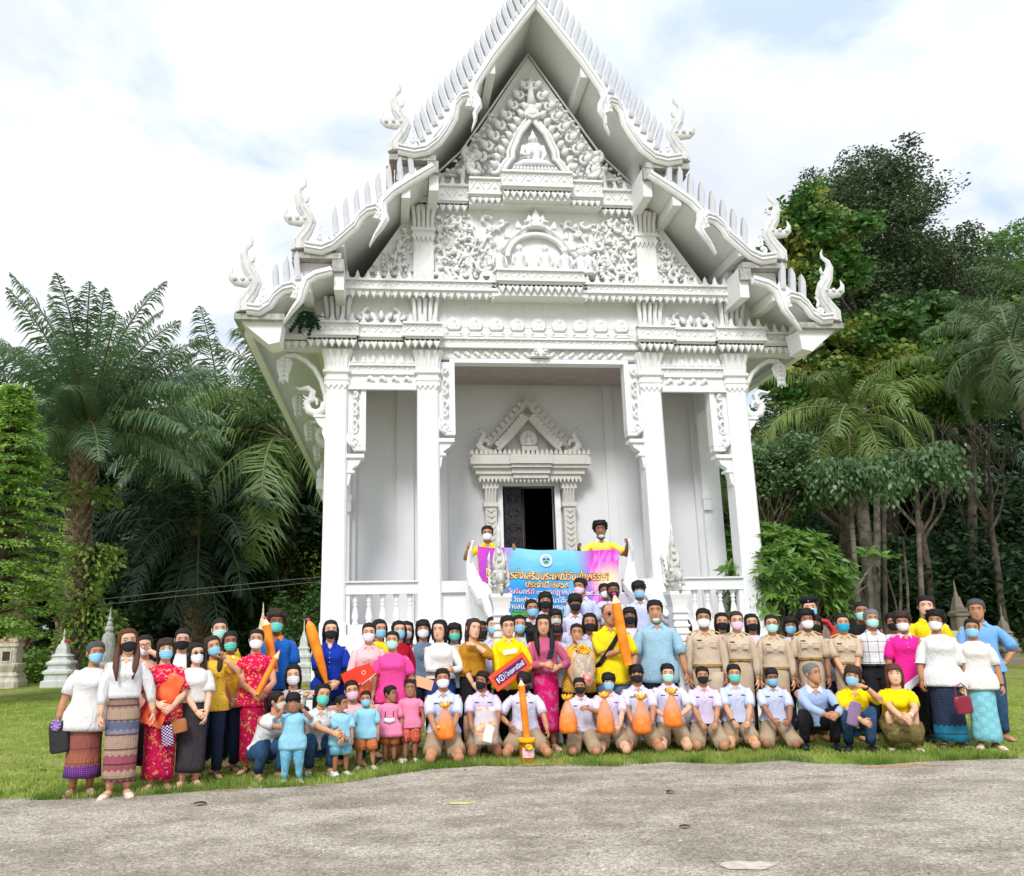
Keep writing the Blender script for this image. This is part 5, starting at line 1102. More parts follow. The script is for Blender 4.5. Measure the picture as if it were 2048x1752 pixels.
# --- low shrubs and ground cover on the left
SH = leafmat('shrub_leaf', (0.08, 0.19, 0.03), (0.22, 0.36, 0.07), 1.5, .3)
def shrub(px, pyt, Y, rx, h, n, label, seed, s=.10, m=None, name='shrub'):
    Y *= 1.82; rx *= 1.8; h *= 1.55; s *= 1.6; n = int(n*1.2)
    g = np.random.default_rng(seed); c = atY(px, pyt, Y)
    if not h: h = c[2]
    e = empty(name, (c[0], Y, 0)); tag(e, label, 'shrub'); q = g.normal(0, 1, (n, 3)); q /= np.linalg.norm(q, axis=1, keepdims=True); q *= g.random((n, 1))**.3
    C = np.stack([q[:, 0]*rx, q[:, 1]*rx*.7, np.abs(q[:, 2])*h*(1+.2*np.sin(q[:, 0]*7+seed))], 1); link('foliage', leafmesh('foliage', C, s, m or SH, .5, .4, .2), e)
    b = MB()
    for k in range(6): a = k*1.05; b.tube([(0, 0, 0), (.3*rx*math.cos(a), .2*rx*math.sin(a), h*.4), (.6*rx*math.cos(a), .4*rx*math.sin(a), h*.75)], [.03, .02, .008], 5)
    b.build('branches', BARK, e)
shrub(70, 1300, 15.6, 1.0, .62, 2600, 'low leafy shrub between the two stupas at the far left', 1)
shrub(-20, 1300, 15.0, .9, .75, 2200, 'leafy shrub behind the square shrine at the left edge', 2)
shrub(185, 1300, 17.2, 1.2, .8, 2600, 'green shrub behind the grey bell stupa', 3)
shrub(330, 1260, 20, 2.2, .9, 3500, 'dark hedge like shrub behind the women on the left', 4, .13, T4)
shrub(470, 1230, 20, 1.8, 1.5, 3500, 'dark shrub behind the man in the yellow shirt', 5, .13, T4)
shrub(615, 1200, 17.6, 1.0, 2.0, 3200, 'green bush rising beside the left corner of the temple', 6, .12, T4)
shrub(1700, 1262, 19, 2.2, 1.0, 3000, 'leafy undergrowth behind the khaki officers at the foot of the grove', 11, .13, SH)
shrub(1960, 1262, 21, 2.4, 1.1, 3200, 'bright leafy undergrowth between the right hand stupas', 12, .13, SH)
shrub(1830, 1270, 22, 2.4, .8, 3000, 'low green undergrowth left of the brown stupa', 13, .13, T4)
# --- frangipani
FR_ = leafmat('frangipani_leaf', (0.07, 0.17, 0.03), (0.22, 0.38, 0.07), 1.2, .3, .4, .4)
def frangipani(px, pyc, Y, rx, rz_, n, label, seed, ls=.26):
    g = np.random.default_rng(seed); c = atY(px, pyc, Y); e = empty('frangipani_tree', (c[0], Y, 0)); tag(e, label, 'tree'); b = MB(); C = []; D = []
    for k in range(n):
        v = g.normal(0, 1, 3); v /= np.linalg.norm(v); v[2] = v[2] if v[2] > -.55 else -v[2]; v[1] = -abs(v[1]) if g.random() < .6 else v[1]; r = g.uniform(.55, 1.0)*(1+.1*math.sin(v[0]*6+seed)+.08*math.sin(v[2]*9))
        p = np.array([v[0]*rx*r, v[1]*rx*.8*r, c[2]+v[2]*rz_*r]); ax = v*np.array([1, 1, 1])+np.array([0, 0, .7]); ax /= np.linalg.norm(ax)
        if k % 5 == 0: b.tube([(v[0]*.1, v[1]*.1, .3), (p[0]*.45, p[1]*.45, c[2]*.55), tuple(p*.92+np.array([0, 0, 0]))], [.05, .03, .015], 5)
        for j in range(11):
            a = j*.571*2; d = g.normal(0, .25, 3); u = np.cross(ax, (0.3, 1, 0.2)); u /= np.linalg.norm(u); w_ = np.cross(ax, u); d = u*math.cos(a)+w_*math.sin(a)+ax*g.uniform(.1, .7)
            C.append(p); D.append(d)
    b.build('trunk', BARKG, e, angle=60); link('crown', leafmesh('crown', np.array(C), ls, FR_, .3, .5, .3, dirs=np.array(D)), e)
frangipani(1560, 1165, 14.6, 1.15, .98, 620, 'dense round frangipani tree with bright green leaf rosettes right of the temple', 3, .2)
frangipani(1455, 1150, 17.0, 1.0, .9, 260, 'frangipani seen between the right temple columns', 4, .22)
# the long bare branch with its own rosette
c1, c2, c3 = atY(1705, 1192, 14.8), atY(1730, 1150, 14.8), atY(1760, 1112, 14.8)
e = empty('frangipani_branch', (c1[0]-.2, 14.8, 0)); tag(e, 'pale bare frangipani branch with one leaf rosette beside the round tree', 'branch')
b = MB(); o_ = np.array([c1[0]-.2, 14.8, 0]); P = [atY(1650, 1262, 14.8)-o_, atY(1690, 1205, 14.8)-o_, c1-o_, c2-o_, c3-o_]; P[0][2] = 0; b.tube(P, [.035, .03, .028, .022, .016], 6); b.tube([c1-o_, atY(1735, 1170, 14.8)-o_, atY(1745, 1120, 14.8)-o_], [.02, .015, .01], 5); b.build('branch', BARKG, e)
C = []; D = []; g = np.random.default_rng(5)
for q in (c3, c3+np.array([-.3, 0, .02]), c3+np.array([.25, 0, -.03]), c3+np.array([-.15, .1, .1])):
    for j in range(16): C.append(q-o_); D.append((math.cos(j*1.3), math.sin(j*1.3), g.uniform(-.1, .7)))
link('foliage', leafmesh('foliage', np.array(C), .22, FR_, .28, .5, .3, dirs=np.array(D)), e)
# bare slender trunks of the grove
for i, (x0, y0, x1, y1, Y, r) in enumerate([(1742, 1262, 1736, 1130, 22, .09), (1752, 1262, 1752, 900, 33, .16), (1803, 1262, 1768, 1130, 25, .035), (1818, 1262, 1806, 1080, 28, .05), (1798, 1262, 1800, 1130, 29, .06), (1945, 1262, 1940, 700, 34, .2), (1985, 1262, 1970, 900, 37, .14)]):
    a, b_ = atY(x0, y0, Y), atY(x1, y1, Y); e = MB(); e.tube([(a[0]-(b_[0]-a[0])*.1, Y, 0), (a[0], Y, a[2]), ((a[0]+b_[0])/2+.05, Y, (a[2]+b_[2])/2), (b_[0], Y, b_[2])], [r*1.2, r, r*.9, r*.7], 8)
    t_ = e.build('slender_trunk', BARKG, angle=60); tag(t_, 'bare slender tree trunk in the dark right hand grove, '+ORD[[1, 2, 3, 4, 5, 6, 0].index(i) if False else [0, 1, 2, 4, 3, 5, 6][i]], 'tree trunk', 'bare trunks in the grove on the right')
# overhead wires
b = MB(); b.tube([atY(190, 1200, 22), atY(420, 1175, 22), atY(640, 1154, 22)], [.008]*3, 4); tag(b.build('power_cable', mat('cable', (.12, .12, .12), .6)), 'upper of two thin cables crossing the dark plantation', 'cable')
b = MB(); b.tube([atY(190, 1211, 22), atY(420, 1186, 22), atY(640, 1163, 22)], [.008]*3, 4); tag(b.build('power_cable', mat('cable', (.12, .12, .12), .6)), 'lower of two thin cables crossing the dark plantation', 'cable')

# ---------------------------------------------------------------- stupas
ST1 = plaster('stupa_grey', (0.62, 0.64, 0.62), 0.5); ST2 = plaster('stupa_cream', (0.62, 0.56, 0.45), 0.9); ST3 = plaster('stupa_brown', (0.24, 0.19, 0.14), 0.9); ST4 = plaster('stupa_pale', (0.6, 0.6, 0.57), 0.9)
GOLD = mat('gold_paint', (0.55, 0.42, 0.15), 0.4, metal=.3, var=.2)
def sq(b, prof, rot=0.0):
    b.loft([[(w*sx, w*sy, z) for sx, sy in ((-1, -.8), (-.8, -1), (.8, -1), (1, -.8), (1, .8), (.8, 1), (-.8, 1), (-1, .8))] for w, z in prof])
def stupa(px, pyt, Y, hw, m, kind, label):
    hw *= 21.5/Y; Y = 25.5
    c = atY(px, pyt, Y); H = c[2]; e = empty('stupa', (c[0], Y, 0)); tag(e, label, 'stupa')
    b = MB(); w = hw
    if kind == 'bell':
        sq(b, [(w*1.15, 0), (w*1.15, H*.10), (w*.95, H*.12), (w*.95, H*.2), (w*1.08, H*.23), (w*1.08, H*.27), (w*.8, H*.31), (w*.8, H*.36), (w*.92, H*.39), (w*.92, H*.42), (w*.62, H*.47), (w*.60, H*.51), (w*.7, H*.53), (w*.45, H*.57), (w*.40, H*.66), (w*.28, H*.73)]); b.build('base', m, e)
        b = MB(); b.lathe([(w*.26, H*.73), (w*.2, H*.78), (w*.08, H*.82), (w*.04, H)], 0, 0, 10); b.build('spire', m, e, angle=40)
    elif kind == 'tall':
        sq(b, [(w*1.2, 0), (w*1.2, H*.08), (w, H*.1), (w, H*.22), (w*1.1, H*.24), (w*1.1, H*.27), (w*.85, H*.3)]); b.build('base', m, e)
        b = MB(); b.lathe([(w*.8, H*.3), (w*.85, H*.34), (w*.74, H*.38), (w*.72, H*.58), (w*.62, H*.64), (w*.4, H*.66), (w*.4, H*.69), (w*.5, H*.70), (w*.44, H*.74), (w*.28, H*.76), (w*.36, H*.77), (w*.24, H*.81), (w*.16, H*.82), (w*.26, H*.84), (w*.1, H*.88), (w*.15, H*.9), (w*.06, H*.94), (w*.02, H)], 0, 0, 14); b.build('bell', m, e, angle=35)
    elif kind == 'box':
        sq(b, [(w*1.45, 0), (w*1.45, H*.12), (w*1.2, H*.2), (w*1.25, H*.24), (w*1.0, H*.3), (w*1.25, H*.42), (w*1.25, H*.46), (w*.9, H*.48), (w*.86, H*.78), (w*1.0, H*.80), (w*.95, H*.86)]); b.build('base', m, e)
        b = MB(); b.box(-w*.35, w*.35, -w*.95, -w*.8, H*.52, H*.70); b.build('niche', mat('niche_dark', (.05, .04, .02), .7), e)
        b = MB(); b.box(-w*.5, w*.5, -w*1.0, -w*.84, H*.70, H*.73); b.box(-w*.5, w*.5, -w*1.0, -w*.84, H*.49, H*.52); b.box(-w*.5, -w*.37, -w*1.0, -w*.84, H*.52, H*.70); b.box(w*.37, w*.5, -w*1.0, -w*.84, H*.52, H*.70); b.build('niche_frame', m, e)
        g = random.Random(3); b = MB()
        for q in range(14): b.ball((g.uniform(-w*.8, w*.8), g.uniform(-w*.8, w*.4), H*g.uniform(.87, .97)), (w*.2, w*.2, H*.035), 6, 5)
        b.box(-w*.85, w*.85, -w*.7, w*.7, H*.86, H*.95); b.build('broken_top', mat('broken_top', (.5, .45, .36), .9, col2=(.35, .2, .15), vscale=12), e)
    else:
        sq(b, [(w*1.15, 0), (w*1.15, H*.1), (w, H*.12), (w, H*.3), (w*1.15, H*.33), (w*1.15, H*.36), (w*.85, H*.38), (w*.8, H*.56), (w*1.0, H*.58), (w*1.0, H*.61), (w*.7, H*.64), (w*.5, H*.72), (w*.34, H*.8)]); b.build('base', m, e)
        b = MB(); b.lathe([(w*.32, H*.79), (w*.24, H*.84), (w*.12, H*.88), (w*.16, H*.9), (w*.03, H)], 0, 0, 8)
        b.build('spire', m, e, angle=40); b = MB()
        for q in range(8): b.prism([(-w*.8+q*w*.23-.05, H*.61), (-w*.8+q*w*.23+.05, H*.61), (-w*.8+q*w*.23, H*.68)], -w, -w*.9)
        for sg in (-1, 1): b.box(sg*w*.5-w*.2, sg*w*.5+w*.2, -w*.86, -w*.8, H*.4, H*.54)
        tag(b.build('ornaments', m, e), kind='stuff')
    return e
stupa(25, 1272, 15.2, .20, ST2, 'box', 'cream square shrine with a broken top and dark niche, far left')
stupa(130, 1258, 15.4, .27, ST1, 'bell', 'grey stepped stupa with a thin needle spire and red knot')
stupa(222, 1214, 15.8, .19, ST4, 'tall', 'pale weathered bell stupa with ringed spire behind the white bloused women')
stupa(609, 1240, 15.6, .19, ST1, 'bell', 'dark grey stupa behind the man in the blue polo shirt')
stupa(1907, 1160, 15.0, .17, ST3, 'ornate', 'brown ornate stupa with pointed tiers between the yellow and blue shirted men')
stupa(2000, 1210, 16.5, .22, ST3, 'bell', 'small dark stupa behind the blue shirted man at the right')
stupa(527, 1205, 14.5, .12, mat('spire_cream', (.75, .66, .42), .5, var=.2), 'ornate', 'slim cream and gold spire beside the man in the blue polo')
b = MB(); b.ball((0, 0, 0), (.04, .04, .04)); b.tube([(0, -.02, 0), (.12, -.04, .02), (.2, -.04, -.03)], [.015, .02, .005], 5); c = atY(131, 1282, 25.45); o = b.build('ribbon_knot', mat('red_ribbon', (.6, .03, .03), .6), loc=tuple(c)); tag(o, 'red ribbon knot tied near the tip of the grey stepped stupa', 'ribbon')
# low yellow wall on the right
c0, c1 = atY(1875, 1262, 14.0), atY(1925, 1290, 14.0); b = MB(); b.box(c0[0], c1[0], 14.0, 14.3, 0, atY(1900, 1262, 14)[2]); tag(b.build('low_wall', plaster('cream_wall', (.55, .5, .33), .4)), 'short cream wall behind the white lace bloused woman', 'wall')
# ---------------------------------------------------------------- people
def skin_mat(i, c): 
    return mat('skin_%d' % i, c, 0.5, var=0.10, vscale=9, bump=0.05, bscale=60, spec=0.35)
SKIN = {'f': skin_mat(1, srgb('#DFAE90')), 'm': skin_mat(2, srgb('#CE9A76')), 't': skin_mat(3, srgb('#B98462')), 'd': skin_mat(4, srgb('#8C5C44')), 'k': skin_mat(5, srgb('#A47154'))}
def hair_mat(n, c, c2):
    t = NT(n, 0.5, 0.22); v = t.noise(30, 3, .7, t.map((9, 9, .6))); t.bump(v, .5, .01); return t.done(t.ramp(v, [(.3, c), (.75, c2)]))
HAIR = {'k': hair_mat('hair_black', (.006, .0055, .006), (.018, .016, .017)), 'b': hair_mat('hair_brown', (.022, .012, .009), (.07, .037, .026)), 'r': hair_mat('hair_auburn', (.06, .022, .012), (.17, .065, .035)),
        'g': hair_mat('hair_greying', (.03, .03, .032), (.13, .13, .135)), 'w': hair_mat('hair_grey', (.08, .08, .085), (.28, .28, .29)), 'c': hair_mat('hair_dark_brown', (.022, .014, .011), (.07, .045, .035))}
def maskm(n, c): 
    t = NT('mask_'+n, .8, .2); z = t.math('SINE', t.math('MULTIPLY', t.z, 260)); t.bump(z, .25, .004); return t.done(c)
MASK = {'white': maskm('white', (.80, .81, .83)), 'blue': maskm('blue', srgb('#8CC8E6')), 'teal': maskm('teal', srgb('#66CDBE')), 'lteal': maskm('pale_teal', srgb('#B0E2D6')), 'black': maskm('black', (.018, .020, .022)), 'pink': maskm('pink', srgb('#EDC6DA')), 'grey': maskm('grey', srgb('#C8C8BE')), 'cyan': maskm('cyan', srgb('#2AA5C8')), 'tan': maskm('tan', srgb('#CFC8BC'))}
EYE = [mat('eye_white', (.55, .52, .5), .3), mat('eye_dark', (.012, .008, .007), .25, spec=.6)]
LIPS = mat('lips', (.30, .09, .08), .45); BLK = mat('black_plastic', (.012, .012, .014), .35, spec=.5)
def cloth(name, kind, *c):
    if name in _M: return _M[name]
    t = NT(name, .88, .15); fold = t.noise(7, 4, .6); weave = t.noise(160, 2, .5)
    if kind == 'plain': col = t.ramp(t.noise(3, 4, .6), [(.3, tuple(x*.86 for x in c[0])), (.7, c[0])])
    elif kind == 'lace':
        v = t.voro(60); w = t.voro(26); col = t.mix(t.ramp(v, [(.30, (0, 0, 0)), (.42, (1, 1, 1))]), c[0], tuple(x*.93 for x in c[0])); col = t.mix(t.ramp(w, [(.10, (.3, .3, .3)), (.2, (0, 0, 0))]), col, tuple(x*.8 for x in c[0]))
    elif kind == 'floral':
        n = t.noise((c[3] if len(c) > 3 else 22)*2.2, 3, .6, dist=.3); v = t.voro((c[3] if len(c) > 3 else 22)*2.4, 'Color'); s_ = t.N.new('ShaderNodeSeparateColor'); t.L.new(v, s_.inputs[0])
        col = t.mix(t.ramp(n, [(.53, (0, 0, 0)), (.60, (1, 1, 1))]), c[0], t.mix(t.ramp(s_.outputs[0], [(.5, (0, 0, 0)), (.55, (1, 1, 1))]), c[1], c[2]))
    elif kind == 'geo':
        f = c[2] if len(c) > 2 else 26
        a = t.math('SINE', t.math('MULTIPLY', t.x, f*3.3)); b = t.math('SINE', t.math('MULTIPLY', t.z, f*4.2)); d = t.math('MULTIPLY', a, b)
        col = t.mix(t.ramp(t.math('ADD', d, t.math('MULTIPLY', t.noise(50, 2), .5)), [(.25, (0, 0, 0)), (.45, (1, 1, 1))]), c[0], c[1])
    elif kind == 'plaid':
        a = t.math('GREATER_THAN', t.math('SINE', t.math('MULTIPLY', t.x, 52)), .93); b = t.math('GREATER_THAN', t.math('SINE', t.math('MULTIPLY', t.z, 46)), .93)
        col = t.mix(t.math('MULTIPLY', t.math('ADD', a, b), .5), c[0], c[1])
    elif kind == 'bands':   # c: list of (z, colour), pattern colour; zigzag edged stripes with diamonds
        bands, pc = c[0], c[1]
        zz = t.math('MULTIPLY', t.math('ABSOLUTE', t.math('SINE', t.math('MULTIPLY', t.x, 55))), .022); z = t.math('ADD', t.z, zz)
        zn = t.math('MULTIPLY', z, 1.0); col = t.ramp(zn, bands, True)
        s1 = t.math('SINE', t.math('MULTIPLY', t.x, 150)); s2 = t.math('SINE', t.math('MULTIPLY', t.z, 165)); d = t.math('MULTIPLY', s1, s2)
        col = t.mix(t.ramp(t.math('ABSOLUTE', d), [(.5, (0, 0, 0)), (.7, (.45, .45, .45))]), col, pc)
        ln = t.math('GREATER_THAN', t.math('SINE', t.math('MULTIPLY', t.z, 46)), .92); col = t.mix(t.math('MULTIPLY', ln, .7), col, tuple(x*.3 for x in pc))
    elif kind == 'denim': col = t.ramp(t.noise(6, 5, .7), [(.3, c[0]), (.7, c[1] if len(c) > 1 else tuple(x*2 for x in c[0]))])
    f2 = t.noise(5, 3, .6, t.map((1.4, 1.4, .5)), 1.8)
    t.bump(t.math('ADD', t.math('ADD', t.math('MULTIPLY', fold, .7), t.math('MULTIPLY', f2, 1.2)), t.math('MULTIPLY', weave, .08)), .6, .035); return t.done(col)
def C(hexc, s=1.0): return tuple(x*s for x in srgb(hexc))
HT = [(-.50, .09, -.33, -.16), (-.46, .17, -.385, -.06), (-.38, .235, -.40, .06), (-.28, .275, -.40, .17), (-.15, .305, -.39, .30), (0., .325, -.38, .39), (.12, .338, -.39, .43), (.25, .33, -.37, .43), (.36, .29, -.31, .38), (.44, .215, -.21, .27), (.49, .11, -.10, .15), (.503, .02, -.01, .04)]
HTa = np.array(HT)
def head_pt(az, t, grow=0.0):
    w, f, b = (np.interp(t, HTa[:, 0], HTa[:, k]) for k in (1, 2, 3)); cy = (f+b)/2; d = (b-f)/2
    s_, c_ = math.sin(az), -math.cos(az); e = .88
    x = w*math.copysign(abs(s_)**e, s_); y = cy+d*math.copysign(abs(c_)**e, c_)
    if grow:
        n = math.hypot(x/w**2 if w else 0, (y-cy)/d**2 if d else 0)+1e-9; x += grow*(x/w**2)/n; y += grow*((y-cy)/d**2)/n
    return x, y
def add_head(b, T, hh):
    n = 22; rings = []
    ts = [-.50, -.46, -.40, -.34, -.28, -.22, -.16, -.11, -.05, .0, .04, .08, .13, .2, .28, .36, .43, .48, .503]
    for t in ts:
        r = []
        for k in range(n):
            az = 2*PI*k/n; x, y = head_pt(az, t); a = az if az < PI else az-2*PI
            if abs(a) < 1.2:
                nose = math.exp(-(a/.13)**2)*max(0, min(1, (.08-t)/.20))*(1 if t > -.19 else max(0, 1-(-.19-t)/.05)); y -= .085*nose
                y += .035*math.exp(-((abs(x)-.14)/.07)**2)*math.exp(-((t-.03)/.05)**2)
                y -= .02*math.exp(-(a/.35)**2)*math.exp(-((t+.29)/.05)**2)
            r.append(T((x*hh, y*hh, t*hh)))
        rings.append(r)
    b.loft(rings)
    for s in (-1, 1):
        E = []
        for (x, y, z, ry, rz) in [(.315, .03, -.04, .045, .08), (.35, .045, -.035, .06, .11), (.375, .06, -.03, .05, .09)]:
            E.append([T((s*x*hh, (y+ry*math.cos(q))*hh, (z+rz*math.sin(q))*hh)) for q in [2*PI*k/8 for k in range(8)]])
        b.loft(E)
def hair_cap(b, T, hh, style, rr):
    th = {'crew': .022, 'short': .05, 'bowl': .085, 'tied': .035, 'long': .055, 'bob': .07, 'curly': .13, 'bald': .008, 'bun': .035, 'afro': .15, 'shaved': .012}[style]
    n = 36; m = 8; rings = []
    for j in range(m+1):
        r = []
        for k in range(n):
            az = 2*PI*k/n; a = abs(az if az < PI else az-2*PI)
            fr = {'crew': .30, 'short': .28, 'bowl': .13, 'tied': .31, 'long': .33, 'bob': .20, 'curly': .26, 'bald': .40, 'bun': .32, 'afro': .25, 'shaved': .33}[style]
            zl = np.interp(a, [0, .55, .95, 1.15, 1.45, 1.6, 2.1, PI], [fr, fr-.02, fr-.10, -.02, -.10, .02, -.22, -.32 if style not in ('long', 'bob') else -.4])
            if style == 'bowl': zl += .03*math.sin(az*9+rr)*(a < .9)
            if style == 'bald': zl = np.interp(a, [0, .9, 1.2, 1.6, PI], [.49, .47, .2, .0, -.25])
            t = zl+(.503-zl)*(j/m)**.9 if j < m else .503
            edge = min(1, j/1.6); g_ = th*(.35+.65*edge)+.010*math.sin(az*13+rr+j*.7)*(style not in ('crew', 'shaved', 'bald', 'tied', 'bun'))*edge
            g_ += th*.30*math.sin(k*12.9898+j*78.233+rr*3)*edge*(style not in ('shaved', 'bald', 'tied', 'bun'))
            if style in ('curly', 'afro'): g_ += .03*math.sin(az*7+j*2.1+rr)+.02*math.sin(az*17-j*3)
            x, y = head_pt(az, t, g_); zt = t+g_*max(0, t-.1)*2.3
            if j == m: x, y = head_pt(az, .49, 0); x *= .3; y *= .3; zt = .503+th*.95
            r.append(T((x*hh, y*hh, zt*hh)))
        rings.append(r)
    inner = []
    for k in range(n):
        az = 2*PI*k/n; a = abs(az if az < PI else az-2*PI); inner.append(T((0, .02*hh, .1*hh)) if False else rings[0][k])
    b.loft(rings, False, True)
def seg_tube(b, pts, rs, n=9, flat=1.0, wob=0.0, seed=0, up=(0, -1, 0.15), caps=True, sub=2):
    P = [np.array(p, float) for p in pts]; Q = []; R = []
    for i in range(len(P)-1):
        for k in range(sub):
            t = k/sub; Q.append(P[i]*(1-t)+P[i+1]*t); R.append(rs[i]*(1-t)+rs[i+1]*t)
    Q.append(P[-1]); R.append(rs[-1])
    if wob:
        g = random.Random(seed); R = [r*(1+g.uniform(-wob, wob)) for r in R]
    b.tube(Q, [(r, r*flat) for r in R], n, up=up, caps=caps)
def ik(a, c, l1, l2, hint):
    a, c, hint = (np.array(v, float) for v in (a, c, hint)); d = c-a; D = np.linalg.norm(d); 
    if D > (l1+l2)*.995: c = a+d/D*(l1+l2)*.995; d = c-a; D = np.linalg.norm(d)
    D = max(D, abs(l1-l2)+.01); x = (l1*l1-l2*l2+D*D)/(2*D); h = math.sqrt(max(0, l1*l1-x*x)); u = d/np.linalg.norm(d); w = hint-u*np.dot(hint, u); w /= np.linalg.norm(w)+1e-9
    return a+u*x+w*h, c
def hand(b, w, d, n_, s, H, curl=.35):
    """palm and five fingers; w wrist, d direction, n_ palm normal"""
    d = np.array(d, float); d /= np.linalg.norm(d); n_ = np.array(n_, float); n_ -= d*np.dot(n_, d); n_ /= np.linalg.norm(n_)+1e-9; side = np.cross(d, n_); L = .052*H
    b.tube([w-d*.01*H, w+d*L*.35, w+d*L*.8, w+d*L], [(.016*H, .012*H), (.023*H, .012*H), (.025*H, .011*H), (.020*H, .009*H)], 8, up=n_)
    for k, (o, ln) in enumerate([(-.0165, .036), (-.0055, .043), (.0055, .041), (.0165, .033)]):
        p = w+d*L*.82+side*o*H; a = curl*(1+.12*k); d1 = d*math.cos(a*.5)+n_*math.sin(a*.5); d2 = d*math.cos(a*1.6)+n_*math.sin(a*1.6)
        b.tube([p, p+d1*ln*.5*H+side*o*.15*H, p+d1*ln*.5*H+d2*ln*.55*H+side*o*.2*H], [.0062*H, .0058*H, .0042*H], 5, up=n_)
    p = w+d*L*.2-side*s*.014*H; q = (-side*s*.75+d*.7+n_*.35); q /= np.linalg.norm(q); q2 = (-side*s*.3+d*.9+n_*.5); q2 /= np.linalg.norm(q2)
    b.tube([p, p+q*.024*H, p+q*.024*H+q2*.022*H], [.009*H, .0075*H, .005*H], 5, up=n_)
TOR = [(0, .062, .050, .052), (.08, .094, .058, .066), (.16, .099, .060, .070), (.28, .090, .058, .060), (.42, .079, .055, .052), (.56, .086, .060, .054), (.70, .097, .068, .060), (.78, .106, .064, .062), (.84, .108, .058, .058), (.88, .098, .052, .055), (.92, .080, .045, .050), (.96, .059, .038, .043), (1.0, .040, .034, .038)]
def torso_rings(Pv, Nv, right, H, g, fem, lo, hi, grow, rr, wrin=.0, n=20, belly=0.0, flare=0.0):
    up = Nv-Pv; L = np.linalg.norm(up); up = up/L; right = right-up*np.dot(right, up); right /= np.linalg.norm(right); fw = np.cross(up, right)   # front: -y when right=x, up=z -> fw = y x?  corrected below
    if fw[1] > 0 and abs(right[0]) > .2 and right[0] > 0: fw = -fw
    rings = []; us = sorted(set([lo, hi]+[u for u in (.0, .05, .1, .16, .22, .28, .35, .42, .49, .56, .63, .70, .76, .82, .86, .90, .93, .955, .975, .99, 1.0) if lo < u < hi]))
    if lo < 0: us = [lo, lo*.5]+[u for u in us if u >= 0]
    T_ = np.array(TOR)
    for u in us:
        uu = max(u, 0.13) if grow >= .012 else (max(u, 0.06) if grow > .004 else max(u, 0))
        w, f, bk = (np.interp(uu, T_[:, 0], T_[:, k]) for k in (1, 2, 3))
        w *= g; f *= g; bk *= g
        if fem: w *= np.interp(uu, [0, .15, .42, .7, .9, 1], [1.04, 1.06, .93, .92, .92, .95]); f *= 1+.30*math.exp(-((uu-.70)/.09)**2)
        f *= 1+belly*math.exp(-((uu-.38)/.2)**2); w *= 1+belly*.25*math.exp(-((uu-.38)/.22)**2)
        gr = grow*(1 if uu < .9 else max(.35, 1-(uu-.9)*6.5)); fl = flare*max(0, (.42-u))*.35
        if grow >= .012 and uu < .8: w = max(w, .093*g); f = max(f, .064*g); bk = max(bk, .06*g)
        if grow >= .012: q_ = max(0, min(1, (.34-u)/.22)); w += .024*g*q_; f += .012*q_; bk += .010*q_
        c = Pv+up*L*u; r = []
        for k in range(n):
            a = 2*PI*k/n; ca, sa = math.cos(a), math.sin(a); e = .82
            x = math.copysign(abs(ca)**e, ca)*(w*H+gr*H+fl*H); y = math.copysign(abs(sa)**e, sa); y = y*((f if y > 0 else bk)*H+gr*H+fl*H)
            k_ = 1+wrin*(math.sin(a*5+u*9+rr)+.7*math.sin(a*9-u*21+rr*2)+.5*math.sin(u*40+a*3+rr))
            r.append(c+right*x*k_+fw*y*k_)
        rings.append(r)
    return rings, fw, right, up, L
NPEOPLE = 0
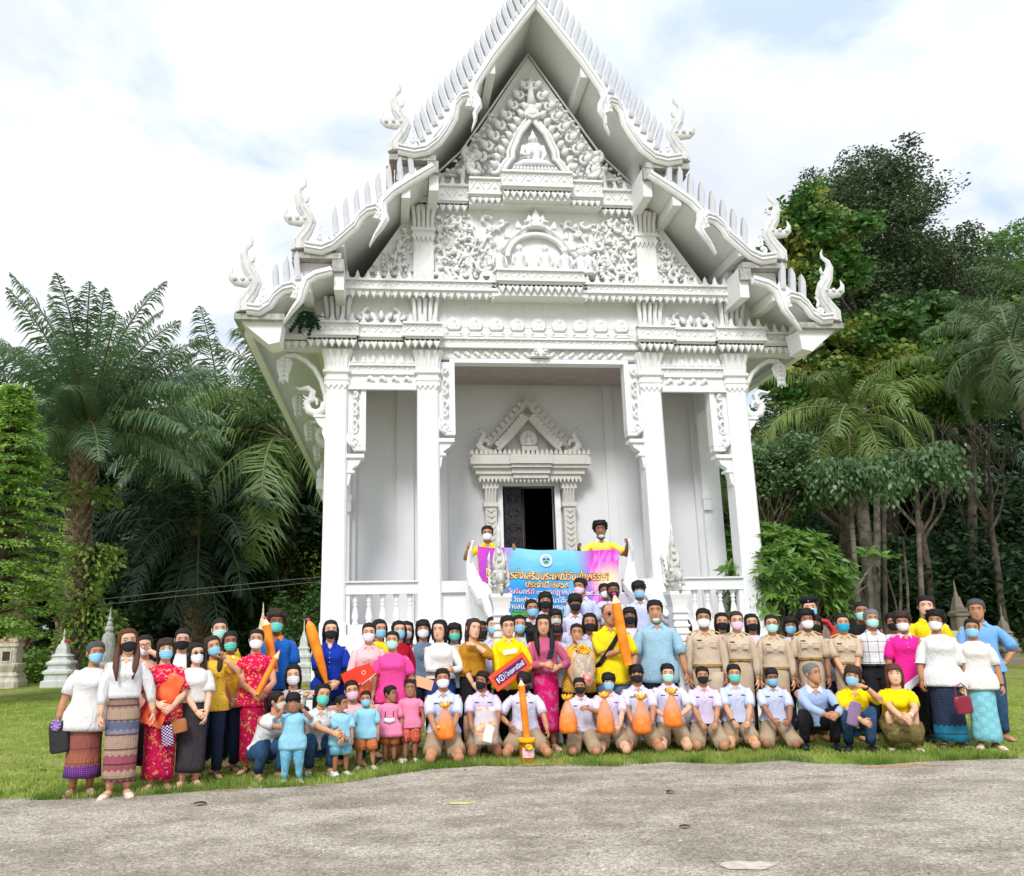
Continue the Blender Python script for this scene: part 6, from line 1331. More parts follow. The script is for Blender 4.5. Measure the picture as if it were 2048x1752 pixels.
def person(label, px, py, Y=None, feet=None, H=None, base=0.0, pose='stand', yaw=0.0, look=0.0, nod=0.0, roll=0.0, skin='m', hair='short', hc='k', mask=None, top=None, sleeve=.75, bottom=None, bkind='trousers', hem=.06,
           tophem=.18, fem=False, g=1.0, belly=0.0, hands='down', kid=0.0, shoes=None, group=None, lean=0.0, spread=1.0, collar=None, longhair=0, glasses=False, flare=0.0, extra=None, cuff=None, wr=.018, beltm=None, sidehair=False, shirt2=None, faceup=0, belowk=.78, twist=0.0, ponytail=False, epaulet=False, tag_=None):
    """head top seen at (px, py); stands at depth Y or with its feet at pixel feet"""
    global NPEOPLE
    NPEOPLE += 1; rr = NPEOPLE*1.37; g_ = random.Random(NPEOPLE); g = g*.93*g_.uniform(.97, 1.03); look += g_.uniform(-6, 6); roll += g_.uniform(-4, 4); nod += g_.uniform(-3, 4)
    if feet: Y = ground(feet[0], feet[1])[1]
    top_p = atY(px, py, Y); fac = {'stand': 1.0, 'kneel': .69, 'squat': .62, 'sit': .66}[pose]
    if H is None: H = (top_p[2]-base)/fac
    rz = -math.atan2(top_p[0], Y)*.7+rad(yaw)
    root = empty('person', (top_p[0], Y, base), rz); tag(root, label, 'person', group)
    hh = H*(.151+.055*kid); pz, nz = .485-.05*kid, .829-.060*kid
    neck = nz*H
    if pose == 'stand': Pv = np.array([0, 0, pz*H]); Nv = np.array([lean*H, 0, neck])
    elif pose == 'kneel': Pv = np.array([0, .08*H, .165*H]); Nv = Pv+np.array([lean*H, -.03*H, (nz-pz)*H])
    else: Pv = np.array([0, .09*H, .125*H]); Nv = Pv+np.array([lean*H, -.11*H, (nz-pz)*H*.95])
    ct, stw = math.cos(rad(twist)), math.sin(rad(twist)); right = np.array([ct, stw, 0])
    sk = SKIN[skin]; b = MB(); n_ = 14
    rings, fw, right, up, L = torso_rings(Pv, Nv, right, H, g*.94, fem, 0, 1.0, 0, rr, 0, n_)
    nk = .033*H*(1.12 if not fem else 1.0)*(1+.2*kid); hc_ = Nv+up*(.098-.02*kid)*H*0+np.array([0, -.008*H, 1.0*(.5*hh+.018*H*(1-kid*.5))]); 
    # head transform
    ly, lp, lr = rad(look), rad(nod), rad(roll)
    Rm = Matrix.Rotation(ly, 3, 'Z') @ Matrix.Rotation(lr, 3, 'Y') @ Matrix.Rotation(lp, 3, 'X'); Rm = np.array(Rm)
    piv = np.array([0, .06*hh, -.35*hh])
    def T(p): v = Rm @ (np.array(p, float)-piv)+piv; return tuple(hc_+v)
    for q, r_ in ((Nv+up*.012*H, nk*1.15), (Nv+np.array([0, -.002*H, .022*H]), nk), (np.array(T((0, .04*hh, -.25*hh))), nk*.98)):
        rings.append([q+right*r_*math.cos(2*PI*k/n_)+fw*r_*math.sin(2*PI*k/n_) for k in range(n_)])
    b.loft([[tuple(p) for p in r] for r in rings]); add_head(b, T, hh)
    # arms
    sw = (.104 if fem else .112)*H*g**.5*(1-.03*kid); S = {s: Pv+up*L*.835+right*s*sw for s in (-1, 1)}; ua, fa = .165*H, .142*H
    HD = {'down': ((.140*g, -.02, .415), (.140*g, -.02, .415)), 'front': ((.028, -.13, .47), (.028, -.135, .465)), 'belly': ((.03, -.15, .56), (.03, -.155, .56)), 'chest': ((.03, -.15, .68), (.05, -.15, .66)),
          'hold': ((.07, -.17, .55), (.07, -.17, .55)), 'phone': ((.01, -.16, .63), (.09, -.15, .61)), 'lap': ((.05, -.17, .20), (.05, -.175, .20)), 'thighs': ((.12, -.12, .22), (.12, -.12, .22)), 'bag': ((.055, -.17, .225), (.055, -.17, .225)), 'knees': ((.03, -.24, .27), (.05, -.24, .26))}
    if isinstance(hands, str): hl, hr = HD[hands]; HN = {-1: (-hl[0], hl[1], hl[2]), 1: hr}
    else: HN = {-1: hands[0], 1: hands[1]}
    ARM = {}
    for s in (-1, 1):
        t_ = np.array(HN[s])*H; hint = np.array([s*.75, .55, -.35]) if t_[2] < .75*H or pose != 'stand' else np.array([s*.6, -.1, -1.0])
        if len(HN[s]) > 3: hint = np.array(HN[s][3:6]); t_ = np.array(HN[s][:3])*H
        el, wr_ = ik(S[s], t_, ua, fa, hint); ARM[s] = (S[s], el, wr_)
        r1, r2, r3 = .031*H*g**.6, .026*H*g**.6, .0175*H
        seg_tube(b, [S[s]-right*s*.03*H-up*.005*H, S[s], S[s]*.5+el*.5, el, el*.55+wr_*.45, wr_], [.026*H, r1*.98, r1, r2*.92, r2*.9, r3*.92], 9)
        fd = wr_-el; fd /= np.linalg.norm(fd); pn = np.array([-s*.7, .2 if pose == 'stand' else .0, -.35]) if abs(t_[0]) < .1*H else np.array([-s, .2, 0]); hd = fd
        if hands == 'down': hd = fd*.6+np.array([0, -.05, -1])*.4
        elif pose == 'kneel' and hands in ('lap', 'thighs'): hd = np.array([-s*.35, -.8, -.45]); pn = np.array([0, -.2, -1])
        elif t_[2] > .8*H: pn = np.array([-s*.3, -.3, 0]); hd = np.array([-s*.45, -.25, 1.0])
        elif abs(t_[0]) < .1*H: hd = fd*.6+np.array([-s*.8, -.3, -.15])*.6
        hand(b, wr_, hd, pn, s, H*(1+.1*kid), .45 if hands == 'down' else .7)
    # legs
    LEG = {}
    for s in (-1, 1):
        hip = Pv+right*s*(.040 if bkind == 'skirt' else .052)*H*g**.7+np.array([0, 0, .015*H])
        if pose == 'stand': an = np.array([s*(.046*min(spread, 1.1) if bkind == 'skirt' else .058*spread)*H, (.012 if s > 0 else -.012)*H, .042*H]); D_ = np.linalg.norm(hip-an); kn, an = ik(hip, an, .508*D_, .496*D_, (s*.15, -1, 0)); toe = np.array([s*.35, -1, 0])
        elif pose == 'kneel': kn = np.array([s*.10*H*spread, -.155*H, .052*H]); an = np.array([s*.075*H*spread, .12*H, .040*H]); toe = np.array([0, .6, -.5])
        else: kn = np.array([s*.085*H*spread, -.125*H, .262*H+(.03*H if s > 0 else 0)]); an = np.array([s*.07*H*spread, -.03*H+(-.03*H if s > 0 else .03*H), .045*H]); toe = np.array([s*.25, -1, 0])
        LEG[s] = (hip, kn, an)
        seg_tube(b, [hip, hip*.55+kn*.45, kn, kn*.6+an*.4, an], [(.046 if bkind == 'skirt' else .060)*H*g, (.038 if bkind == 'skirt' else .052)*H*g, (.030 if bkind == 'skirt' else .037)*H, .035*H, .021*H], 10)
        if pose == 'kneel': b.ball(tuple(kn+np.array([0, -.01*H, 0])), (.042*H, .045*H, .043*H), 10, 7)
        toe = toe/np.linalg.norm(toe); h0 = an-toe*.028*H; fz = np.array([0, 0, -.022*H])
        if pose != 'kneel': b.tube([h0+fz*1.0, an+fz+toe*.02*H, an+fz*1.15+toe*.07*H, an+fz*1.35+toe*.118*H], [(.020*H, .020*H), (.023*H, .026*H), (.027*H, .015*H), (.019*H, .008*H)], 8, up=(0, 0, 1)); 
        else: b.tube([an, an+toe*.05*H, an+np.array([0, .10*H, -.02*H])], [.02*H, .022*H, .012*H], 7)
        if shoes and pose != 'kneel':
            sb = MB(); sm_, sk_ = shoes
            z1 = {'shoe': .030, 'pump': .012, 'sandal': .006}[sk_]*H
            sb.tube([h0+fz, an+fz+toe*.02*H, an+fz*1.15+toe*.07*H, an+fz*1.3+toe*.125*H], [(.025*H, .026*H), (.028*H, .032*H), (.032*H, .021*H), (.024*H, .012*H)] if sk_ == 'shoe' else [(.024*H, .012*H), (.025*H, .010*H), (.030*H, .010*H), (.024*H, .010*H)], 9, up=(0, 0, 1)) if sk_ == 'shoe' else None
            if sk_ != 'shoe':
                lo_ = np.array([0, 0, -.041*H])
                sb.tube([an-toe*.032*H+lo_, an+toe*.02*H+lo_, an+toe*.075*H+lo_, an+toe*.13*H+lo_], [(.022*H, .006*H), (.022*H, .006*H), (.030*H, .006*H), (.020*H, .005*H)], 8, up=(0, 0, 1))
                if sk_ == 'pump': sb.tube([an+toe*.06*H-np.array([0, 0, .024*H]), an+toe*.09*H-np.array([0, 0, .028*H]), an+toe*.135*H-np.array([0, 0, .034*H])], [(.030*H, .016*H), (.028*H, .014*H), (.014*H, .007*H)], 8, up=(0, 0, 1)); sb.tube([an-toe*.02*H-np.array([0, 0, .02*H]), an-toe*.03*H+lo_], [.02*H, .012*H], 7)
                else: sb.tube([an+toe*.055*H+np.array([s*.028*H, 0, -.035*H]), an+toe*.06*H+np.array([0, 0, -.010*H]), an+toe*.055*H+np.array([-s*.028*H, 0, -.035*H])], [(.016*H, .004*H)]*3, 6); sb.tube([an+np.array([s*.025*H, 0, -.02*H]), an+toe*.022*H+np.array([0, 0, .004*H]), an+np.array([-s*.025*H, 0, -.02*H])], [(.006*H, .003*H)]*3, 5)
            sb.build('shoe', sm_, root, smooth=True)
    b.build('body', sk, root, smooth=True)
    # face
    for s in (-1, 1):
        fb = MB(); x, y = .138, head_pt(math.asin(.138/.33), .03)[1]+.018
        fb.cur = 0; fb.ball(T((s*x*hh, y*hh, .03*hh)), (.056*hh, .018*hh, .024*hh), 8, 5); fb.cur = 1
        fb.ball(T((s*x*hh, (y-.012)*hh, .03*hh)), (.026*hh, .016*hh, .021*hh), 7, 5)
        fb.tube([T((s*(x-.065)*hh, (y-.006)*hh, .042*hh)), T((s*x*hh, (y-.024)*hh, .060*hh)), T((s*(x+.065)*hh, (y+.014)*hh, .040*hh))], [.008*hh]*3, 4)
        fb.tube([T((s*.06*hh, -.395*hh, .118*hh)), T((s*.14*hh, -.375*hh, .150*hh)), T((s*.225*hh, -.325*hh, .125*hh))], [.010*hh, .015*hh, .006*hh], 5)
        fb.build('eye', EYE, root, smooth=True)
    if mask != 'full' and (mask is None or mask.startswith('chin')):
        lb = MB(); lb.tube([T((-.085*hh, -.375*hh, -.285*hh)), T((-.03*hh, -.412*hh, -.272*hh)), T((0, -.415*hh, -.278*hh)), T((.03*hh, -.412*hh, -.272*hh)), T((.085*hh, -.375*hh, -.285*hh))], [.006*hh, .018*hh, .018*hh, .018*hh, .006*hh], 6); lb.tube([T((-.07*hh, -.38*hh, -.292*hh)), T((0, -.41*hh, -.312*hh)), T((.07*hh, -.38*hh, -.292*hh))], [.005*hh, .018*hh, .005*hh], 6); lb.build('lips', LIPS, root, smooth=True)
    if mask:
        mk = mask; lo_, hi_ = -.44, .0
        if mask.startswith('chin'): mk = mask[5:]; lo_, hi_ = -.54, -.33
        mb = MB(); ni, nj = 13, 8; G_ = []
        for side_ in (0, 1):
            for j in range(nj):
                v = j/(nj-1)
                for i in range(ni):
                    a = -1.28+2.56*i/(ni-1); ea = abs(a)/1.28; l2, h2 = lo_+.12*ea**2, hi_-.12*ea**1.5-.02*(abs(a) < .2)*0; t = l2+(h2-l2)*v
                    x, y = head_pt(a, max(t, -.47), .022+.045*(1-ea)*math.sin(PI*min(1, v*.95+.05))); y -= .055*math.exp(-(a/.3)**2)*v**1.0*(mask.find('chin') < 0); y += .012*math.sin(v*14)*(1-ea)*.4
                    if side_: y += .012
                    G_.append(T((x*hh, y*hh, t*hh)))
        F = []
        for j in range(nj-1):
            for i in range(ni-1): q = j*ni+i; F.append((q, q+1, q+ni+1, q+ni)); q += ni*nj; F.append((q+ni, q+ni+1, q+1, q))
        o_ = ni*nj
        for i in range(ni-1): F.append((i, i+o_, i+1+o_, i+1)); q = (nj-1)*ni+i; F.append((q, q+1, q+1+o_, q+o_))
        for j in range(nj-1): F.append((j*ni, j*ni+ni, j*ni+ni+o_, j*ni+o_)); q = j*ni+ni-1; F.append((q, q+o_, q+ni+o_, q+ni))
        mb.add(G_, F)
        for s in (-1, 1): 
            x, y = head_pt(s*1.25, -.2, .02); mb.tube([T((x*hh, y*hh, (hi_-.13)*hh)), T((s*.36*hh, .02*hh, .03*hh)), T((s*.36*hh, .09*hh, -.05*hh)), T((x*hh, y*hh, (lo_+.14)*hh))], [.006*hh]*4, 4)
        mb.build('face_mask', MASK[mk], root, smooth=True)
    # hair
    hb = MB(); hair_cap(hb, T, hh, hair, rr)
    if longhair:
        rings = []; lz = longhair; N_ = 9
        for j in range(N_+1):
            v = j/N_; z = .22-(.22+lz)*v; w = (.385 if hair != 'bowl' else .41)*(1-.10*max(0, v-.5)*2)+.02*math.sin(v*5+rr); d = .30*(1-.25*v); cy = .17-.04*v; r = []
            for k in range(20):
                a = 2*PI*k/20; j_ = 1+.03*math.sin(a*11+rr)
                p = np.array([w*math.cos(a)*hh*j_, (cy+d*math.sin(a)*j_)*hh, z*hh]); tt = T(p) if z > -.3 else tuple(np.array(T((p[0], p[1], -.3*hh)))*1+np.array([0, .04*hh*v, (z+.3)*hh])); r.append(tt)
            rings.append(r)
        hb.loft(rings)
        for s in (-1, 1):
            seg_tube(hb, [T((s*.27*hh, -.22*hh, .30*hh)), T((s*.355*hh, -.15*hh, .05*hh)), T((s*.365*hh, -.12*hh, -.22*hh)), tuple(np.array(T((s*.35*hh, -.10*hh, -.3*hh)))+np.array([0, 0, -.5*hh*min(1, lz*.6)+.1*hh]))], [.05*hh, .075*hh, .075*hh, .03*hh], 7)
    if sidehair:
        for s in (-1, 1):
            a_ = np.array(T((s*.36*hh, -.10*hh, -.1*hh))); seg_tube(hb, [a_, a_+np.array([s*.05*hh, -.12*hh, -.45*hh]), a_+np.array([s*.02*hh, -.42*hh, -.9*hh]), a_+np.array([-s*.05*hh, -.50*hh, -1.45*hh])], [.09*hh, .13*hh, .13*hh, .03*hh], 8, flat=.7)
    if hair == 'bun': hb.ball(T((0, .46*hh, .28*hh)), (.15*hh, .14*hh, .14*hh), 10, 7)
    if ponytail: a_ = T((0, .42*hh, .22*hh)); seg_tube(hb, [a_, T((.06*hh, .62*hh, .1*hh)), T((.12*hh, .58*hh, -.3*hh)), T((.12*hh, .5*hh, -.9*hh))], [.07*hh, .12*hh, .11*hh, .02*hh], 8)
    hb.build('hair', HAIR[hc], root, smooth=True)
    if glasses:
        gb = MB()
        for s in (-1, 1):
            c0 = (s*.14*hh, -.43*hh, .035*hh)
            if glasses == 'dark': gb.tube([T((c0[0], c0[1]+.01*hh, c0[2])), T((c0[0], c0[1]-.006*hh, c0[2]))], [(.085*hh, .062*hh)]*2, 12, up=(0, 0, 1))
            else: gb.tube([T((c0[0]+.08*hh*math.cos(a), c0[1], c0[2]+.055*hh*math.sin(a))) for a in np.linspace(0, 2*PI, 13)], [.006*hh]*13, 4)
            gb.tube([T((s*.22*hh, -.42*hh, .05*hh)), T((s*.35*hh, -.05*hh, .03*hh))], [.006*hh]*2, 4)
        gb.tube([T((-.06*hh, -.44*hh, .05*hh)), T((.06*hh, -.44*hh, .05*hh))], [.006*hh]*2, 4); gb.build('glasses', BLK, root)
    # clothes: top
    if top:
        tb = MB(); R_, *_ = torso_rings(Pv, Nv, right, H, g, fem, tophem-.2 if tophem < .2 and pose == 'stand' else max(tophem, .10), .985, .012, rr, wr, 22, belly, flare)
        # hem jitter
        R_ = [[tuple(p) for p in r] for r in R_]; tb.loft(R_, True, True)
        for s in (-1, 1):
            a0, el, wv = ARM[s]; gs = g**.6; rr0 = .0365*H*gs
            if sleeve <= 1:
                e_ = a0+(el-a0)*max(.25, sleeve); seg_tube(tb, [a0-right*s*.050*H-up*.010*H, a0-right*s*.012*H+up*.001*H, a0*.62+e_*.38+right*s*.004*H, e_], [rr0*.78, rr0*.98, rr0*1.05, rr0*(1.15 if cuff is None else cuff)], 12, wob=.03, seed=NPEOPLE)
            else:
                e2 = el+(wv-el)*(sleeve-1); seg_tube(tb, [a0-right*s*.050*H-up*.010*H, a0-right*s*.012*H, a0*.5+el*.5, el, e2], [rr0*.78, rr0*.98, rr0*1.02, rr0*.92, rr0*(.66 if cuff is None else cuff)], 12, wob=.05, seed=NPEOPLE)
        tb.build('shirt', top, root, smooth=True)
        if collar is not None:
            cb = MB(); cm2 = collar if collar is not True else top
            T_ = np.array(TOR)
            def front(u, x, off=.013):
                f_ = np.interp(u, T_[:, 0], T_[:, 2])*g*(1+(.30*math.exp(-((u-.70)/.09)**2) if fem else 0)); w_ = np.interp(u, T_[:, 0], T_[:, 1])*g+.01
                return Pv+up*L*u+right*x*H+fw*((f_*math.sqrt(max(0.05, 1-(x/w_)**2))**.8)+off)*H
            for s in (-1, 1):
                P_ = []
                for a in np.linspace(.55, PI, 6): P_.append((a, Nv+right*s*nk*1.12*math.sin(a)+fw*nk*1.2*math.cos(a)))
                inn = [p+up*(.012*H) for a, p in P_]; mid = [p+up*.006*H+(p-Nv)*.28 for a, p in P_]; low = [p-up*(.020*H)+(p-Nv)*.62 for a, p in P_]
                tip = front(.90, s*.040, .020); inn[0] = front(.965, s*.012, .016); mid[0] = front(.955, s*.024, .022); low[0] = tip
                m_ = len(P_); cb.add(inn+mid+low, [(i, i+1, m_+i+1, m_+i) for i in range(m_-1)]+[(m_+i, m_+i+1, 2*m_+i+1, 2*m_+i) for i in range(m_-1)])
            cb.build('collar', cm2, root)
            vb = MB(); vb.add([front(.985, -.020, .010), front(.985, .020, .010), front(.93, .016, .0145), front(.88, 0, .0145), front(.93, -.016, .0145)], [(0, 1, 2, 4), (2, 3, 4)]); vb.build('open_neck', sk, root)
            vb = MB()
            for k in range(5): vb.ball(front(.80-.10*k, .0, .0135+.002), (.0042*H, .002*H, .0042*H), 6, 4)
            vb.build('buttons', mat('button', (.7, .68, .62), .4), root)
        if tag_:
            for s in tag_:
                gb = MB(); u = .78; q = Pv+up*L*u+right*s*.052*H*g+fw*((.064*g*(1.2 if fem else 1))+.008)*H; gb.tube([q-right*.018*H, q+right*.018*H], [(.005*H, .003*H)]*2, 4)
                gb.build('name_tag', mat('name_embroidery', (.06, .06, .14), .7), root)
        if epaulet:
            for s in (-1, 1):
                eb = MB(); q = S[s]-right*s*.02*H+up*.044*H*g**.6; eb.tube([q-right*s*.036*H+up*.020*H, q+right*s*.022*H-up*.006*H], [(.017*H, .006*H)]*2, 6, up=up)
                eb.build('shoulder_board', mat('gold_braid', (.62, .44, .08), .5, var=.2, vscale=60), root)
            for s in (-1, 1):
                pb = MB(); q = Pv+up*L*.70+right*s*.050*H*g+fw*((.068*g*(1.28 if fem else 1))+.0125)*H; pb.tube([q-right*.022*H, q+right*.022*H], [(.020*H, .0025*H)]*2, 4, up=fw); q = q+up*.018*H; pb.tube([q-right*.024*H, q+right*.024*H], [(.007*H, .004*H)]*2, 4, up=fw)
                pb.build('pocket', top, root)
    if beltm:
        bb = MB(); R_, *_ = torso_rings(Pv, Nv, right, H, g, fem, tophem-.005, tophem+.045, .0145, rr, 0, 22, belly); bb.loft([[tuple(p) for p in r] for r in R_], False, False); q = Pv+up*L*(tophem+.02)+fw*(.062*g*(1+belly)+.017)*H
        bb.tube([q-right*.014*H, q+right*.014*H], [(.010*H, .004*H)]*2, 4, up=fw); bb.build('belt', beltm, root, smooth=True)
    # bottom
    if bottom:
        qb = MB()
        if bkind in ('trousers', 'shorts'):
            R_, *_ = torso_rings(Pv, Nv, right, H, g, fem, -.06 if pose != 'squat' else -.02, max(.36, tophem+.06), .008, rr, wr*.6, 18, belly*.7); qb.loft([[tuple(p) for p in r] for r in R_])
            for s in (-1, 1):
                hp, kn, an = LEG[s]; f_ = belowk if bkind == 'shorts' else None
                if f_: 
                    e_ = hp+(kn-hp)*f_; seg_tube(qb, [hp+np.array([0, 0, .02*H]), hp*.6+e_*.4, e_], [.070*H*g, .069*H*g, .066*H*g if pose == 'kneel' else .062*H*g], 12, wob=.04, seed=NPEOPLE+s)
                else:
                    e_ = kn+(an-kn)*.93; seg_tube(qb, [hp+np.array([0, 0, .02*H]), hp*.55+kn*.45, kn, kn*.5+e_*.5, e_], [.068*H*g, .064*H*g, .047*H*g, .041*H, .036*H if hem < .5 else .045*H], 12, wob=.045, seed=NPEOPLE+s)
        else:
            if pose == 'stand':
                R_ = []; zt = Pv[2]+L*.40; zb = hem*H; n2 = 24
                for j in range(12):
                    v = j/11; z = zt+(zb-zt)*v; w = np.interp(v, [0, .25, .6, 1], [.082, .105, .100, .098+flare*.2])*g*H*(1.0 if not fem else 1.03); d = np.interp(v, [0, .25, 1], [.062, .078, .075+flare*.2])*g*H; r = []
                    for k in range(n2):
                        a = 2*PI*k/n2; k_ = 1+.012*math.sin(a*3+rr)+.02*v*math.sin(a*7+rr*3)+.012*v*math.sin(a*13+rr); r.append((w*math.cos(a)*k_*(1), d*math.sin(a)*k_-.004*H, z+.004*H*math.sin(a*2)))
                    R_.append(r)
                qb.loft(R_, True, True)
            else:
                R_ = []
                for v, (cy, z, w, d) in enumerate([(.09, .30, .085, .07), (.06, .22, .12, .11), (-.02, .20, .15, .15), (-.08, .16, .15, .12), (-.08, .06, .13, .10)]): R_.append([(w*math.cos(a)*H, (cy+d*math.sin(a))*H, z*H+.02*H*math.sin(a*3)*v*.2) for a in np.linspace(0, 2*PI, 21)[:-1]])
                qb.loft(R_)
        qb.build({'trousers': 'trousers', 'shorts': 'shorts', 'skirt': 'skirt'}[bkind], bottom, root, smooth=True)
    root['H'] = H
    J = dict(root=root, H=H, hh=hh, arm=ARM, N=Nv, P=Pv, up=up, fw=fw, right=right, L=L, T=T, rz=rz, leg=LEG)
    return J
def wp(J, p):
    """local point of a person -> world"""
    c, s = math.cos(J['rz']), math.sin(J['rz']); l = J['root'].location
    return np.array([l[0]+p[0]*c-p[1]*s, l[1]+p[0]*s+p[1]*c, l[2]+p[2]])
# ---------------------------------------------------------------- the crowd
GRP = 'people posing for the group photograph'
WHITE = cloth('white_cotton', 'plain', (.76, .76, .77)); LACE = cloth('white_lace', 'lace', (.78, .78, .77)); LACE2 = cloth('cream_lace', 'lace', (.80, .77, .72))
LAV = cloth('school_shirt', 'plain', C('#DAD8F0')); LAV2 = cloth('school_shirt_blueish', 'plain', C('#CFD6F2')); LAV3 = cloth('school_shirt_pinkish', 'plain', C('#DDD2EE'))
KHS = cloth('school_khaki', 'plain', C('#B09A80')); KH2 = cloth('school_khaki_light', 'plain', C('#B39B80')); KHU = cloth('officer_khaki', 'plain', C('#CFBBA2')); KHD = cloth('officer_khaki_dark', 'plain', C('#C4AE94'))
BLACKC = cloth('black_cloth', 'plain', (.018, .018, .022)); NAVY = cloth('navy_cloth', 'plain', (.02, .03, .07)); DENIM = cloth('blue_denim', 'denim', (.02, .055, .13), (.05, .11, .22)); DENL = cloth('light_denim', 'denim', (.09, .15, .22), (.17, .26, .36))
YEL = cloth('yellow_polo', 'plain', C('#F7E021')); YEL2 = cloth('yellow_shirt', 'plain', C('#FBDD12')); YELP = cloth('yellow_print', 'floral', C('#F0C03A'), C('#C98B1E'), C('#F8E08A'), 30); YELF = cloth('yellow_white_floral', 'floral', C('#F8C32C'), C('#F9EBC8'), C('#F09A28'), 16)
MUST = cloth('mustard_lace', 'geo', C('#A8761C'), C('#C08C28'), 40); YBRN = cloth('amber_print', 'geo', C('#C99A34'), C('#E0B552'), 34)
MAG = cloth('magenta_batik', 'floral', C('#D2124E'), C('#F0B04C'), C('#E8708A'), 15); MAGS = cloth('magenta_batik_skirt', 'floral', C('#C2114A'), C('#B9A24A'), C('#7A1C58'), 11); PINKL = cloth('pink_eyelet', 'lace', C('#EE4E9C')); PINKM = cloth('dusty_pink', 'plain', C('#C05F80')); MAGSK = cloth('magenta_silk', 'floral', C('#D81B6E'), C('#D25A90'), C('#C8648E'), 5)
PNKJ = cloth('pale_pink', 'plain', C('#F2C2C6')); PNKT = cloth('toddler_pink', 'plain', C('#F590B4')); BLUP = cloth('blue_polo', 'plain', C('#2468C2')); BLUS = cloth('royal_blue', 'plain', C('#1A3AA8')); BLUT = cloth('toddler_blue', 'plain', C('#9AD4EC')); BLUT2 = cloth('toddler_blue_trousers', 'floral', C('#6FB4D4'), C('#B8C8A8'), C('#5A9CC4'), 9)
ORF = cloth('orange_floral', 'floral', C('#D8804C'), C('#E8B070'), C('#B85A38'), 34); REDF = cloth('red_spotted', 'floral', C('#C8503C'), C('#F0C0A0'), C('#E08060'), 40); BRNP = cloth('brown_print', 'plain', C('#B87048'))
AQUA = cloth('aqua_print', 'geo', C('#A8CADA'), C('#7EA8C4'), 44); LTBL = cloth('light_blue_shirt', 'plain', C('#A9BEE8')); SKYB = cloth('sky_blue_shirt', 'plain', C('#7DB4EC')); PLAID = cloth('white_plaid', 'plaid', (.76, .76, .78), (.10, .12, .2)); HOT = cloth('hot_pink_polo', 'plain', C('#F62C9C'))
TEALSK = cloth('light_teal_sarong', 'geo', C('#7CC0CE'), C('#8ECCD6'), 12); RED = cloth('crimson_shirt', 'plain', C('#A8142C')); DKG = cloth('dark_green_vest', 'plain', (.03, .05, .05)); OLIVE = cloth('olive_skirt', 'floral', C('#75673E'), C('#8A7D50'), C('#5A4F30'), 6); DKU = cloth('dark_uniform', 'plain', (.03, .028, .03)); GREYP = cloth('grey_print', 'geo', C('#B8A8A4'), C('#908084'), 22); DKSK = cloth('charcoal_woven', 'geo', (.035, .033, .04), (.06, .05, .055), 60)
SK1 = cloth('purple_copper_silk', 'bands', [(0, C('#5E2C86')), (.30, C('#9A5A48')), (.42, C('#8A4C48')), (.62, C('#A0604C')), (.74, C('#5A2480')), (.9, C('#4A1C70'))], C('#B4806A'))
SK2 = cloth('striped_woven', 'bands', [(0, C('#A02C70')), (.17, C('#B49A86')), (.26, C('#9C5560')), (.40, C('#B09682')), (.58, C('#8E8694')), (.64, C('#5E6C88')), (.72, C('#B09682')), (.84, C('#927468')), (.93, C('#A98C7A'))], C('#6A4448'))
SK3 = cloth('teal_black_silk', 'bands', [(0, C('#1E7C9C')), (.28, C('#22304A')), (.5, C('#262C40')), (.72, C('#2C4460')), (.9, C('#1C6C92'))], C('#4E5C78'))
SAND = mat('sandal_grey', C('#A09A94'), .6); PUMP = mat('pump_cream', C('#E8D2BC'), .4); PUMPP = mat('pump_pink', C('#E0B0A4'), .4); BSH = mat('black_shoe', (.015, .015, .017), .35); WSH = mat('white_trainer', (.75, .75, .76), .6); BSAND = mat('dark_sandal', (.04, .04, .05), .5); GSAND = mat('green_sandal', C('#7DA878'), .6)
GB = mat('gold_belt', C('#A08038'), .4, metal=.3); BB = mat('brown_belt', C('#5A3018'), .5)
def Pn(*a, **k): k.setdefault('group', GRP); return person(*a, **k)
# ---- left block
A1 = Pn('woman in white lace blouse and purple copper skirt holding a black handbag, far left', 185, 1283, feet=(158, 1590), skin='t', hair='short', mask='blue', top=LACE, sleeve=.8, bottom=SK1, bkind='skirt', hem=.115, fem=True, g=1.14, belly=.15, tophem=.0, look=18, shoes=(SAND, 'sandal'), spread=1.5, hc='g', lean=.02, flare=.07, hands=((-.20, -.05, .40), (.20, .0, .46)))
A2 = Pn('woman with long auburn hair, black mask and striped woven skirt', 258, 1258, feet=(240, 1592), skin='f', hair='long', hc='r', mask='black', top=WHITE, sleeve=1.5, bottom=SK2, bkind='skirt', hem=.09, fem=True, g=.98, tophem=.28, look=8, longhair=1.2, sidehair=True, shoes=(PUMP, 'pump'), collar=True, hands=((-.125, -.07, .45), (.18, -.02, .47)))
A3 = Pn('woman in white mask shading her forehead with a raised hand', 292, 1270, Y=9.75, skin='f', hair='tied', mask='white', top=cloth('peach_top', 'plain', C('#E0A898')), sleeve=.7, bottom=BLACKC, bkind='skirt', hem=.1, fem=True, hands=((-.14, -.02, .46), (.03, -.13, .895, .9, -.3, -.4)), longhair=.9, shoes=(BSAND, 'sandal'))
A4 = Pn('woman in magenta batik dress and blue mask carrying orange packets', 333, 1277, feet=(318, 1578), skin='f', hair='bob', hc='b', mask='blue', top=MAG, sleeve=.85, bottom=MAGS, bkind='skirt', hem=.07, fem=True, g=1.12, tophem=.05, look=14, longhair=.8, hands=((-.02, -.16, .57), (.08, -.17, .55)), shoes=(PUMPP, 'pump'), cuff=1.35)
A5 = Pn('woman with black mask, tied hair and plain white top behind the magenta dress', 366, 1257, Y=9.85, skin='f', hair='tied', mask='black', top=WHITE, sleeve=.6, bottom=NAVY, fem=True)
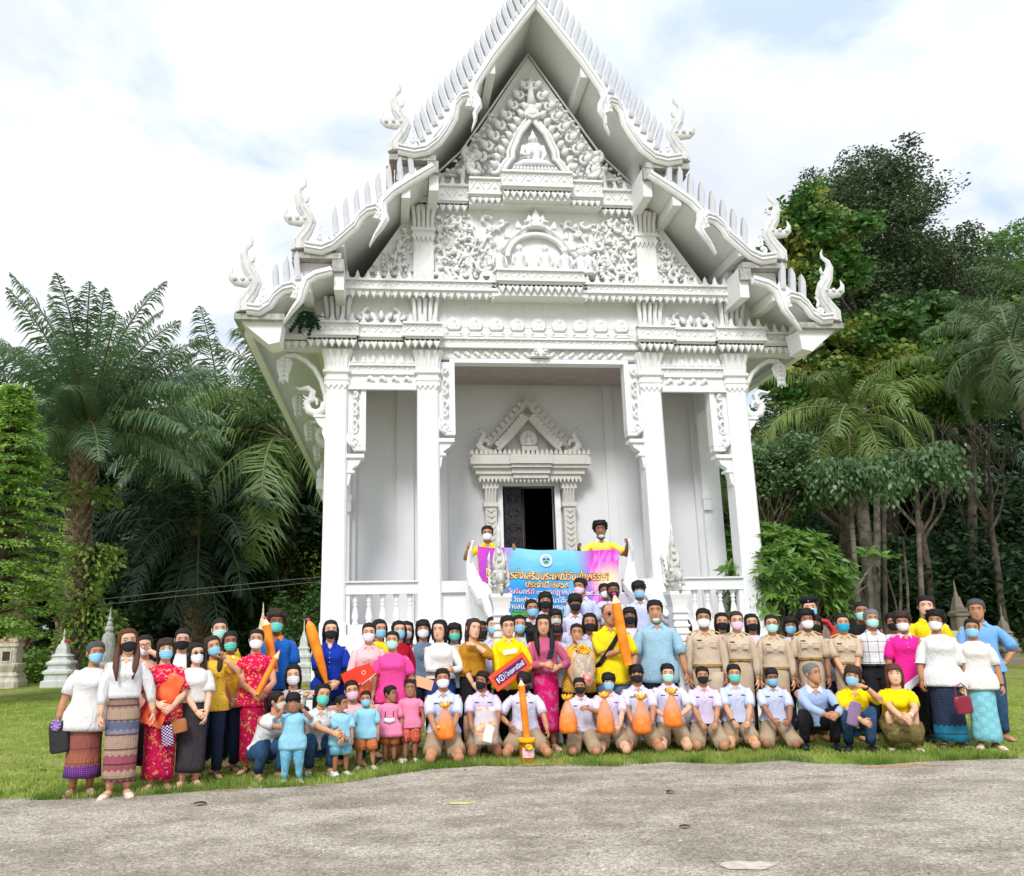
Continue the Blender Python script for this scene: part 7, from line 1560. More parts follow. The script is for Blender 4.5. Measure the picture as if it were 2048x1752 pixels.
A6 = Pn('woman in short white blouse and charcoal skirt wearing sunglasses and white mask', 392, 1286, feet=(398, 1572), skin='f', hair='tied', hc='k', mask='white', top=cloth('cream_blouse', 'plain', (.76, .74, .72)), sleeve=.8, bottom=DKSK, bkind='skirt', hem=.10, fem=True, g=1.05, tophem=.28, look=20, glasses='dark', longhair=1.1, hands=((.07, -.14, .46), (.10, -.14, .455)), shoes=(PUMPP, 'sandal'), cuff=1.4, twist=8)
A7 = Pn('woman in yellow print blouse lifting a hand to her blue mask', 428, 1272, feet=(430, 1556), skin='m', hair='long', hc='b', mask='blue', top=YELP, sleeve=.6, bottom=NAVY, fem=True, g=1.02, look=25, roll=-12, sidehair=True, longhair=1.2, hands=((-.10, -.08, .50), (.09, -.14, .835, .9, -.3, -.6)), shoes=(BSAND, 'sandal'), tophem=.15)
A8 = Pn('tall man in yellow shirt and pale mask behind the yellow print blouses', 441, 1236, Y=10.4, skin='f', hair='crew', mask='lteal', top=YEL, bottom=NAVY)
A9 = Pn('girl in yellow and white floral shirt with teal mask and dark trousers', 462, 1262, feet=(472, 1542), skin='k', hair='tied', mask='teal', top=YELF, sleeve=.7, bottom=NAVY, fem=True, look=8, hands=((.02, -.13, .52), (.06, -.13, .50)), shoes=(BSAND, 'sandal'), tophem=.1, longhair=.5)
A10 = Pn('woman in magenta dress with white mask holding a short orange candle', 514, 1258, Y=9.95, skin='m', hair='tied', mask='white', top=MAG, sleeve=.4, bottom=MAGS, bkind='skirt', hem=.08, fem=True, hands=((-.0, -.15, .56), (.07, -.16, .55)), tophem=.12, shoes=(BSAND, 'sandal'))
A11 = Pn('stout man in blue polo shirt with teal mask and curly brown hair', 552, 1222, Y=10.6, skin='d', hair='curly', hc='c', mask='teal', top=BLUP, sleeve=.8, bottom=NAVY, g=1.12, belly=.3, collar=cloth('orange_trim', 'plain', C('#E8862C')), look=5)
A12 = Pn('woman in royal blue shirt and black mask holding a tall orange candle', 661, 1240, Y=10.8, skin='f', hair='tied', mask='black', top=BLUS, sleeve=.85, bottom=NAVY, fem=True, g=1.1, hands=((.0, -.14, .545), (.06, -.15, .54)), collar=True, longhair=1.1, tophem=.05, look=4)
bs = MB()
for s in (-1, 1): a0, el, wv = A12['arm'][s]; seg_tube(bs, [a0*.25+el*.75, el, el*.1+wv*.9], [.031*A12['H'], .030*A12['H'], .022*A12['H']], 10)
bs.build('undersleeves', BLACKC, A12['root'], smooth=True)
A13 = Pn('woman in pale pink blouse and white mask holding red envelopes', 738, 1245, Y=10.75, skin='f', hair='tied', mask='white', top=PNKJ, sleeve=1.4, bottom=DENIM, fem=True, g=1.05, hands=((-.06, -.15, .57), (.02, -.15, .56)), look=-3, collar=True)
Pn('girl with a yellow hair clip and blue mask behind the pale pink blouse', 757, 1238, Y=11.2, skin='m', hair='tied', mask='blue', top=YEL, fem=True, bottom=NAVY, longhair=.8, look=20)
A15 = Pn('woman in pink eyelet blouse and pale teal mask with hands at her sides', 785, 1262, feet=(785, 1522), skin='m', hair='tied', hc='k', mask='lteal', top=PINKL, sleeve=.7, bottom=MAGS, bkind='skirt', hem=.13, fem=True, g=1.1, look=-2, tophem=.08, cuff=1.35, shoes=(PUMP, 'pump'), hands=((-.17, -.05, .44), (.18, -.02, .46)))
Pn('girl in blue mask and crimson jacket behind the pink eyelet blouse', 797, 1241, Y=11.25, skin='f', hair='tied', mask='blue', top=RED, sleeve=1.6, fem=True, bottom=NAVY, longhair=.9, look=12)
Pn('girl in white mask and crimson shirt looking past the pink bloused woman', 812, 1243, Y=11.5, skin='m', hair='long', mask='white', top=RED, fem=True, bottom=NAVY, longhair=1.0)
Pn('girl with bob hair, white mask and green vest over a grey shirt', 846, 1240, Y=11.3, skin='m', hair='bob', mask='white', top=DENL, sleeve=.8, fem=True, bottom=NAVY, longhair=.75)
A19 = Pn('woman in white knit sweater and blue trousers with hands clasped, looking left', 880, 1240, Y=10.95, skin='f', hair='long', mask=None, top=LACE, sleeve=1.75, bottom=cloth('blue_trousers', 'plain', C('#28457E')), fem=True, look=-22, longhair=1.1, hands=((.02, -.15, .64), (.07, -.15, .62)), tophem=.2, g=1.02)
Pn('girl in teal mask between the white sweater and the mustard jacket', 908, 1246, Y=11.3, skin='m', hair='bob', mask='teal', top=LAV2, fem=True, bottom=NAVY, longhair=.75)
A21 = Pn('woman in mustard jacket and black skirt resting her cheek on one hand', 943, 1237, Y=10.95, skin='f', hair='long', hc='c', mask=None, top=MUST, sleeve=1.35, bottom=BLACKC, bkind='skirt', hem=.28, fem=True, look=24, roll=8, longhair=1.1, hands=((.0, -.12, .50), (.02, -.13, .80, .9, -.3, -.7)), tophem=.22, g=1.05, flare=.03, cuff=1.0, shoes=(BSH, 'pump'))
Pn('man with shaved head and black mask behind the mustard jacket', 964, 1241, Y=11.45, skin='d', hair='crew', mask='black', top=LAV, bottom=NAVY)
Pn('schoolgirl with tied hair and blue mask left of the yellow shirted woman', 985, 1233, Y=11.35, skin='f', hair='tied', mask='blue', top=LAV, fem=True, bottom=NAVY, collar=True)
A24 = Pn('smiling woman with short hair in long sleeved yellow shirt holding the orange sign', 1015, 1231, Y=10.95, skin='f', hair='short', mask=None, glasses='thin', top=YEL2, sleeve=1.5, bottom=BLACKC, fem=True, g=1.08, hands=((-.06, -.15, .50), (.09, -.16, .57)), collar=True, tophem=.1, look=3, shoes=(BSH, 'shoe'), belly=.15)
Pn('girl with light blue mask peering beside the yellow shirted woman', 1037, 1230, Y=11.35, skin='m', hair='tied', mask='blue', top=WHITE, fem=True, bottom=NAVY)
Pn('small girl half hidden behind the pink bloused woman with the phone', 1055, 1244, Y=11.4, skin='d', hair='tied', mask='blue', top=LAV, fem=True, bottom=NAVY)
Pn('girl turned away with long straight black hair beside the phone holder', 1066, 1251, Y=11.25, skin='m', hair='bob', mask='white', top=LAV2, fem=True, bottom=NAVY, longhair=1.1, look=150)
A28 = Pn('woman in dusty pink blouse and magenta sarong looking at her phone', 1086, 1229, Y=10.95, skin='m', hair='long', mask=None, top=PINKM, sleeve=1.7, bottom=MAGSK, bkind='skirt', hem=.13, fem=True, hands='phone', longhair=1.3, sidehair=True, tophem=.22, nod=5, shoes=(PUMPP, 'pump'), cuff=.9)
A30 = Pn('woman in amber print blouse holding a clear wrapped gift basket', 1152, 1247, Y=10.95, skin='t', hair='tied', mask=None, top=YBRN, sleeve=.75, bottom=BLACKC, fem=True, g=1.1, hands=((-.04, -.17, .52), (.08, -.18, .52)), tophem=.08, collar=True)
A31 = Pn('man in bright yellow polo and sunglasses gripping the tallest orange candle', 1217, 1207, Y=11.0, skin='t', hair='bald', hc='g', mask=None, glasses='dark', top=YEL, sleeve=.85, bottom=DENL, g=1.08, look=18, hands=((.05, -.14, .665), (.13, -.08, .50)), collar=True, tophem=.05, belly=.1)
sb_ = MB(); a0 = A31['arm'][1][0]; H_ = A31['H']; sb_.tube([(.07*H_, -.068*H_, .80*H_), (.0, -.098*H_, .70*H_), (-.09*H_, -.088*H_, .58*H_), (-.125*H_, -.03*H_, .54*H_)], [(.016*H_, .004*H_)]*4, 6, up=(0, -1, 0)); o = sb_.build('shoulder_strap', BLACKC, A31['root'])
A32 = Pn('heavy man in pale blue printed shirt with green mask under his chin', 1309, 1200, Y=11.05, skin='t', hair='short', mask='chin_lteal', top=AQUA, sleeve=.95, bottom=BLACKC, bkind='shorts', g=1.15, belly=.4, tophem=.02, collar=True, hands=((-.19, -.05, .46), (.19, -.05, .45)), cuff=1.3)
# ---- pupils on the steps behind
for lb, px, py, Y, sk, hr, mk, kw in [
    ('pupil with low ponytail and blue mask on the steps in front of the banner', 1062, 1198, 11.7, 't', 'tied', 'blue', dict(fem=True, ponytail=True, collar=True, look=15)),
    ('pupil with long black hair and black mask below the banner text', 1089, 1184, 12.0, 't', 'bob', 'black', dict(fem=True, longhair=1.0, collar=True)),
    ('pupil with grey mask and hand at her cheek below the banner', 1108, 1218, 11.6, 'm', 'bob', 'grey', dict(fem=True, longhair=.6, look=12)),
    ('pupil bowing his head with a green mask, crown of hair showing', 1111, 1240, 11.35, 'd', 'shaved', 'chin_lteal', dict(nod=45)),
    ('boy with thick fringe and black mask on the steps', 1148, 1188, 11.8, 'k', 'bowl', 'black', dict(collar=True)),
    ('tall boy in pink mask looking left, highest of the pupils on the steps', 1161, 1156, 12.1, 't', 'short', 'pink', dict(collar=True, look=-25)),
    ('girl with dark hair and black mask behind the gift basket holder', 1178, 1227, 11.2, 't', 'long', 'black', dict(fem=True, longhair=1.0, collar=True)),
    ('boy with short hair and black mask behind the tallest candle', 1226, 1165, 12.1, 'd', 'short', 'black', dict(collar=True)),
    ('boy half hidden behind his neighbour at the top of the steps', 1209, 1167, 12.35, 'k', 'short', 'white', dict()),
    ('boy with wide fringe and blue mask right of the candle on the steps', 1277, 1162, 12.0, 'k', 'bowl', 'blue', dict(collar=True)),
    ('girl with long hair and black mask between candle and printed shirt', 1259, 1215, 11.5, 'k', 'bob', 'black', dict(fem=True, longhair=1.0)),
    ('girl with black mask left of the khaki uniformed man', 1367, 1235, 11.45, 'k', 'tied', 'black', dict(fem=True, longhair=.6, collar=True)),
    ('smiling girl with flowing black hair between the first two khaki officers', 1441, 1226, 11.45, 'm', 'long', 'black', dict(fem=True, longhair=1.3)),
    ('girl with long wavy hair and black mask right of the pink masked officer', 1502, 1228, 11.45, 'm', 'long', 'black', dict(fem=True, longhair=1.3)),
    ('girl with blue mask and dark bob between two khaki officers', 1578, 1233, 11.4, 't', 'bob', 'blue', dict(fem=True, longhair=.6)),
    ('girl in black mask behind the officer with the white mask', 1627, 1230, 11.35, 'k', 'bob', 'black', dict(fem=True, longhair=.6)),
    ('person with dark skin mostly hidden left of the cyan masked officer', 1667, 1243, 11.4, 'd', 'short', None, dict()),
    ('boy with black mask hidden between the plaid shirt and pink polo', 1783, 1226, 11.2, 't', 'short', 'black', dict()),
]:
    tp = atY(px, py, Y)[2]; bz = 0.0
    if 1.4 < atY(px, py, Y)[0] < 3.9 and Y > 11.45: bz = stair_z(Y)
    Hh = tp-bz
    if Hh > 1.74: bz = tp-1.66
    Pn(lb, px, py, Y=Y, base=bz, skin=sk, hair=hr, mask=mk, top=random.choice([LAV, LAV2, LAV3]), sleeve=.85, bottom=NAVY, tophem=.1, **kw)
# ---- men holding the banner
FLZ = 1.6+(FL-1.6)*K
B1 = Pn('man in yellow shirt and white mask holding the left corner of the banner', 974, 1052, Y=14.3, base=FLZ, skin='t', hair='short', mask='white', glasses='thin', top=YEL2, sleeve=.7, bottom=NAVY, hands=((-.19, -.20, .775, -.7, .2, -1), (.24, -.19, .745, .5, .2, -1)), collar=True)
B2 = Pn('man with curly hair in yellow polo holding the right end of the banner', 1200, 1043, Y=14.3, base=FLZ, skin='d', hair='curly', mask='chin_lteal', top=cloth('pale_yellow_polo', 'plain', C('#F6E25C')), sleeve=.8, bottom=NAVY, hands=((-.22, -.20, .73, -.5, .2, -1), (.22, -.19, .755, .7, .2, -1)), collar=WHITE)
# ---- khaki officers
KU = dict(top=KHU, sleeve=1.75, bottom=KHD, collar=True, epaulet=True, hands='down', beltm=GB)
A34 = Pn('uniformed man in khaki with gold shoulder boards and white mask', 1405, 1217, Y=11.05, skin='t', hair='short', mask='white', g=1.03, tophem=.24, **{**KU, 'bottom': KHU}); 
A36 = Pn('uniformed woman in khaki skirt with pink mask and thin glasses', 1470, 1222, Y=11.05, skin='f', hair='tied', hc='b', mask='pink', glasses='thin', fem=True, bkind='skirt', hem=.28, tophem=.38, g=.98, **KU)
A38 = Pn('uniformed woman in khaki with green mask and tied back hair', 1541, 1229, Y=11.05, skin='m', hair='tied', mask='lteal', fem=True, bkind='skirt', hem=.28, g=.98, tophem=.24, glasses='thin', **KU)
A40 = Pn('uniformed woman with short sleeves, curly hair and white mask', 1610, 1220, Y=11.0, skin='k', hair='curly', mask='white', fem=True, bkind='skirt', hem=.28, g=1.0, tophem=.38, **{**KU, 'sleeve': .85})
A43 = Pn('uniformed woman in short sleeves with bright cyan mask and shoulder strap', 1682, 1227, Y=10.9, skin='m', hair='tied', mask='cyan', fem=True, bkind='skirt', hem=.28, g=.98, tophem=.33, **{**KU, 'sleeve': .8, 'hands': 'front'})
A41 = Pn('man in dark uniform with black beret and red shoulder cord', 1617, 1196, Y=11.5, skin='f', hair='crew', mask='blue', top=cloth('grey_uniform', 'plain', C('#A89080')), sleeve=1.7, bottom=DKU)
bt = MB(); T_ = A41['T']; h_ = A41['hh']; bt.loft([[T_((w*math.cos(a)*h_+dx*h_, (.03+w*1.08*math.sin(a))*h_, z*h_)) for a in np.linspace(0, 2*PI, 21)[:-1]] for w, z, dx in [(.37, .26, 0), (.40, .30, 0), (.47, .42, .03), (.47, .52, .05), (.30, .60, .05), (.05, .62, .04)]]); bt.build('beret', BLACKC, A41['root'], smooth=True)
bt = MB(); bt.ball(T_((-.05*h_, -.42*h_, .42*h_)), (.06*h_, .03*h_, .09*h_), 7, 5); bt.build('badge', mat('badge_red', (.7, .6, .55), .4, col2=(.6, .05, .08), vscale=50), A41['root'])
bt = MB(); H_ = A41['H']; bt.tube([(.03*H_, -.06*H_, .84*H_), (.11*H_, -.05*H_, .82*H_), (.15*H_, -.05*H_, .75*H_), (.12*H_, -.07*H_, .68*H_)], [.016*H_]*4, 7); bt.build('red_cord', mat('red_cord', (.6, .03, .04), .6), A41['root'])
Pn('man in black jacket with white chest stripes and pale mask', 1720, 1203, Y=11.4, skin='k', hair='crew', mask='lteal', top=BLACKC, sleeve=1.7, bottom=BLACKC)
A46 = Pn('man in white plaid shirt and pale green mask with black trousers', 1739, 1219, Y=10.95, skin='t', hair='short', hc='w', mask='lteal', top=PLAID, sleeve=1.7, bottom=BLACKC, g=1.08, belly=.2, collar=True, beltm=BSH, tophem=.22)
A48 = Pn('woman in hot pink polo with white flashes and white mask', 1803, 1225, Y=10.7, skin='t', hair='curly', hc='c', mask='white', top=HOT, sleeve=.85, bottom=BLACKC, fem=True, g=1.1, belly=.15, tophem=.02, look=-12, collar=cloth('white_trim', 'plain', (.75, .75, .75)), shoes=(BSH, 'shoe'), hands=((-.15, -.06, .47), (.14, -.1, .42)))
Pn('tall man in yellow shirt without a mask behind the white lace blouse', 1848, 1192, Y=10.95, skin='f', hair='short', mask=None, top=YEL, sleeve=.8, bottom=NAVY, look=-6, collar=True, shoes=(BSH, 'shoe'))
A50 = Pn('woman in white lace blouse and teal black skirt carrying a dark red handbag', 1868, 1222, Y=10.15, skin='t', hair='curly', hc='k', mask='white', top=LACE, sleeve=1.05, bottom=SK3, bkind='skirt', hem=.05, fem=True, g=1.08, belly=.1, tophem=.08, look=-14, cuff=1.3, hands=((-.16, -.04, .46), (.17, -.05, .45)), flare=.06, shoes=(BSAND, 'pump'), spread=1.4)
A51 = Pn('woman in white peplum blouse, pale blue mask and light teal sarong at right', 1940, 1237, feet=(1978, 1497), skin='t', hair='tied', mask='blue', top=LACE2, sleeve=.85, bottom=TEALSK, bkind='skirt', hem=.06, fem=True, g=1.0, tophem=.1, look=-6, flare=.08, shoes=(PUMP, 'pump'), hands=((-.15, -.03, .46), (.15, -.06, .43)), spread=1.3)
A52 = Pn('tall man in sky blue shirt with hand on hip, rightmost of the crowd', 1950, 1198, Y=10.6, skin='t', hair='short', hc='g', mask=None, top=SKYB, sleeve=.95, bottom=DENIM, look=-14, collar=True, hands=((-.15, -.02, .46), (.12, -.02, .53, 1, .35, -.1)), cuff=1.35, g=1.05)
# ---- squatting and kneeling front row
F1 = Pn('squatting woman in embroidered white blouse and jeans hugging the crying toddler', 537, 1383, Y=9.55, pose='squat', skin='t', hair='tied', mask='tan', top=LACE, sleeve=.7, bottom=DENIM, fem=True, g=1.08, look=38, yaw=32, lean=.05, ponytail=True, hands=((.12, -.30, .36), (.14, -.22, .32)), shoes=(GSAND, 'sandal'))
F2 = Pn('woman in white blouse with black leaf print and white mask behind the toddler', 588, 1330, Y=10.15, pose='squat', base=.18, skin='f', hair='long', mask='white', top=cloth('leaf_print', 'floral', (.75, .73, .72), (.03, .03, .03), (.74, .72, .71), 14), sleeve=.8, bottom=NAVY, fem=True, longhair=1.1)
F4 = Pn('squatting woman in white shirt and teal mask leaning on her knee in jeans', 641, 1368, Y=9.75, pose='squat', skin='m', hair='long', mask='teal', top=WHITE, sleeve=.8, bottom=DENIM, fem=True, look=6, roll=6, longhair=.9, collar=True, yaw=10, hands=((.06, -.26, .30), (.12, -.26, .26)), shoes=(WSH, 'pump'))
F6 = Pn('woman with pink mask crouching behind the toddlers in blue', 705, 1360, Y=10.3, pose='squat', skin='m', hair='tied', mask='pink', top=PNKJ, sleeve=.8, bottom=cloth('dark_floral', 'floral', (.02, .02, .05), (.5, .45, .5), (.02, .02, .05), 12), fem=True, roll=-8)
TS = (WSH, 'shoe')
K1 = Pn('crying toddler in pale blue pressing both hands to his cheeks', 588, 1383, feet=(587, 1566), kid=1, skin='k', hair='bowl', hc='k', mask=None, top=BLUT, sleeve=1.0, bottom=BLUT2, shoes=TS, tophem=.0, hands=((-.105, -.15, .82, -.7, -.3, -.7), (.105, -.15, .82, .7, -.3, -.7)), g=1.3, spread=1.4, wr=.02)
K2 = Pn('toddler in pale blue turning right with mask pulled under his chin', 683, 1388, feet=(664, 1551), kid=1, skin='k', hair='crew', mask='chin_white', top=BLUT, sleeve=.9, bottom=BLUT2, bkind='shorts', belowk=.95, shoes=TS, tophem=.0, look=38, hands=((.03, -.16, .42), (.12, -.15, .42)), g=1.3, yaw=12, spread=1.3)
K3 = Pn('toddler in pale blue top, orange floral trousers and blue mask', 733, 1378, feet=(745, 1538), kid=1, skin='t', hair='crew', mask='blue', top=BLUT, sleeve=.9, bottom=ORF, bkind='shorts', belowk=1.0, shoes=TS, tophem=.05, look=-6, hands=((-.19, -.05, .42), (.16, -.05, .40)), g=1.32, spread=1.6)
K4 = Pn('little girl in pink dress looking aside with a white mask on her chest', 779, 1369, feet=(787, 1528), kid=1, skin='k', hair='short', mask=None, top=PNKT, sleeve=.8, bottom=BRNP, bkind='shorts', belowk=1.0, shoes=(BSH, 'shoe'), tophem=-.05, look=50, flare=.18, g=1.25, fem=False, hands='down')
K5 = Pn('little girl in pink top and red spotted trousers facing the camera', 820, 1356, feet=(828, 1524), kid=1, skin='k', hair='tied', mask=None, top=PNKT, sleeve=.4, bottom=REDF, bkind='shorts', belowk=1.0, shoes=TS, tophem=.12, g=1.25, hands=((-.13, -.08, .42), (.16, -.04, .42)))
KN = dict(g=1.1, pose='kneel', sleeve=.85, bkind='shorts', collar=True, tag_=(-1, 1), tophem=.10)
KB = []
for i, (lb, px, py, Y, sk, hr, mk, tp_, bt_, kw) in enumerate([
    ('kneeling boy in white mask cradling an orange gift bag, first of the kneeling row', 886, 1335, 10.25, 't', 'short', 'white', LAV2, KH2, dict(hands='bag', spread=1.05)),
    ('kneeling boy with head turned and black mask holding a clear gift bag', 965, 1340, 10.6, 'k', 'short', 'black', LAV3, KHS, dict(look=-28, roll=10, hands=((-.10, -.20, .20), (.10, -.20, .20)), spread=1.05)),
    ('kneeling boy bowing his head behind the candle in the yellow bucket', 1047, 1341, 10.5, 't', 'bowl', 'black', LAV, KHS, dict(nod=26, hands=((-.14, -.06, .26), (.18, -.13, .20)), spread=1.65)),
    ('kneeling boy smiling over a black mask, hand raised beside his orange bag', 1160, 1353, 10.5, 't', 'short', 'black', LAV, KHS, dict(look=-4, hands=((-.09, -.17, .24), (.05, -.16, .42)), spread=1.05, belowk=.98)),
    ('kneeling boy with wide fringe and blue mask holding an orange bag', 1216, 1344, 10.55, 'f', 'bowl', 'blue', LAV3, KHS, dict(look=6, hands=((-.09, -.17, .22), (.06, -.18, .22)), spread=1.1)),
    ('kneeling boy in black mask holding the middle orange gift bag', 1273, 1328, 10.6, 't', 'bowl', 'black', LAV, KHS, dict(hands=((-.07, -.18, .23), (.08, -.18, .23)), spread=1.25)),
    ('kneeling boy in green mask holding his orange bag high at the chest', 1334, 1325, 10.65, 'f', 'short', 'lteal', LAV, KHS, dict(hands=((-.09, -.17, .30), (.08, -.17, .30)))),
    ('kneeling boy in black mask with empty clasped hands and white belt buckle', 1404, 1331, 10.6, 't', 'short', 'black', LAV3, KHS, dict(hands='lap', belowk=.98, beltm=BSH, spread=1.1)),
    ('kneeling boy in teal mask with hands crossed and a bracelet', 1467, 1326, 10.6, 'm', 'short', 'teal', LAV2, KH2, dict(hands='lap', beltm=BSH, nod=0, spread=1.0)),
    ('kneeling boy looking down with blue mask, last of the kneeling row', 1542, 1332, 10.6, 'k', 'short', 'blue', LAV2, KHS, dict(hands=((-.05, -.16, .24), (.09, -.16, .24)), nod=16, belowk=1.06, beltm=BSH, spread=1.2)),
]): KB.append(Pn(lb, px, py, Y=Y, skin=sk, hair=hr, mask=mk, top=tp_, bottom=bt_, **{**KN, **kw}))
F11 = Pn('older man squatting in light blue shirt and black trousers, looking right', 1620, 1326, Y=10.35, pose='squat', skin='t', hair='crew', hc='w', mask=None, top=LTBL, sleeve=1.85, bottom=BLACKC, look=28, collar=WHITE, hands=((.0, -.25, .27), (.08, -.25, .27)), shoes=(BSH, 'shoe'), g=1.05, yaw=8, spread=1.4)
F12 = Pn('squatting woman in yellow polo touching her pale blue mask, checked pouch in hand', 1700, 1331, Y=10.15, pose='squat', skin='m', hair='bob', hc='b', mask='blue', top=YEL2, sleeve=.8, bottom=DENIM, fem=True, look=-14, roll=12, hands=((.0, -.24, .24), (.06, -.20, .475, .9, -.3, -.8)), collar=True, shoes=(BSH, 'shoe'), g=1.08, longhair=.5)
F13 = Pn('squatting woman with auburn hair and yellow blouse in an olive skirt', 1785, 1329, Y=10.1, pose='squat', skin='f', hair='bob', hc='r', mask=None, top=YEL2, sleeve=.7, bottom=OLIVE, bkind='skirt', fem=True, look=2, roll=-4, nod=-6, hands=((-.02, -.26, .25), (.03, -.26, .27)), longhair=1.25, sidehair=False, shoes=(PUMP, 'pump'), g=1.05)
# ---------------------------------------------------------------- banner
YBN = 13.86
tl, tr, bl, br = atY(955, 1092, YBN), atY(1239, 1100, YBN), atY(963, 1232, YBN), atY(1230, 1236, YBN)
def banner_mat():
    t = NT('banner_print', .55, .3); uv = t.tc.outputs['UV']; s = t.N.new('ShaderNodeSeparateXYZ'); t.L.new(uv, s.inputs[0]); u, v = s.outputs[0], s.outputs[1]
    m = t.map((7, 1.4, 1), (0, 0, 0), uv); st = t.noise(1.4, 4, .6, m, 1.2); cl = t.noise(3.5, 4, .6, uv)
    sky = t.ramp(v, [(0, (.02, .22, .55)), (.45, (.03, .33, .75)), (.8, (.16, .55, .86)), (1, (.26, .66, .90))]); sky = t.mix(t.ramp(cl, [(.5, (0, 0, 0)), (.75, (.5, .5, .5))]), sky, (.45, .78, .95))
    pur = t.ramp(st, [(.30, (.22, .08, .55)), (.45, (.50, .06, .55)), (.56, (.78, .05, .55)), (.7, (.50, .40, .85))])
    w = t.math('ADD', u, t.math('MULTIPLY', st, .10)); vv = t.math('MULTIPLY', v, -.08)
    left = t.ramp(t.math('ADD', w, vv), [(.14, (1, 1, 1)), (.23, (0, 0, 0))]); right = t.ramp(t.math('SUBTRACT', w, vv), [(.80, (0, 0, 0)), (.93, (1, 1, 1))])
    c = t.mix(left, sky, pur); c = t.mix(right, c, pur)
    n = t.N.new('ShaderNodeVectorMath'); n.operation = 'DISTANCE'; mp = t.map((1.9, 1, 1), (0, 0, 0), uv); t.L.new(mp, n.inputs[0]); n.inputs[1].default_value = (1.78, .55, 0)
    fl = t.ramp(n.outputs['Value'], [(.0, (1, 1, 1)), (.10, (.75, .75, .75)), (.30, (0, 0, 0))]); c = t.mix(fl, c, (.95, .85, .50))
    ho = t.N.new('ShaderNodeVectorMath'); ho.operation = 'DISTANCE'; mp = t.map((1.9, 1, 1), (0, 0, 0), uv); t.L.new(mp, ho.inputs[0]); ho.inputs[1].default_value = (.20, .14, 0)
    c = t.mix(t.ramp(t.math('ADD', ho.outputs['Value'], t.math('MULTIPLY', cl, .12)), [(.20, (1, 1, 1)), (.27, (0, 0, 0))]), c, t.ramp(t.noise(22, 3, .7, uv), [(.40, (.62, .02, .02)), (.55, (.95, .32, .02)), (.7, (.98, .70, .15))]))
    gy = t.math('ADD', v, t.math('MULTIPLY', t.noise(9, 4, .7, uv), .16)); c = t.mix(t.math('MULTIPLY', t.ramp(gy, [(.15, (1, 1, 1)), (.19, (0, 0, 0))]), t.ramp(u, [(.20, (0, 0, 0)), (.24, (1, 1, 1)), ])), c, t.ramp(t.noise(40, 3, .7, uv), [(.4, (.02, .16, .03)), (.6, (.12, .42, .08))]))
    t.bump(t.noise(2.5, 3), .15, .02); return t.done(c)
def bpt(u, v, d=0.0):
    p = (tl*(1-u)+tr*u)*v+(bl*(1-u)+br*u)*(1-v); p = p.copy(); p[2] -= .035*math.sin(PI*u)*v+.008*math.sin(u*19)*v; p[1] += .018*math.sin(u*9+v*2)+.010*math.sin(u*23+v*5)+.02*(1-v)*math.sin(u*5); p[1] -= d; return p
NX, NY = 40, 14; V = [tuple(bpt(i/NX, j/NY)) for j in range(NY+1) for i in range(NX+1)]; F = [(j*(NX+1)+i, j*(NX+1)+i+1, (j+1)*(NX+1)+i+1, (j+1)*(NX+1)+i) for j in range(NY) for i in range(NX)]
o3 = tuple((tl+tr)/2*np.array([1, 1, 0])+np.array([0, 0, bl[2]]))
bn = empty('banner', o3); tag(bn, 'blue and magenta vinyl banner with orange Thai lettering held up on the porch', 'banner')
me = bpy.data.meshes.new('vinyl_sheet'); me.from_pydata([tuple(np.array(v)-np.array(o3)) for v in V], [], F); ul = me.uv_layers.new(name='UVMap')
for p in me.polygons:
    for li in p.loop_indices: vi = me.loops[li].vertex_index; ul.data[li].uv = ((vi % (NX+1))/NX, (vi//(NX+1))/NY)
me.materials.append(banner_mat()); me.polygons.foreach_set('use_smooth', [True]*len(me.polygons)); link('vinyl_sheet', me, bn)
def text_mesh(body, off=0.0, shear=0.0):
    c = bpy.data.curves.new('txt', 'FONT'); c.body = body; c.size = 1; c.offset = off; c.shear = shear; c.resolution_u = 3; c.fill_mode = 'BOTH'
    o = bpy.data.objects.new('txt', c); COL.objects.link(o); bpy.context.view_layer.update(); m = bpy.data.meshes.new_from_object(o); bpy.data.objects.remove(o); bpy.data.curves.remove(c); return m
def banner_text(name, body, u0, u1, vb, hgt, m, m2=None, bold=.02, shear=0.0):
    ref = None
    for lay, (off, mt, d) in enumerate(([(bold+.035, m2, .010)] if m2 else [])+[(bold, m, .016)]):
        me = text_mesh(body, off, shear); co = np.array([v.co[:] for v in me.vertices])
        if ref is None: ref = (co[:, 0].min(), co[:, 0].max())
        wx = (u1-u0)/(ref[1]-ref[0])
        for v, p in zip(me.vertices, co):
            q = bpt(u0+(p[0]-ref[0])*wx, vb+p[1]*hgt, d); v.co = tuple(q-np.array(o3))
        me.materials.clear(); me.materials.append(mt); tag(link(name, me, bn), kind='stuff')
ORT = mat('print_orange', C('#F59A3C'), .5, col2=C('#FBE08A'), vscale=14); DKT = mat('print_dark', C('#4A2418'), .5); WHT = mat('print_white', (.85, .88, .92), .5); PKT = mat('print_pink', C('#F59AC0'), .5, col2=(.9, .85, .9), vscale=10); NVT = mat('print_navy', C('#2A3A8C'), .5)
banner_text('lettering', 'โครงการส่งเสริมประเพณีวันเข้าพรรษา', .045, .935, .555, .165, ORT, DKT, .022, .12)
banner_text('lettering', 'ประจำปี ๒๕๖๕', .325, .645, .435, .125, ORT, DKT, .02, .12)
banner_text('lettering', 'วันจันทร์ที่ ๑๑ กรกฎาคม พ.ศ. ๒๕๖๕', .20, .88, .335, .10, PKT, NVT, .018)
banner_text('lettering', 'ณ วัดศรัทธาธรรม (นาโต๊ะหมิง) และ', .19, .80, .215, .10, WHT, NVT, .012)
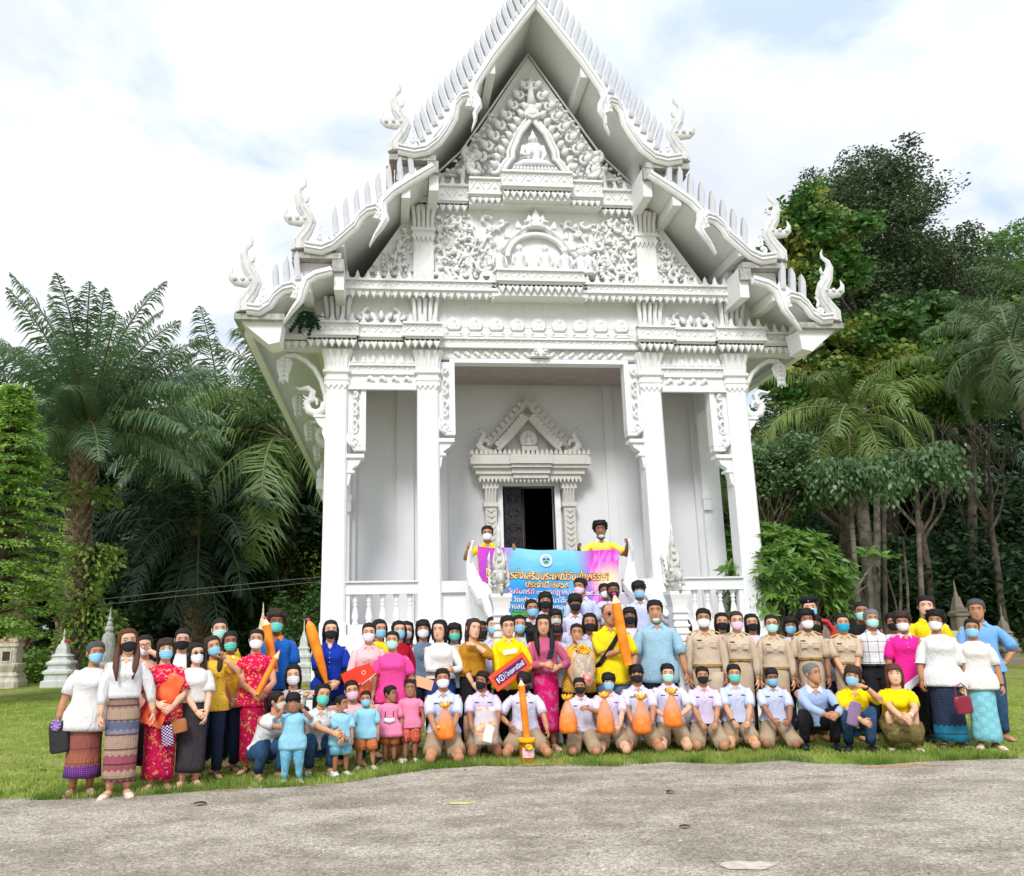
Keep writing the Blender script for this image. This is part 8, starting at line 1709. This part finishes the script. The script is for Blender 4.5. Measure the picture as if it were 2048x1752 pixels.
banner_text('lettering', 'ตำบลนาโต๊ะหมิง อำเภอเมืองตรัง', .19, .78, .115, .10, WHT, NVT, .012)
def disc_part(name, r0, r1, d, m, n=28, u=.478, v=.845):
    mb = MB(); c = bpt(u, v, d)-np.array(o3); P = [(c[0]+r1*math.cos(a), c[1], c[2]+r1*math.sin(a)) for a in np.linspace(0, 2*PI, n+1)[:-1]]
    if r0: Q = [(c[0]+r0*math.cos(a), c[1], c[2]+r0*math.sin(a)) for a in np.linspace(0, 2*PI, n+1)[:-1]]; mb.add(P+Q, [(i, (i+1) % n, n+(i+1) % n, n+i) for i in range(n)])
    else: mb.add(P, [tuple(range(n))])
    mb.build(name, m, bn)
disc_part('emblem_disc', 0, .112, .016, mat('emblem_lilac', C('#C8B8E8'), .5)); disc_part('emblem_ring', .082, .104, .018, mat('emblem_white', (.85, .85, .88), .5)); disc_part('emblem_field', 0, .080, .019, mat('emblem_blue', C('#9CCCEC'), .5))
mb = MB(); c = bpt(.478, .845, .021)-np.array(o3)
mb.add([(c[0]+a*.001, c[1], c[2]+b*.001) for a, b in [(-60, 10), (-35, 40), (-5, 22), (0, 8), (-20, 14), (-45, -5)]], [tuple(range(6))]); mb.add([(c[0]-a*.001, c[1], c[2]+b*.001) for a, b in [(-60, 10), (-35, 40), (-5, 22), (0, 8), (-20, 14), (-45, -5)]], [tuple(range(6))]); mb.build('emblem_hills', mat('emblem_dark', (.03, .03, .05), .5), bn)
mb = MB(); mb.add([(c[0]+a*.001, c[1], c[2]+b*.001) for a, b in [(-45, -25), (0, 0), (45, -25), (30, -50), (0, -62), (-30, -50)]], [tuple(range(6))]); mb.build('emblem_field_green', mat('emblem_green', C('#3F9A4A'), .5), bn)
# ---------------------------------------------------------------- candles
CAN = mat('candle_orange', C('#F07C12'), .4, col2=C('#FA9A2A'), vscale=5, bump=.15, bscale=30, spec=.4); CANT = mat('candle_tip', C('#FBD9A0'), .5); PKW = mat('pink_tip', C('#D43C94'), .5)
def candle(p0, p1, r, label, tip=.10, fluted=True, taper=False):
    p0, p1 = np.array(p0), np.array(p1); d = p1-p0; L = np.linalg.norm(d); d /= L; e = empty('candle', tuple(p0)); tag(e, label, 'candle', 'orange ceremonial candles'); b = MB(); n = 12
    pr = [(0, .75 if taper else 1), (.06, 1), (.5, 1.05), (1-tip, 1.0)] if not taper else [(0, .35), (.2, .75), (.5, 1.05), (.8, 1.1), (1-tip, .9)]
    b.tube([d*L*t for t, _ in pr], [r*q for _, q in pr], n, up=(0, -1, 0)); b.build('wax_body', CAN, e, angle=35)
    b = MB(); b.tube([d*L*(1-tip), d*L*(1-tip*.5), d*L], [r*pr[-1][1], r*.55, r*.22], n, up=(0, -1, 0)); b.build('tapered_tip', CANT if not taper else CAN, e, angle=35)
    b = MB(); b.ball(tuple(d*(L+r*.1)), (r*.34, r*.34, r*.5), 7, 5); b.tube([d*L, d*(L+r*.3)+np.array([-r*.5, 0, r*.1])], [r*.2, r*.12], 5); b.build('wick_flower', PKW, e); return e
candle(atY(514, 1389, 9.62), atY(559, 1302, 9.66), .032, 'short orange candle held slanting by the woman in magenta dress', .16)
candle(atY(548, 1345, 10.15), atY(531, 1238, 10.2), .052, 'upright orange candle rising in front of the man in blue polo', .12)
candle(atY(653, 1366, 10.42), atY(617, 1241, 10.38), .060, 'tall bulging orange candle carried by the woman in royal blue', .08, taper=True)
A = atY(1256, 1330, 10.62); candle(A, atY(1229, 1190, 10.66), .062, 'tallest orange candle held by the man in yellow polo', .12)
g0 = ground(1058, 1526); e0 = np.array([g0[0], g0[1]+.1, 0])
bk = empty('yellow_bucket', tuple(e0)); tag(bk, 'amber transparent bucket with yellow bow and label standing in the grass', 'bucket')
AMB = mat('amber_plastic', (.55, .22, .01), .15, var=.35, vscale=22, spec=.6, trans=.2)
b = MB(); b.lathe([(.085, 0), (.092, .02), (.098, .22), (.102, .225), (.102, .245), (.09, .25)], 0, 0, 20); b.build('pail', AMB, bk, angle=40)
b = MB(); b.lathe([(.104, .225), (.108, .24), (.104, .262), (.03, .268)], 0, 0, 20); b.build('lid', mat('yellow_lid', C('#F5B414'), .4), bk, angle=40)
b = MB(); b.loft([[(.101*math.sin(a)*s_, -.101*math.cos(a)*s_, z) for a in np.linspace(-.75, .75, 8)]+[(.098*math.sin(a)*s_, -.098*math.cos(a)*s_, z) for a in np.linspace(.75, -.75, 8)] for z, s_ in ((.055, .98), (.165, 1.02))]); b.build('paper_label', mat('pale_label', C('#F6DCE0'), .6, col2=C('#F0A8B8'), vscale=18), bk)
b = MB()
for k in range(12): a = k*.52; b.tube([(0, -.108, .175), (.045*math.cos(a), -.135, .175+.03*math.sin(a)), (.02*math.cos(a+.5), -.12, .175+.015*math.sin(a+.5))], [.008, .014, .004], 6)
b.build('ribbon_bow', mat('bow_yellow', C('#FBC82A'), .4), bk, smooth=True)
candle(e0+np.array([0, 0, .262]), e0+np.array([-.045, .02, .262+.66]), .040, 'slim orange candle standing in the amber bucket in front of the kneeling boys', .10)
# ---------------------------------------------------------------- gift bags
def organza():
    t = NT('orange_organza', .5, .3); n = t.noise(14, 4, .6); zc = t.ramp(t.z, [(.02, C('#F5781C')), (.12, C('#F88838')), (.26, C('#FAA070')), (.36, C('#FBA04A'))]); c = t.mix(t.ramp(n, [(.5, (0, 0, 0)), (.7, (.28, .28, .28))]), zc, C('#FFD27A'))
    m = t.done(c); tr = t.N.new('ShaderNodeBsdfTransparent'); mx = t.N.new('ShaderNodeMixShader'); f = t.ramp(t.z, [(.10, (0, 0, 0)), (.24, (.42, .42, .42))]); t.L.new(f, mx.inputs[0]); t.L.new(t.b.outputs[0], mx.inputs[1]); t.L.new(tr.outputs[0], mx.inputs[2]); t.L.new(mx.outputs[0], t.N['Material Output'].inputs[0]); t.bump(n, .6, .02); return m
ORG = organza(); OSOL = mat('orange_cloth', C('#F26A14'), .6, var=.15, vscale=12, bump=.4, bscale=20); BOWO = mat('bow_orange', C('#FBA81C'), .45, col2=C('#FFCF4A'), vscale=20)
def giftbag(px, y0, y1, w, Y, label, rz=0.0, fl=False):
    t, b_ = atY(px, y0, Y), atY(px, y1, Y); h = t[2]-b_[2]; e = empty('gift_bag', tuple(b_), rz); tag(e, label, 'gift bag', 'orange organza gift bags'); r = w/2; g = random.Random(int(px)); b = MB(); n = 20; R = []
    for z, q in [(0, .75), (.03, .95), (.12, 1.0), (.28, 1.02), (.42, .92), (.6, .70), (.75, .46), (.85, .25), (.88, .20)]: R.append([(r*q*math.cos(a)*(1+.05*math.sin(a*5+z*9+px)), r*q*.8*math.sin(a)*(1+.05*math.sin(a*4+px)), h*z) for a in [2*PI*k/n for k in range(n)]])
    b.loft(R); b.build('organza_wrap', ORG, e, smooth=True)
    b = MB(); R = []
    for z, q in [(.01, .70), (.03, .90), (.14, .95), (.26, .93), (.30, .85), (.33, .5)]: R.append([(r*q*math.cos(a)*(1+.04*math.sin(a*3+z*19)), r*q*.78*math.sin(a), h*z) for a in [2*PI*k/n for k in range(n)]])
    b.loft(R); b.build('folded_cloth', OSOL, e, smooth=True)
    b = MB()
    for k in range(9): a = k*.7; q = r*.5; b.box(q*math.cos(a)-.02, q*math.cos(a)+.02, q*math.sin(a)*.6-.015, q*math.sin(a)*.6+.015, h*.3, h*(.42+.1*g.random()))
    b.build('packets', mat('packet_cream', C('#F8D9A0'), .5, col2=C('#F29C3C'), vscale=22), e)
    b = MB()
    for k in range(16):
        a = k*.785; u = .45+.55*(k % 2); b.tube([(0, -.01, h*.88), (r*.45*math.cos(a), -.02+r*.35*math.sin(a), h*(.92+.05*u)), (r*.62*math.cos(a+.25), r*.5*math.sin(a+.25), h*(.97+.05*u)), (r*.2*math.cos(a+.4), r*.2*math.sin(a+.4), h*.94)], [.006, .016, .018, .006], 6)
    b.build('ribbon_bow', BOWO, e, smooth=True)
    if fl: b = MB(); b.ball((-r*.8, -r*.7, h*.36), (.02, .02, .02), 8, 6); b.build('yellow_flower', mat('bow_yellow', C('#FBC82A'), .4), e)
giftbag(891, 1407, 1478, .215, 10.0, 'orange organza gift bag with a yellow flower held by the first kneeling boy', fl=True)
giftbag(1137, 1391, 1466, .215, 10.12, 'orange organza gift bag held at the side by the boy with raised hand')
giftbag(1212, 1387, 1467, .215, 10.2, 'orange organza gift bag held by the kneeling boy with the blue mask')
giftbag(1285, 1391, 1467, .22, 10.2, 'orange organza gift bag in the middle of the kneeling row')
giftbag(1347, 1380, 1454, .23, 10.25, 'round orange organza gift bag held highest by the green masked boy')
CLR = bpy.data.materials.new('clear_film'); CLR.use_nodes = True; _b = CLR.node_tree.nodes['Principled BSDF']; _b.inputs['Base Color'].default_value = (.9, .9, .86, 1); _b.inputs['Alpha'].default_value = .28; _b.inputs['Roughness'].default_value = .12
c = atY(972, 1488, 10.15); e = empty('clear_gift_bag', tuple(c), .1); tag(e, 'clear plastic gift bag with white card and orange contents held by the kneeling boy', 'gift bag')
b = MB(); b.loft([[(sx*w, sy*d, z) for sx, sy in ((-1, -.7), (-.7, -1), (.7, -1), (1, -.7), (1, .7), (.7, 1), (-.7, 1), (-1, .7))] for w, d, z in [(.125, .07, 0), (.14, .08, .03), (.14, .08, .22), (.12, .06, .32), (.115, .012, .40)]]); b.build('film', CLR, e, smooth=True)
b = MB(); g = random.Random(4)
for k in range(16): x, z = g.uniform(-.10, .10), g.uniform(.02, .24); b.box(x-.03, x+.03, g.uniform(-.05, 0), .05, z, z+g.uniform(.03, .07))
b.build('packets', mat('packet_orange', C('#F07A1C'), .45, col2=C('#FBD870'), vscale=16), e)
b = MB(); P = [(-.06, -.086, .05), (.045, -.086, .02), (.085, -.084, .20), (-.01, -.084, .245)]; b.add(P+[(x, y+.003, z) for x, y, z in P], [(0, 1, 2, 3), (7, 6, 5, 4), (0, 4, 5, 1), (1, 5, 6, 2), (2, 6, 7, 3), (3, 7, 4, 0)]); b.build('white_card', mat('white_card', (.8, .8, .78), .6), e)
b = MB(); b.box(-.115, .11, -.02, .02, .375, .42); b.build('red_band', mat('red_print', C('#E0503C'), .5, col2=(.8, .78, .75), vscale=14), e)
c = atY(1167, 1372, 10.62); e = empty('gift_basket', tuple(c)); tag(e, 'clear wrapped gift basket with a yellow bow and woven handle', 'gift basket')
b = MB(); b.loft([[(w*math.cos(a)*(1+.04*math.sin(a*6+z*20)), d*math.sin(a), z) for a in np.linspace(0, 2*PI, 19)[:-1]] for w, d, z in [(.11, .08, 0), (.15, .10, .08), (.165, .11, .25), (.13, .09, .40), (.06, .05, .47), (.04, .04, .49), (.08, .07, .56)]]); b.build('film', CLR, e, smooth=True)
b = MB()
for s in (-1, 1): b.tube([(s*.10, -.05, .06), (s*.145, -.06, .20), (s*.12, -.06, .34), (s*.03, -.05, .44)], [.010]*4, 6); b.tube([(s*.085, -.06, .05), (s*.12, -.07, .2), (s*.10, -.07, .32), (s*.03, -.06, .42)], [.006]*4, 5)
b.lathe([(.09, 0), (.12, .08), (.10, .09)], 0, 0, 14); b.build('wicker_handle', mat('wicker', C('#C89868'), .7), e, smooth=True)
b = MB()
for k in range(14): x, z = g.uniform(-.09, .09), g.uniform(.07, .32); b.lathe([(.022, z), (.024, z+.06), (.012, z+.075)], x, g.uniform(-.05, .03), 8)
b.box(-.05, -.01, -.085, -.06, .22, .29); b.build('jars', mat('jar_gold', C('#D8B04C'), .3, col2=(.75, .7, .6), vscale=18), e)
b = MB()
for k in range(16): a = k*.785; b.tube([(0, -.07, .45), (.06*math.cos(a), -.10, .45+.05*math.sin(a)), (.095*math.cos(a+.3), -.08, .45+.06*math.sin(a+.3)), (.02*math.cos(a+.5), -.08, .45)], [.006, .016, .018, .006], 6)
b.build('ribbon_bow', BOWO, e, smooth=True)
b = MB(); b.ball((.03, -.10, .10), (.05, .03, .04)); b.ball((-.01, -.105, .14), (.02, .01, .025)); b.build('red_flower', mat('flower_red', C('#F06048'), .5, col2=C('#F8A8B8'), vscale=25), e)
# ---------------------------------------------------------------- sign box, envelopes, bags
def rotbox(name, px, py, Y, w, h, d, ang, m, label, cat, rz=0.0, parts=None, group=None):
    c = atY(px, py, Y); e = empty(name, tuple(c)); e.rotation_euler = (0, -ang, rz); tag(e, label, cat, group); return e
e = rotbox('sign_box', 1020, 1343, 10.62, .5, .2, .08, rad(34), None, 'orange presentation box with purple Thai lettered panel held across the chest', 'box')
ORB = mat('box_orange', C('#F4592A'), .45, var=.05); b = MB(); b.box(-.27, .27, -.04, .04, -.105, .105); b.build('box', ORB, e)
b = MB(); b.box(-.22, .22, -.046, -.04, -.052, .06); b.build('purple_panel', mat('panel_purple', C('#5C1E6E'), .4), e)
me = text_mesh('ไทยพาณิชย์', .015); co = np.array([v.co[:] for v in me.vertices]); s_ = .27/(co[:, 0].max()-co[:, 0].min())
for v, p in zip(me.vertices, co): v.co = (-.065+(p[0]-co[:, 0].min())*s_, -.049, -.028+p[1]*s_*1.35)
me.materials.clear(); me.materials.append(WHT); link('lettering', me, e)
b = MB(); b.tube([(-.135+.036*math.cos(a), -.050, .004+.036*math.sin(a)) for a in np.linspace(0, 2*PI, 17)], [.005]*17, 4); b.box(-.14, -.13, -.052, -.048, -.02, .028); b.box(-.083, -.079, -.052, -.048, -.04, .05); b.box(-.20, -.185, -.052, -.048, -.03, .035); b.build('emblem', WHT, e)
REDE = mat('red_envelope', C('#F0402C'), .5, var=.08); OPK = mat('orange_packet', C('#F5501E'), .3, col2=C('#FF7A48'), vscale=7, spec=.5, bump=.3, bscale=12)
for k in range(5):
    e = rotbox('envelope', 704+k*7, 1352-k*1.5, 10.28-.02*k, .2, .13, .006, rad(24+k*3), None, ['lowest red envelope in the fan held by the pale pink bloused woman', 'second red envelope from the left in the fan', 'middle red envelope of the fan', 'fourth red envelope of the fan, under the front one', 'front red envelope with white print on top of the fan'][k], 'envelope', -.25, group='red envelopes fanned in one hand')
    b = MB(); b.box(-.12, .10, -.003, .003, -.075, .075); b.build('paper', REDE, e); b = MB(); b.box(-.121, .101, -.0045, .0045, -.079, -.074); b.build('white_edge', WHT, e)
    if k == 4: b = MB(); b.tube([(-.02+.022*math.cos(a), -.006, .02+.022*math.sin(a)) for a in np.linspace(0, 2*PI, 13)], [.003]*13, 4); b.build('print_mark', WHT, e)
e = rotbox('orange_bag', 722, 1372, 10.32, .2, .2, .05, rad(-4), None, 'bundle of orange plastic hanging below the red envelopes', 'bag'); b = MB(); b.loft([[(w*math.cos(a)*(1+.1*math.sin(a*4)), .035*math.sin(a), z) for a in np.linspace(0, 2*PI, 15)[:-1]] for w, z in [(.07, .12), (.11, .05), (.12, -.05), (.09, -.14), (.03, -.17)]]); b.build('plastic', OPK, e, smooth=True)
e = rotbox('orange_packet', 340, 1378, 9.02, .2, .3, .02, rad(-30), None, 'glossy orange plastic packet clutched upright against the magenta dress', 'packet', group='orange packets carried with the magenta dress'); b = MB(); b.loft([[(w*math.cos(a), .018*math.sin(a), z) for a in np.linspace(0, 2*PI, 15)[:-1]] for w, z in [(.05, .16), (.09, .13), (.105, 0), (.10, -.10), (.085, -.14)]]); b.build('plastic', OPK, e, smooth=True)
e = rotbox('orange_packet', 310, 1428, 8.98, .2, .2, .02, rad(-20), None, 'flat orange packet with red printed emblem held low by the magenta dress', 'packet', group='orange packets carried with the magenta dress'); b = MB(); b.box(-.11, .11, -.008, .008, -.115, .115); b.build('plastic', OPK, e); b = MB(); b.prism([(-.06, -.05), (.05, -.06), (.06, .04), (0, .07), (-.055, .05)], -.012, -.008); b.build('red_print', mat('print_red', C('#D81828'), .5), e); b = MB(); b.tube([(-.01+.022*math.cos(a), -.014, .02+.022*math.sin(a)) for a in np.linspace(0, 2*PI, 13)], [.004]*13, 4); b.build('emblem', WHT, e)
def pouch(px, py, Y, w, h, m, label, ang=0.0, strap=None, name='pouch', cat='pouch'):
    e = rotbox(name, px, py, Y, 0, 0, 0, rad(ang), None, label, cat); b = MB(); b.loft([[(w*q*math.copysign(abs(math.cos(a))**.7, math.cos(a)), .03*math.sin(a), z*h) for a in np.linspace(0, 2*PI, 17)[:-1]] for q, z in [(.42, -.5), (.5, -.42), (.5, .3), (.44, .48), (.4, .5)]]); b.build('body', m, e, smooth=True)
    if strap:
        b = MB(); P = [np.array(atY(x, y, Y+dy))-np.array(e.location) for x, y, dy in strap]; P = [np.array((p[0]*math.cos(rad(ang))+p[2]*math.sin(rad(ang))*-1, p[1], p[2]*math.cos(rad(ang))+p[0]*math.sin(rad(ang)))) for p in P]; P = [np.array(Matrix.Rotation(rad(ang), 3, 'Y') @ Vector(np.array(atY(x, y, Y+dy))-np.array(e.location))) for x, y, dy in strap]
        b.tube(P, [.007]*len(P), 6); b.build('strap', m, e)
    return e
CHK = cloth('checked_pouch', 'geo', C('#3A2458'), C('#D8C8DC'), 52)
pouch(335, 1471, 8.98, .12, .2, CHK, 'purple checked pouch dangling below the orange packets', 8)
pouch(1708, 1428, 9.85, .15, .28, cloth('checked_pouch_pink', 'geo', C('#4A3070'), C('#C8A8C0'), 50), 'checked purple drink pouch in the squatting woman\'s hand', -18)
BLKL = mat('black_leather', (.02, .022, .022), .35, spec=.5, bump=.3, bscale=30)
pouch(118, 1474, 8.85, .19, .30, BLKL, 'black handbag with a lilac scarf knot hanging from the far left woman\'s arm', 8, [(108, 1450, 0), (118, 1425, 0), (128, 1412, .05), (133, 1430, 0), (130, 1450, 0)], 'handbag', 'handbag')
pouch(358, 1452, 9.0, .16, .13, mat('tan_leather', C('#A8683C'), .45, spec=.4), 'small tan clutch on a thin long strap beside the charcoal skirt', 12, [(348, 1442, 0), (352, 1425, 0), (362, 1385, .12), (370, 1340, .2)], 'clutch', 'handbag')
pouch(1927, 1410, 9.75, .22, .20, mat('maroon_leather', C('#8A2038'), .35, spec=.5), 'dark red curved handbag between the two white bloused women', 5, [(1913, 1395, 0), (1910, 1375, 0), (1921, 1366, .02), (1932, 1375, 0), (1938, 1398, 0)], 'handbag', 'handbag')
c = atY(112, 1450, 8.8); b = MB()
for k in range(8): b.tube([(0, 0, 0), (.04*math.cos(k*.9), -.01, .045*math.sin(k*.9)), (.05*math.cos(k*.9+.5), 0, .06*math.sin(k*.9+.5))], [.006, .014, .004], 5)
tag(b.build('scarf_knot', mat('lilac_cloth', C('#A888D0'), .6), loc=tuple(c)), 'small lilac scarf knot tied on the black handbag', 'scarf')
c = atY(848, 1366, 10.35); e = empty('paper_fan', tuple(c)); e.rotation_euler = (0, rad(18), 0); tag(e, 'pale orange paper packet sticking out behind the pink eyelet blouse', 'paper'); b = MB(); b.box(-.11, .11, -.01, .01, -.06, .06); b.build('paper', mat('peach_paper', C('#F2B088'), .6), e)
c = atY(1101, 1309, 10.62); e = empty('phone', tuple(c)); e.rotation_euler = (rad(40), 0, rad(10)); tag(e, 'dark smartphone in the dusty pink bloused woman\'s hand', 'phone'); b = MB(); b.box(-.038, .038, -.004, .004, -.075, .075); b.build('case', mat('phone_blue', (.03, .05, .08), .3), e); b = MB(); b.box(-.034, .034, .004, .0055, -.07, .07); b.build('screen', mat('phone_screen', (.01, .01, .015), .1), e)
c = atY(1020, 1303, 10.66); e = empty('paper_slip', tuple(c)); e.rotation_euler = (0, rad(-10), 0); tag(e, 'white paper slip on the yellow shirted woman\'s chest', 'paper'); b = MB(); b.box(-.09, .09, -.002, .002, -.028, .028); b.build('paper', mat('white_card', (.8, .8, .78), .6), e)
# wristbands and watches
def band(J, s, m, name, t=.94):
    a0, el, wv = J['arm'][s]; q = el*(1-t)+wv*t; d = (wv-el)/np.linalg.norm(wv-el); b = MB(); H = J['H']; b.tube([q-d*.006*H, q+d*.006*H], [.0195*H]*2, 10); b.build(name, m, J['root'])
GLD = mat('gold', C('#D8B050'), .25, metal=.8); WBK = mat('watch_black', (.015, .015, .02), .3)
for J, s, m in [(A50, 1, mat('red_thread', C('#D06050'), .6)), (A52, 1, GLD), (A51, 1, WBK), (A9, 1, WHT), (F13, 1, WHT), (KB[8], -1, WBK), (A2, 1, GLD), (A43, 1, WBK), (F12, 1, WBK), (A21, 1, GLD)]: band(J, s, m, 'wristband')
# white mask on a lanyard on the little girl's chest
J = K4; H = J['H']; b = MB(); b.tube([(-.07*H, -.10*H, .56*H), (0, -.125*H, .55*H), (.07*H, -.10*H, .56*H)], [(.03*H, .012*H)]*3, 8, up=(0, -1, 0)); b.build('hanging_mask', MASK['white'], J['root'], smooth=True)
b = MB()
for s in (-1, 1): b.tube([(s*.06*H, -.09*H, .57*H), (s*.05*H, -.085*H, .66*H), (s*.04*H, -.04*H, .73*H)], [.005*H]*3, 5)
b.build('lanyard', BLACKC, J['root'])
# white flashes on the hot pink polo, chest bars, ribbons
J = A48; H = J['H']; b = MB()
for k in range(3): b.tube([(-.10*H+.03*H*k, -.112*H, .40*H), (.03*H+.02*H*k, -.115*H, .50*H+.0*k), (.11*H, -.085*H, .56*H-.03*H*k)], [(.011*H, .002*H)]*3, 5, up=(0, -1, 0))
b.build('white_stripes', WHT, J['root'])
for J in (A34, A36, A38, A40, A43):
    H = J['H']; b = MB(); q = J['P']+J['up']*J['L']*.80-J['right']*.052*H+J['fw']*.086*H*(1 if J is A34 else 1.0); b.tube([q-J['right']*.018*H, q+J['right']*.018*H], [(.005*H, .003*H)]*2, 4); b.build('name_plate', WBK, J['root'])
# red carnation clipped behind the girl, hair clip
J = K5; b = MB(); b.ball((.13*J['H'], .0, .60*J['H']), (.03, .03, .035)); b.build('red_clip', mat('clip_red', C('#D01830'), .5), J['root'])
for J in (K5,): 
    hb = MB(); hh = J['hh']
    for s in (-1, 1): hb.ball(J['T']((s*.27*hh, .05*hh, .42*hh)), (.11*hh, .11*hh, .11*hh), 9, 6)
    hb.build('hair_buns', HAIR['k'], J['root'], smooth=True)
